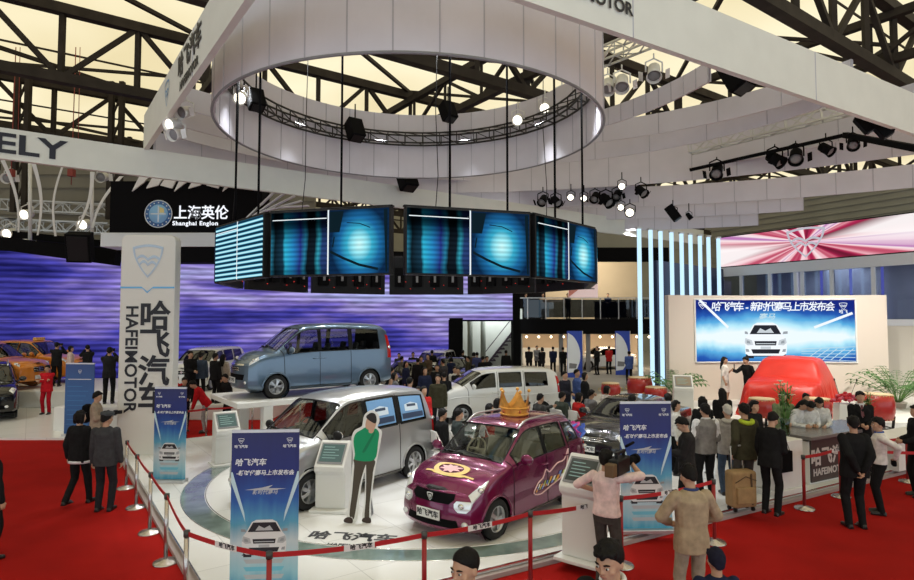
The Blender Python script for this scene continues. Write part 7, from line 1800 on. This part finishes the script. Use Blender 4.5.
# desk staff
for px, yt, rot, lb, ln in ((799, 404, 20, 'leftmost woman in white blouse bending over the reception desk', 24), (812, 404, -12, 'middle woman in white blouse bending over the reception desk', 28), (826, 402, -30, 'rightmost woman in white blouse at the reception desk', 16)):
    p = D(px, yt, 13.0); person((p.x, 13.25, SZ), rot, 1.60, lb, WHT, BLK, 'shirt', 'long', near=1, hands=[(.12, -.40, 1.04), (-.12, -.40, 1.04)], lean=ln, head=(20, 0), group='reception staff')
person(PH(860, 391, 1.72, SZ), -20, 1.72, 'man in black suit standing beside the red flowers of the lectern', BLK, BLK, 'jacket', near=1, hands=HF, extra=tie(M_SHIRTW, M_TIE))
# stage
hs = {}
p = D(725, 380, 20.4); person((p.x, 20.4, PZ), 60, 1.66, 'long-haired hostess in white dress on the stage before the big screen', (.66, .62, .58), (.66, .62, .58), 'shirt', 'long', near=1, skirt=True, sleeve='half', hands=[(.08, -.2, 1.25), (-.2, -.02, .85)], extra=lambda c: hs.update(c))
held('microphone', 'microphone held by the hostess in white dress', 'microphone', hs, 0, [((0, -.02, .06), (.03, .03, .18))], M_BLACK)
p = D(749, 380, 20.0); person((p.x, 20.0, PZ), -75, 1.70, 'man in black suit on the stage reaching one arm towards the hostess', BLK, BLK, 'jacket', near=1, hands=[(.2, -.02, .85), (-.12, -.52, 1.25)], lean=10)
# seated audience
AUD = [(441, 409, 118, BLK, 'short', 'man in black seated left of the purple car roof, nearer the silver car'), (457, 409, 112, (.04, .05, .05), 'short', 'man in dark grey seated beside the man in black, left of the purple car roof'), (496, 399, 115, BLK, 'bob', 'woman in black seated just left of the golden crown'), (488, 404, 118, RED_, 'bob', 'person in red seated left of the golden crown, mostly hidden'),
       (539, 394, 120, (.05, .05, .05), 'short', 'man in dark jacket with arm stretched out, seated right of the golden crown'), (561, 392, 125, (.05, .06, .05), 'short', 'man in dark green jacket seated below the rear end of the white minibus'), (578, 393, 120, RED_, 'bob', 'woman in red seated near the rear of the purple car'), (590, 390, 115, GRY, 'short', 'person in grey seated right of the woman in red'), (606, 386, 118, (.55, .5, .48), 'bob', 'woman in pale top seated next to the dark saloon'), (525, 401, 118, NVY, 'short', 'man in navy seated directly behind the golden crown')]
for k, (px, yt, rot, tp, hr, lb) in enumerate(AUD):
    z = SZ; Y = (HCAM - z - 1.30) * FPX / (yt - 318.0); p = D(px, yt, Y)
    hh = SEATH if k != 4 else [(.10, -.50, .95), (-.10, -.26, .66)]
    person((p.x, Y, z), rot, 1.70, lb, tp, (.02, .02, .025), 'jacket', hr, pelvis=(0, 0, .55), feet=SEATF, hands=hh, near=1, group='seated audience', lean=4)
    chair((p.x, Y, z), R(rot), 'white folding chair under the ' + lb.split(' seated')[0].split(' with ')[0] + (' at the crown' if 'crown' in lb else ' by the silver car' if 'silver' in lb or 'purple car roof' in lb else ' behind the purple car'))
for k, (px, py, lb) in enumerate(((449, 452, 'empty white folding chair nearest the purple car windscreen'), (432, 446, 'empty white folding chair beside the rear of the silver people carrier'), (588, 425, 'empty white folding chair beside the dark saloon bonnet'), (600, 418, 'empty white folding chair behind the one beside the dark saloon'), (570, 420, 'empty white folding chair next to the rear ribbons of the purple car'))):
    p = G(px, py + 14, SZ); chair((p.x, p.y, SZ), R(115), lb)
# standing round the white minibus and in the middle distance
MID = [(565, 371, 1.68, SZ, 40, (.02, .02, .03), JEAN, 'short', 'person with pink scarf standing just behind the white minibus', PNK), (577, 369, 1.70, SZ, 60, BLU, BLK, 'short', 'person in blue jacket right of the white minibus, next to the pink scarf', None), (585, 372, 1.66, SZ, 90, BLK, BLK, 'bob', 'woman in black at the foot of the left feather banner', None),
       (410, 377, 1.72, SZ, 150, OLV, BLK, 'short', 'man in olive jacket standing between the silver car and the white minibus', None), (396, 384, 1.66, SZ, 120, BLK, BLK, 'short', 'man in black just above the rear roof of the silver car', None), (424, 386, 1.62, SZ, 30, RED_, BLK, 'bob', 'person in dark red standing left of the white minibus bonnet', None), (455, 366, 1.68, .0, 20, WHT, BLK, 'short', 'man in white shirt leaning at the white minibus windscreen', None),
       (432, 350, 1.74, .0, 180, BLK, BLK, 'bun', 'tall person in black before the dark post of the violet wall', None), (447, 352, 1.68, .0, 200, (.20, .11, .05), BLK, 'bob', 'person in brown coat in the bright gap left of the minibus roof', None), (463, 350, 1.7, .0, 150, BLK, JEAN, 'short', 'person in black in the bright gap, right of the brown coat', None), (477, 352, 1.7, .0, 190, (.06, .07, .18), BLK, 'short', 'man in dark blue at the foot of the staircase', None), (487, 356, 1.68, .0, 20, BLK, BLK, 'short', 'man in black suit facing forward above the white minibus roof', None),
       (418, 358, 1.7, .0, 170, BLK, BLK, 'short', 'man in black bending over the black car behind the blue van', None), (402, 356, 1.68, .0, 140, (.10, .09, .08), BLK, 'short', 'man in grey-brown at the rear corner of the steel blue van', None), (395, 372, 1.66, .05, 100, GRY, BLK, 'bob', 'person in grey beside the rear wheel of the steel blue van', None), (390, 377, 1.6, .05, 60, PNK, BLK, 'bob', 'woman in pink top behind the silver car roof', None), (444, 372, 1.66, .05, 190, BLK, BLK, 'short', 'man in black standing left of the white-shirted man at the minibus', None),
       (506, 350, 1.7, .05, 170, BLK, BLK, 'short', 'man in black at the left shop wall under the balcony', None)]
for px, yt, h, z, rot, tp, bt, hr, lb, sc in MID: person(PH(px, yt, h, z), rot, h, lb, tp, bt, 'jacket', hr, hands=HF if rot < 100 else None, collar=sc, near=0)
CR = random.Random(21)
for k, (px, yt) in enumerate(((392, 352), (399, 352), (406, 351), (413, 352), (421, 350), (428, 353), (437, 358), (443, 353), (451, 354), (458, 352), (468, 355), (474, 352), (483, 353), (493, 351), (425, 366), (418, 371), (438, 364))):
    h_ = 1.60 + CR.random() * .18; yt += CR.choice((0, 1, 3, 6, 10, 15)); tp = (BLK, CHA, NVY, BLK, OLV, BRN)[k % 6]; person(PH(px, yt, h_, 0), CR.uniform(0, 360), h_, 'dark-clad visitor in the dense crowd between steel blue van and white minibus', tp, BLK, 'jacket', ('short', 'short', 'bob')[k % 3], hands=HF if k % 2 else None, group='dense crowd behind the minibus')
for k, (px, Y, rot, tp, hr, lb) in enumerate(((529, 35.5, 170, BLK, 'short', 'leftmost visitor in black in the shop under the balcony'), (542, 35.0, 200, BLK, 'bob', 'visitor with bushy black hair in the shop under the balcony'), (553, 35.8, 175, NVY, 'short', 'visitor in navy in the shop, left of the first feather banner'), (563, 35.2, 160, BLK, 'short', 'visitor in black touching the left edge of the first feather banner'), (597, 36.2, -60, BLK, 'short', 'visitor in black leaning at the pale car in the shop'), (609, 36.5, 190, RED_, 'short', 'visitor in red between the two feather banners'), (629, 31.0, 180, BLU, 'short', 'person in blue standing below the second feather banner'), (537, 37.0, 20, GRY, 'short', 'visitor in grey by the white shop counter'))):
    p = D(px, 350, Y); person((p.x, Y, 0), rot, 1.70, lb, tp, BLK, 'jacket', hr, hands=HF)
for k, (px, rot, tp, lb) in enumerate(((543, 10, BEI, 'person in beige standing on the balcony at its left end'), (568, 30, BLK, 'person in black on the balcony near the pink poster'), (608, -20, NVY, 'person in navy leaning on the balcony rail near the light tubes'), (526, 40, JEAN, 'person in blue on the balcony beside its left corner'))):
    p = D(px, 310, 39.4); person((p.x, 39.4, bz(319)), rot, 1.68, lb, tp, BLK, 'jacket', hands=HF)
# ---- left side of the hall
o = MB().box(-22, 22.6, .06, -11.3, 27.5, .66).obj('floor', M_WHITE, None, .02); struct(o)
o = MB().box(-12.0, 18.0, .0, -9.4, 19.6, .75).obj('floor', M_WHITE, None, .02); struct(o)
o = MB().box(-10.6, 20.2, 0, -6.2, 29, .5).obj('floor', M_WHITE, None, .02); struct(o)
g_ = G(46, 414, .06); person((g_.x, g_.y, .06), 8, 1.69, 'man in red overalls with folded arms on the white platform at left', (.45, .012, .02), (.36, .008, .018), 'jacket', near=2, hands=HX, vox=.012, extra=lambda c: [MB().cbox(c['T'] @ Vector((s_ * .10, -.135, 1.20)), (.11, .012, .045)).obj('pale_stripe', mat('pale_stripe', (.6, .5, .35), .5), c['root']) for s_ in (1, -1)])
for px, Y, z, rot, h, tp, bt, hr, hd, lb, ln in ((56, 24.2, .66, 190, 1.76, BLK, BLK, 'short', HC, 'man in black photographing the orange cab at left', 0), (70, 24.0, .66, 120, 1.62, (.60, .46, .42), BLK, 'bob', None, 'woman in pale pink top left of the photographers by the violet wall', 0), (87, 23.6, .66, -140, 1.68, BLK, BLK, 'short', HC, 'photographer in black holding a camera before the violet wall, behind the plain blue banner', 6), (109, 18.7, .75, 200, 1.74, (.02, .02, .022), BLK, 'short', HC, 'man in black coat standing on a white plinth beside the sign column, photographing', 0)):
    p = D(px, 380, Y); cx_ = {}; person((p.x, Y, z), rot, h, lb, tp, bt, 'jacket', hr, hands=hd, lean=ln, near=1, extra=lambda c: cx_.update(c))
    if hd is HC: held('camera', {56: 'small camera of the man photographing the orange cab', 87: 'black camera of the photographer behind the plain blue banner', 109: 'black camera of the man on the white plinth'}[px], 'camera', cx_, 0, [((-.05, -.02, .02), (.14, .07, .09)), ((-.05, -.08, .02), (.07, .09, .07))], M_BLACK)
cx_ = {}
person(PH(97, 391, 1.68), 110, 1.68, 'photographer in beige vest over dark shirt between the couple and the sign column', (.33, .26, .20), BLK, 'vest', near=1, hands=[(.10, -.30, 1.15), (-.10, -.26, 1.15)], head=(8, 0), extra=lambda c: [cx_.update(c), child_box(c['root'], 'backpack', M_MATTEBLACK, [(Vector((0, .20, 1.20)), (.30, .16, .42))], .05)])
held('camera', 'black camera in the hands of the photographer in beige vest', 'camera', cx_, 0, [((-.06, 0, .02), (.14, .08, .10)), ((-.06, -.09, .02), (.08, .10, .08))], M_BLACK)
for px, Y, z, rot, h, tp, bt, hr, hd, lb, ln in ((190, 20.8, .5, 60, 1.76, BLK, BLK, 'short', HF, 'man in black standing left of the small white van', 0), (200, 21.2, .5, 190, 1.68, (.05, .07, .11), BLK, 'short', None, 'man in blue-grey jacket directly before the small white van', 4), (223, 20.9, .5, 170, 1.64, (.42, .37, .31), BLK, 'long', None, 'long-haired woman in pale beige before the nose of the steel blue van', 0), (215, 20.6, .5, 150, 1.70, BLK, BLK, 'short', None, 'man in black right of the small white van, beside the beige-clad woman', 0),
      (206, 18.0, 0, -70, 1.66, (.44, .012, .016), (.3, .3, .3), 'short', [(.15, -.36, .72), (-.12, -.40, .66)], 'person in red bending over behind the rope left of the white stand', 34), (184, 18.2, 0, 40, 1.62, (.02, .015, .02), BLK, 'short', HF, 'person in black beside the bending person in red', 6), (229, 18.6, 0, -40, 1.70, BLK, BLK, 'short', HF, 'man in black with lowered head at the left end of the white stand', 12), (176, 18.9, 0, 20, 1.6, RED_, BLK, 'short', None, 'person in dark red just right of the sign column', 0)):
    p = D(px, 380, Y); person((p.x, Y, z), rot, h, lb, tp, bt, 'jacket', hr, hands=hd, lean=ln, near=1)
finish_jobs()
# ================================================================ light
w = bpy.data.worlds.new('hall_air'); bpy.context.scene.world = w; w.use_nodes = True
w.node_tree.nodes['Background'].inputs[0].default_value = (0.80, 0.92, 1.0, 1); w.node_tree.nodes['Background'].inputs[1].default_value = 1.35
def lamp(kind, name, loc, energy, size=1.0, col=(1, .97, .92), aim=None, spot=60, blend=.6):
    l = bpy.data.lights.new(name, kind); l.energy = energy; l.color = col
    if kind == 'AREA': l.size = size
    if kind == 'SPOT': l.spot_size = R(spot); l.spot_blend = blend; l.shadow_soft_size = size
    if kind == 'POINT': l.shadow_soft_size = size
    o = bpy.data.objects.new(name, l); C.objects.link(o); o.location = loc
    if aim is not None: o.rotation_euler = (Vector(aim) - Vector(loc)).to_track_quat('-Z', 'Y').to_euler()
    return o
# spotlights of the ring truss
for k in range(10):
    a_ = 2 * PI * k / 10; p = RGC + Vector((4.2 * math.cos(a_), 4.2 * math.sin(a_), 9.2))
    lamp('SPOT', 'ring_spot', p, 720, .12, (.95, .98, 1), RC + Vector((2.6 * math.cos(a_), 2.6 * math.sin(a_), 0)), 75, .8)
for p, t_, e in (((10, 16, 8.6), (11.5, 20.5, 1.5), 1700), ((14.5, 17, 8.6), (14, 20.5, 1), 1700), ((6, 20, 8.6), (7, 17, 0), 600), ((2, 24, 8.2), (1, 20, 0), 500), ((-3, 22, 8.2), (-3, 17, 0), 500)):
    lamp('SPOT', 'canopy_and_fill_spot', p, e, .15, (1, .95, .86), t_, 80, .8)
lamp('SPOT', 'canopy_and_fill_spot', (8, 27, 7.4), 700, .2, (1, .98, .95), (8.3, 34, 1.5), 70, .8)  # extra spot, added only to brighten the feather banners
lamp('SPOT', 'floor_spot', (-17, 14, 10), 900, .3, (1, 1, 1), (-15, 20, 0), 80, .8)
for x in (5.5, 9.5, 12.5): lamp('AREA', 'shop_light', (x, 40.5, 2.25), 110, 1.5, (1, .8, .55), (x, 41.5, 0))
lamp('AREA', 'balcony_light', (9, 40, 8.0), 500, 5, (1, .88, .7), (9, 43, 4))
lamp('AREA', 'gap_fill', (2.5, 37.2, 4.6), 110, 1.5, (.95, 1, 1), (2.2, 38.6, 1.5))  # added fill lamp that brightens the pale partition, no fixture there
lamp('AREA', 'room_light', (17.2, 27.5, 5.7), 60, 2.5, (.9, .93, 1), (17.2, 27.5, 3)); lamp('AREA', 'room_light', (19.8, 23.5, 5.7), 80, 2.5, (1, .92, .8), (19.8, 23.5, 3))
vs = bpy.context.scene.view_settings
vs.view_transform = 'Standard'; vs.look = 'None'; vs.gamma = 1.0; vs.use_curve_mapping = False; vs.exposure = 0.2
bpy.context.scene.cycles.use_denoising = True
bpy.context.scene.cycles.max_bounces = 6
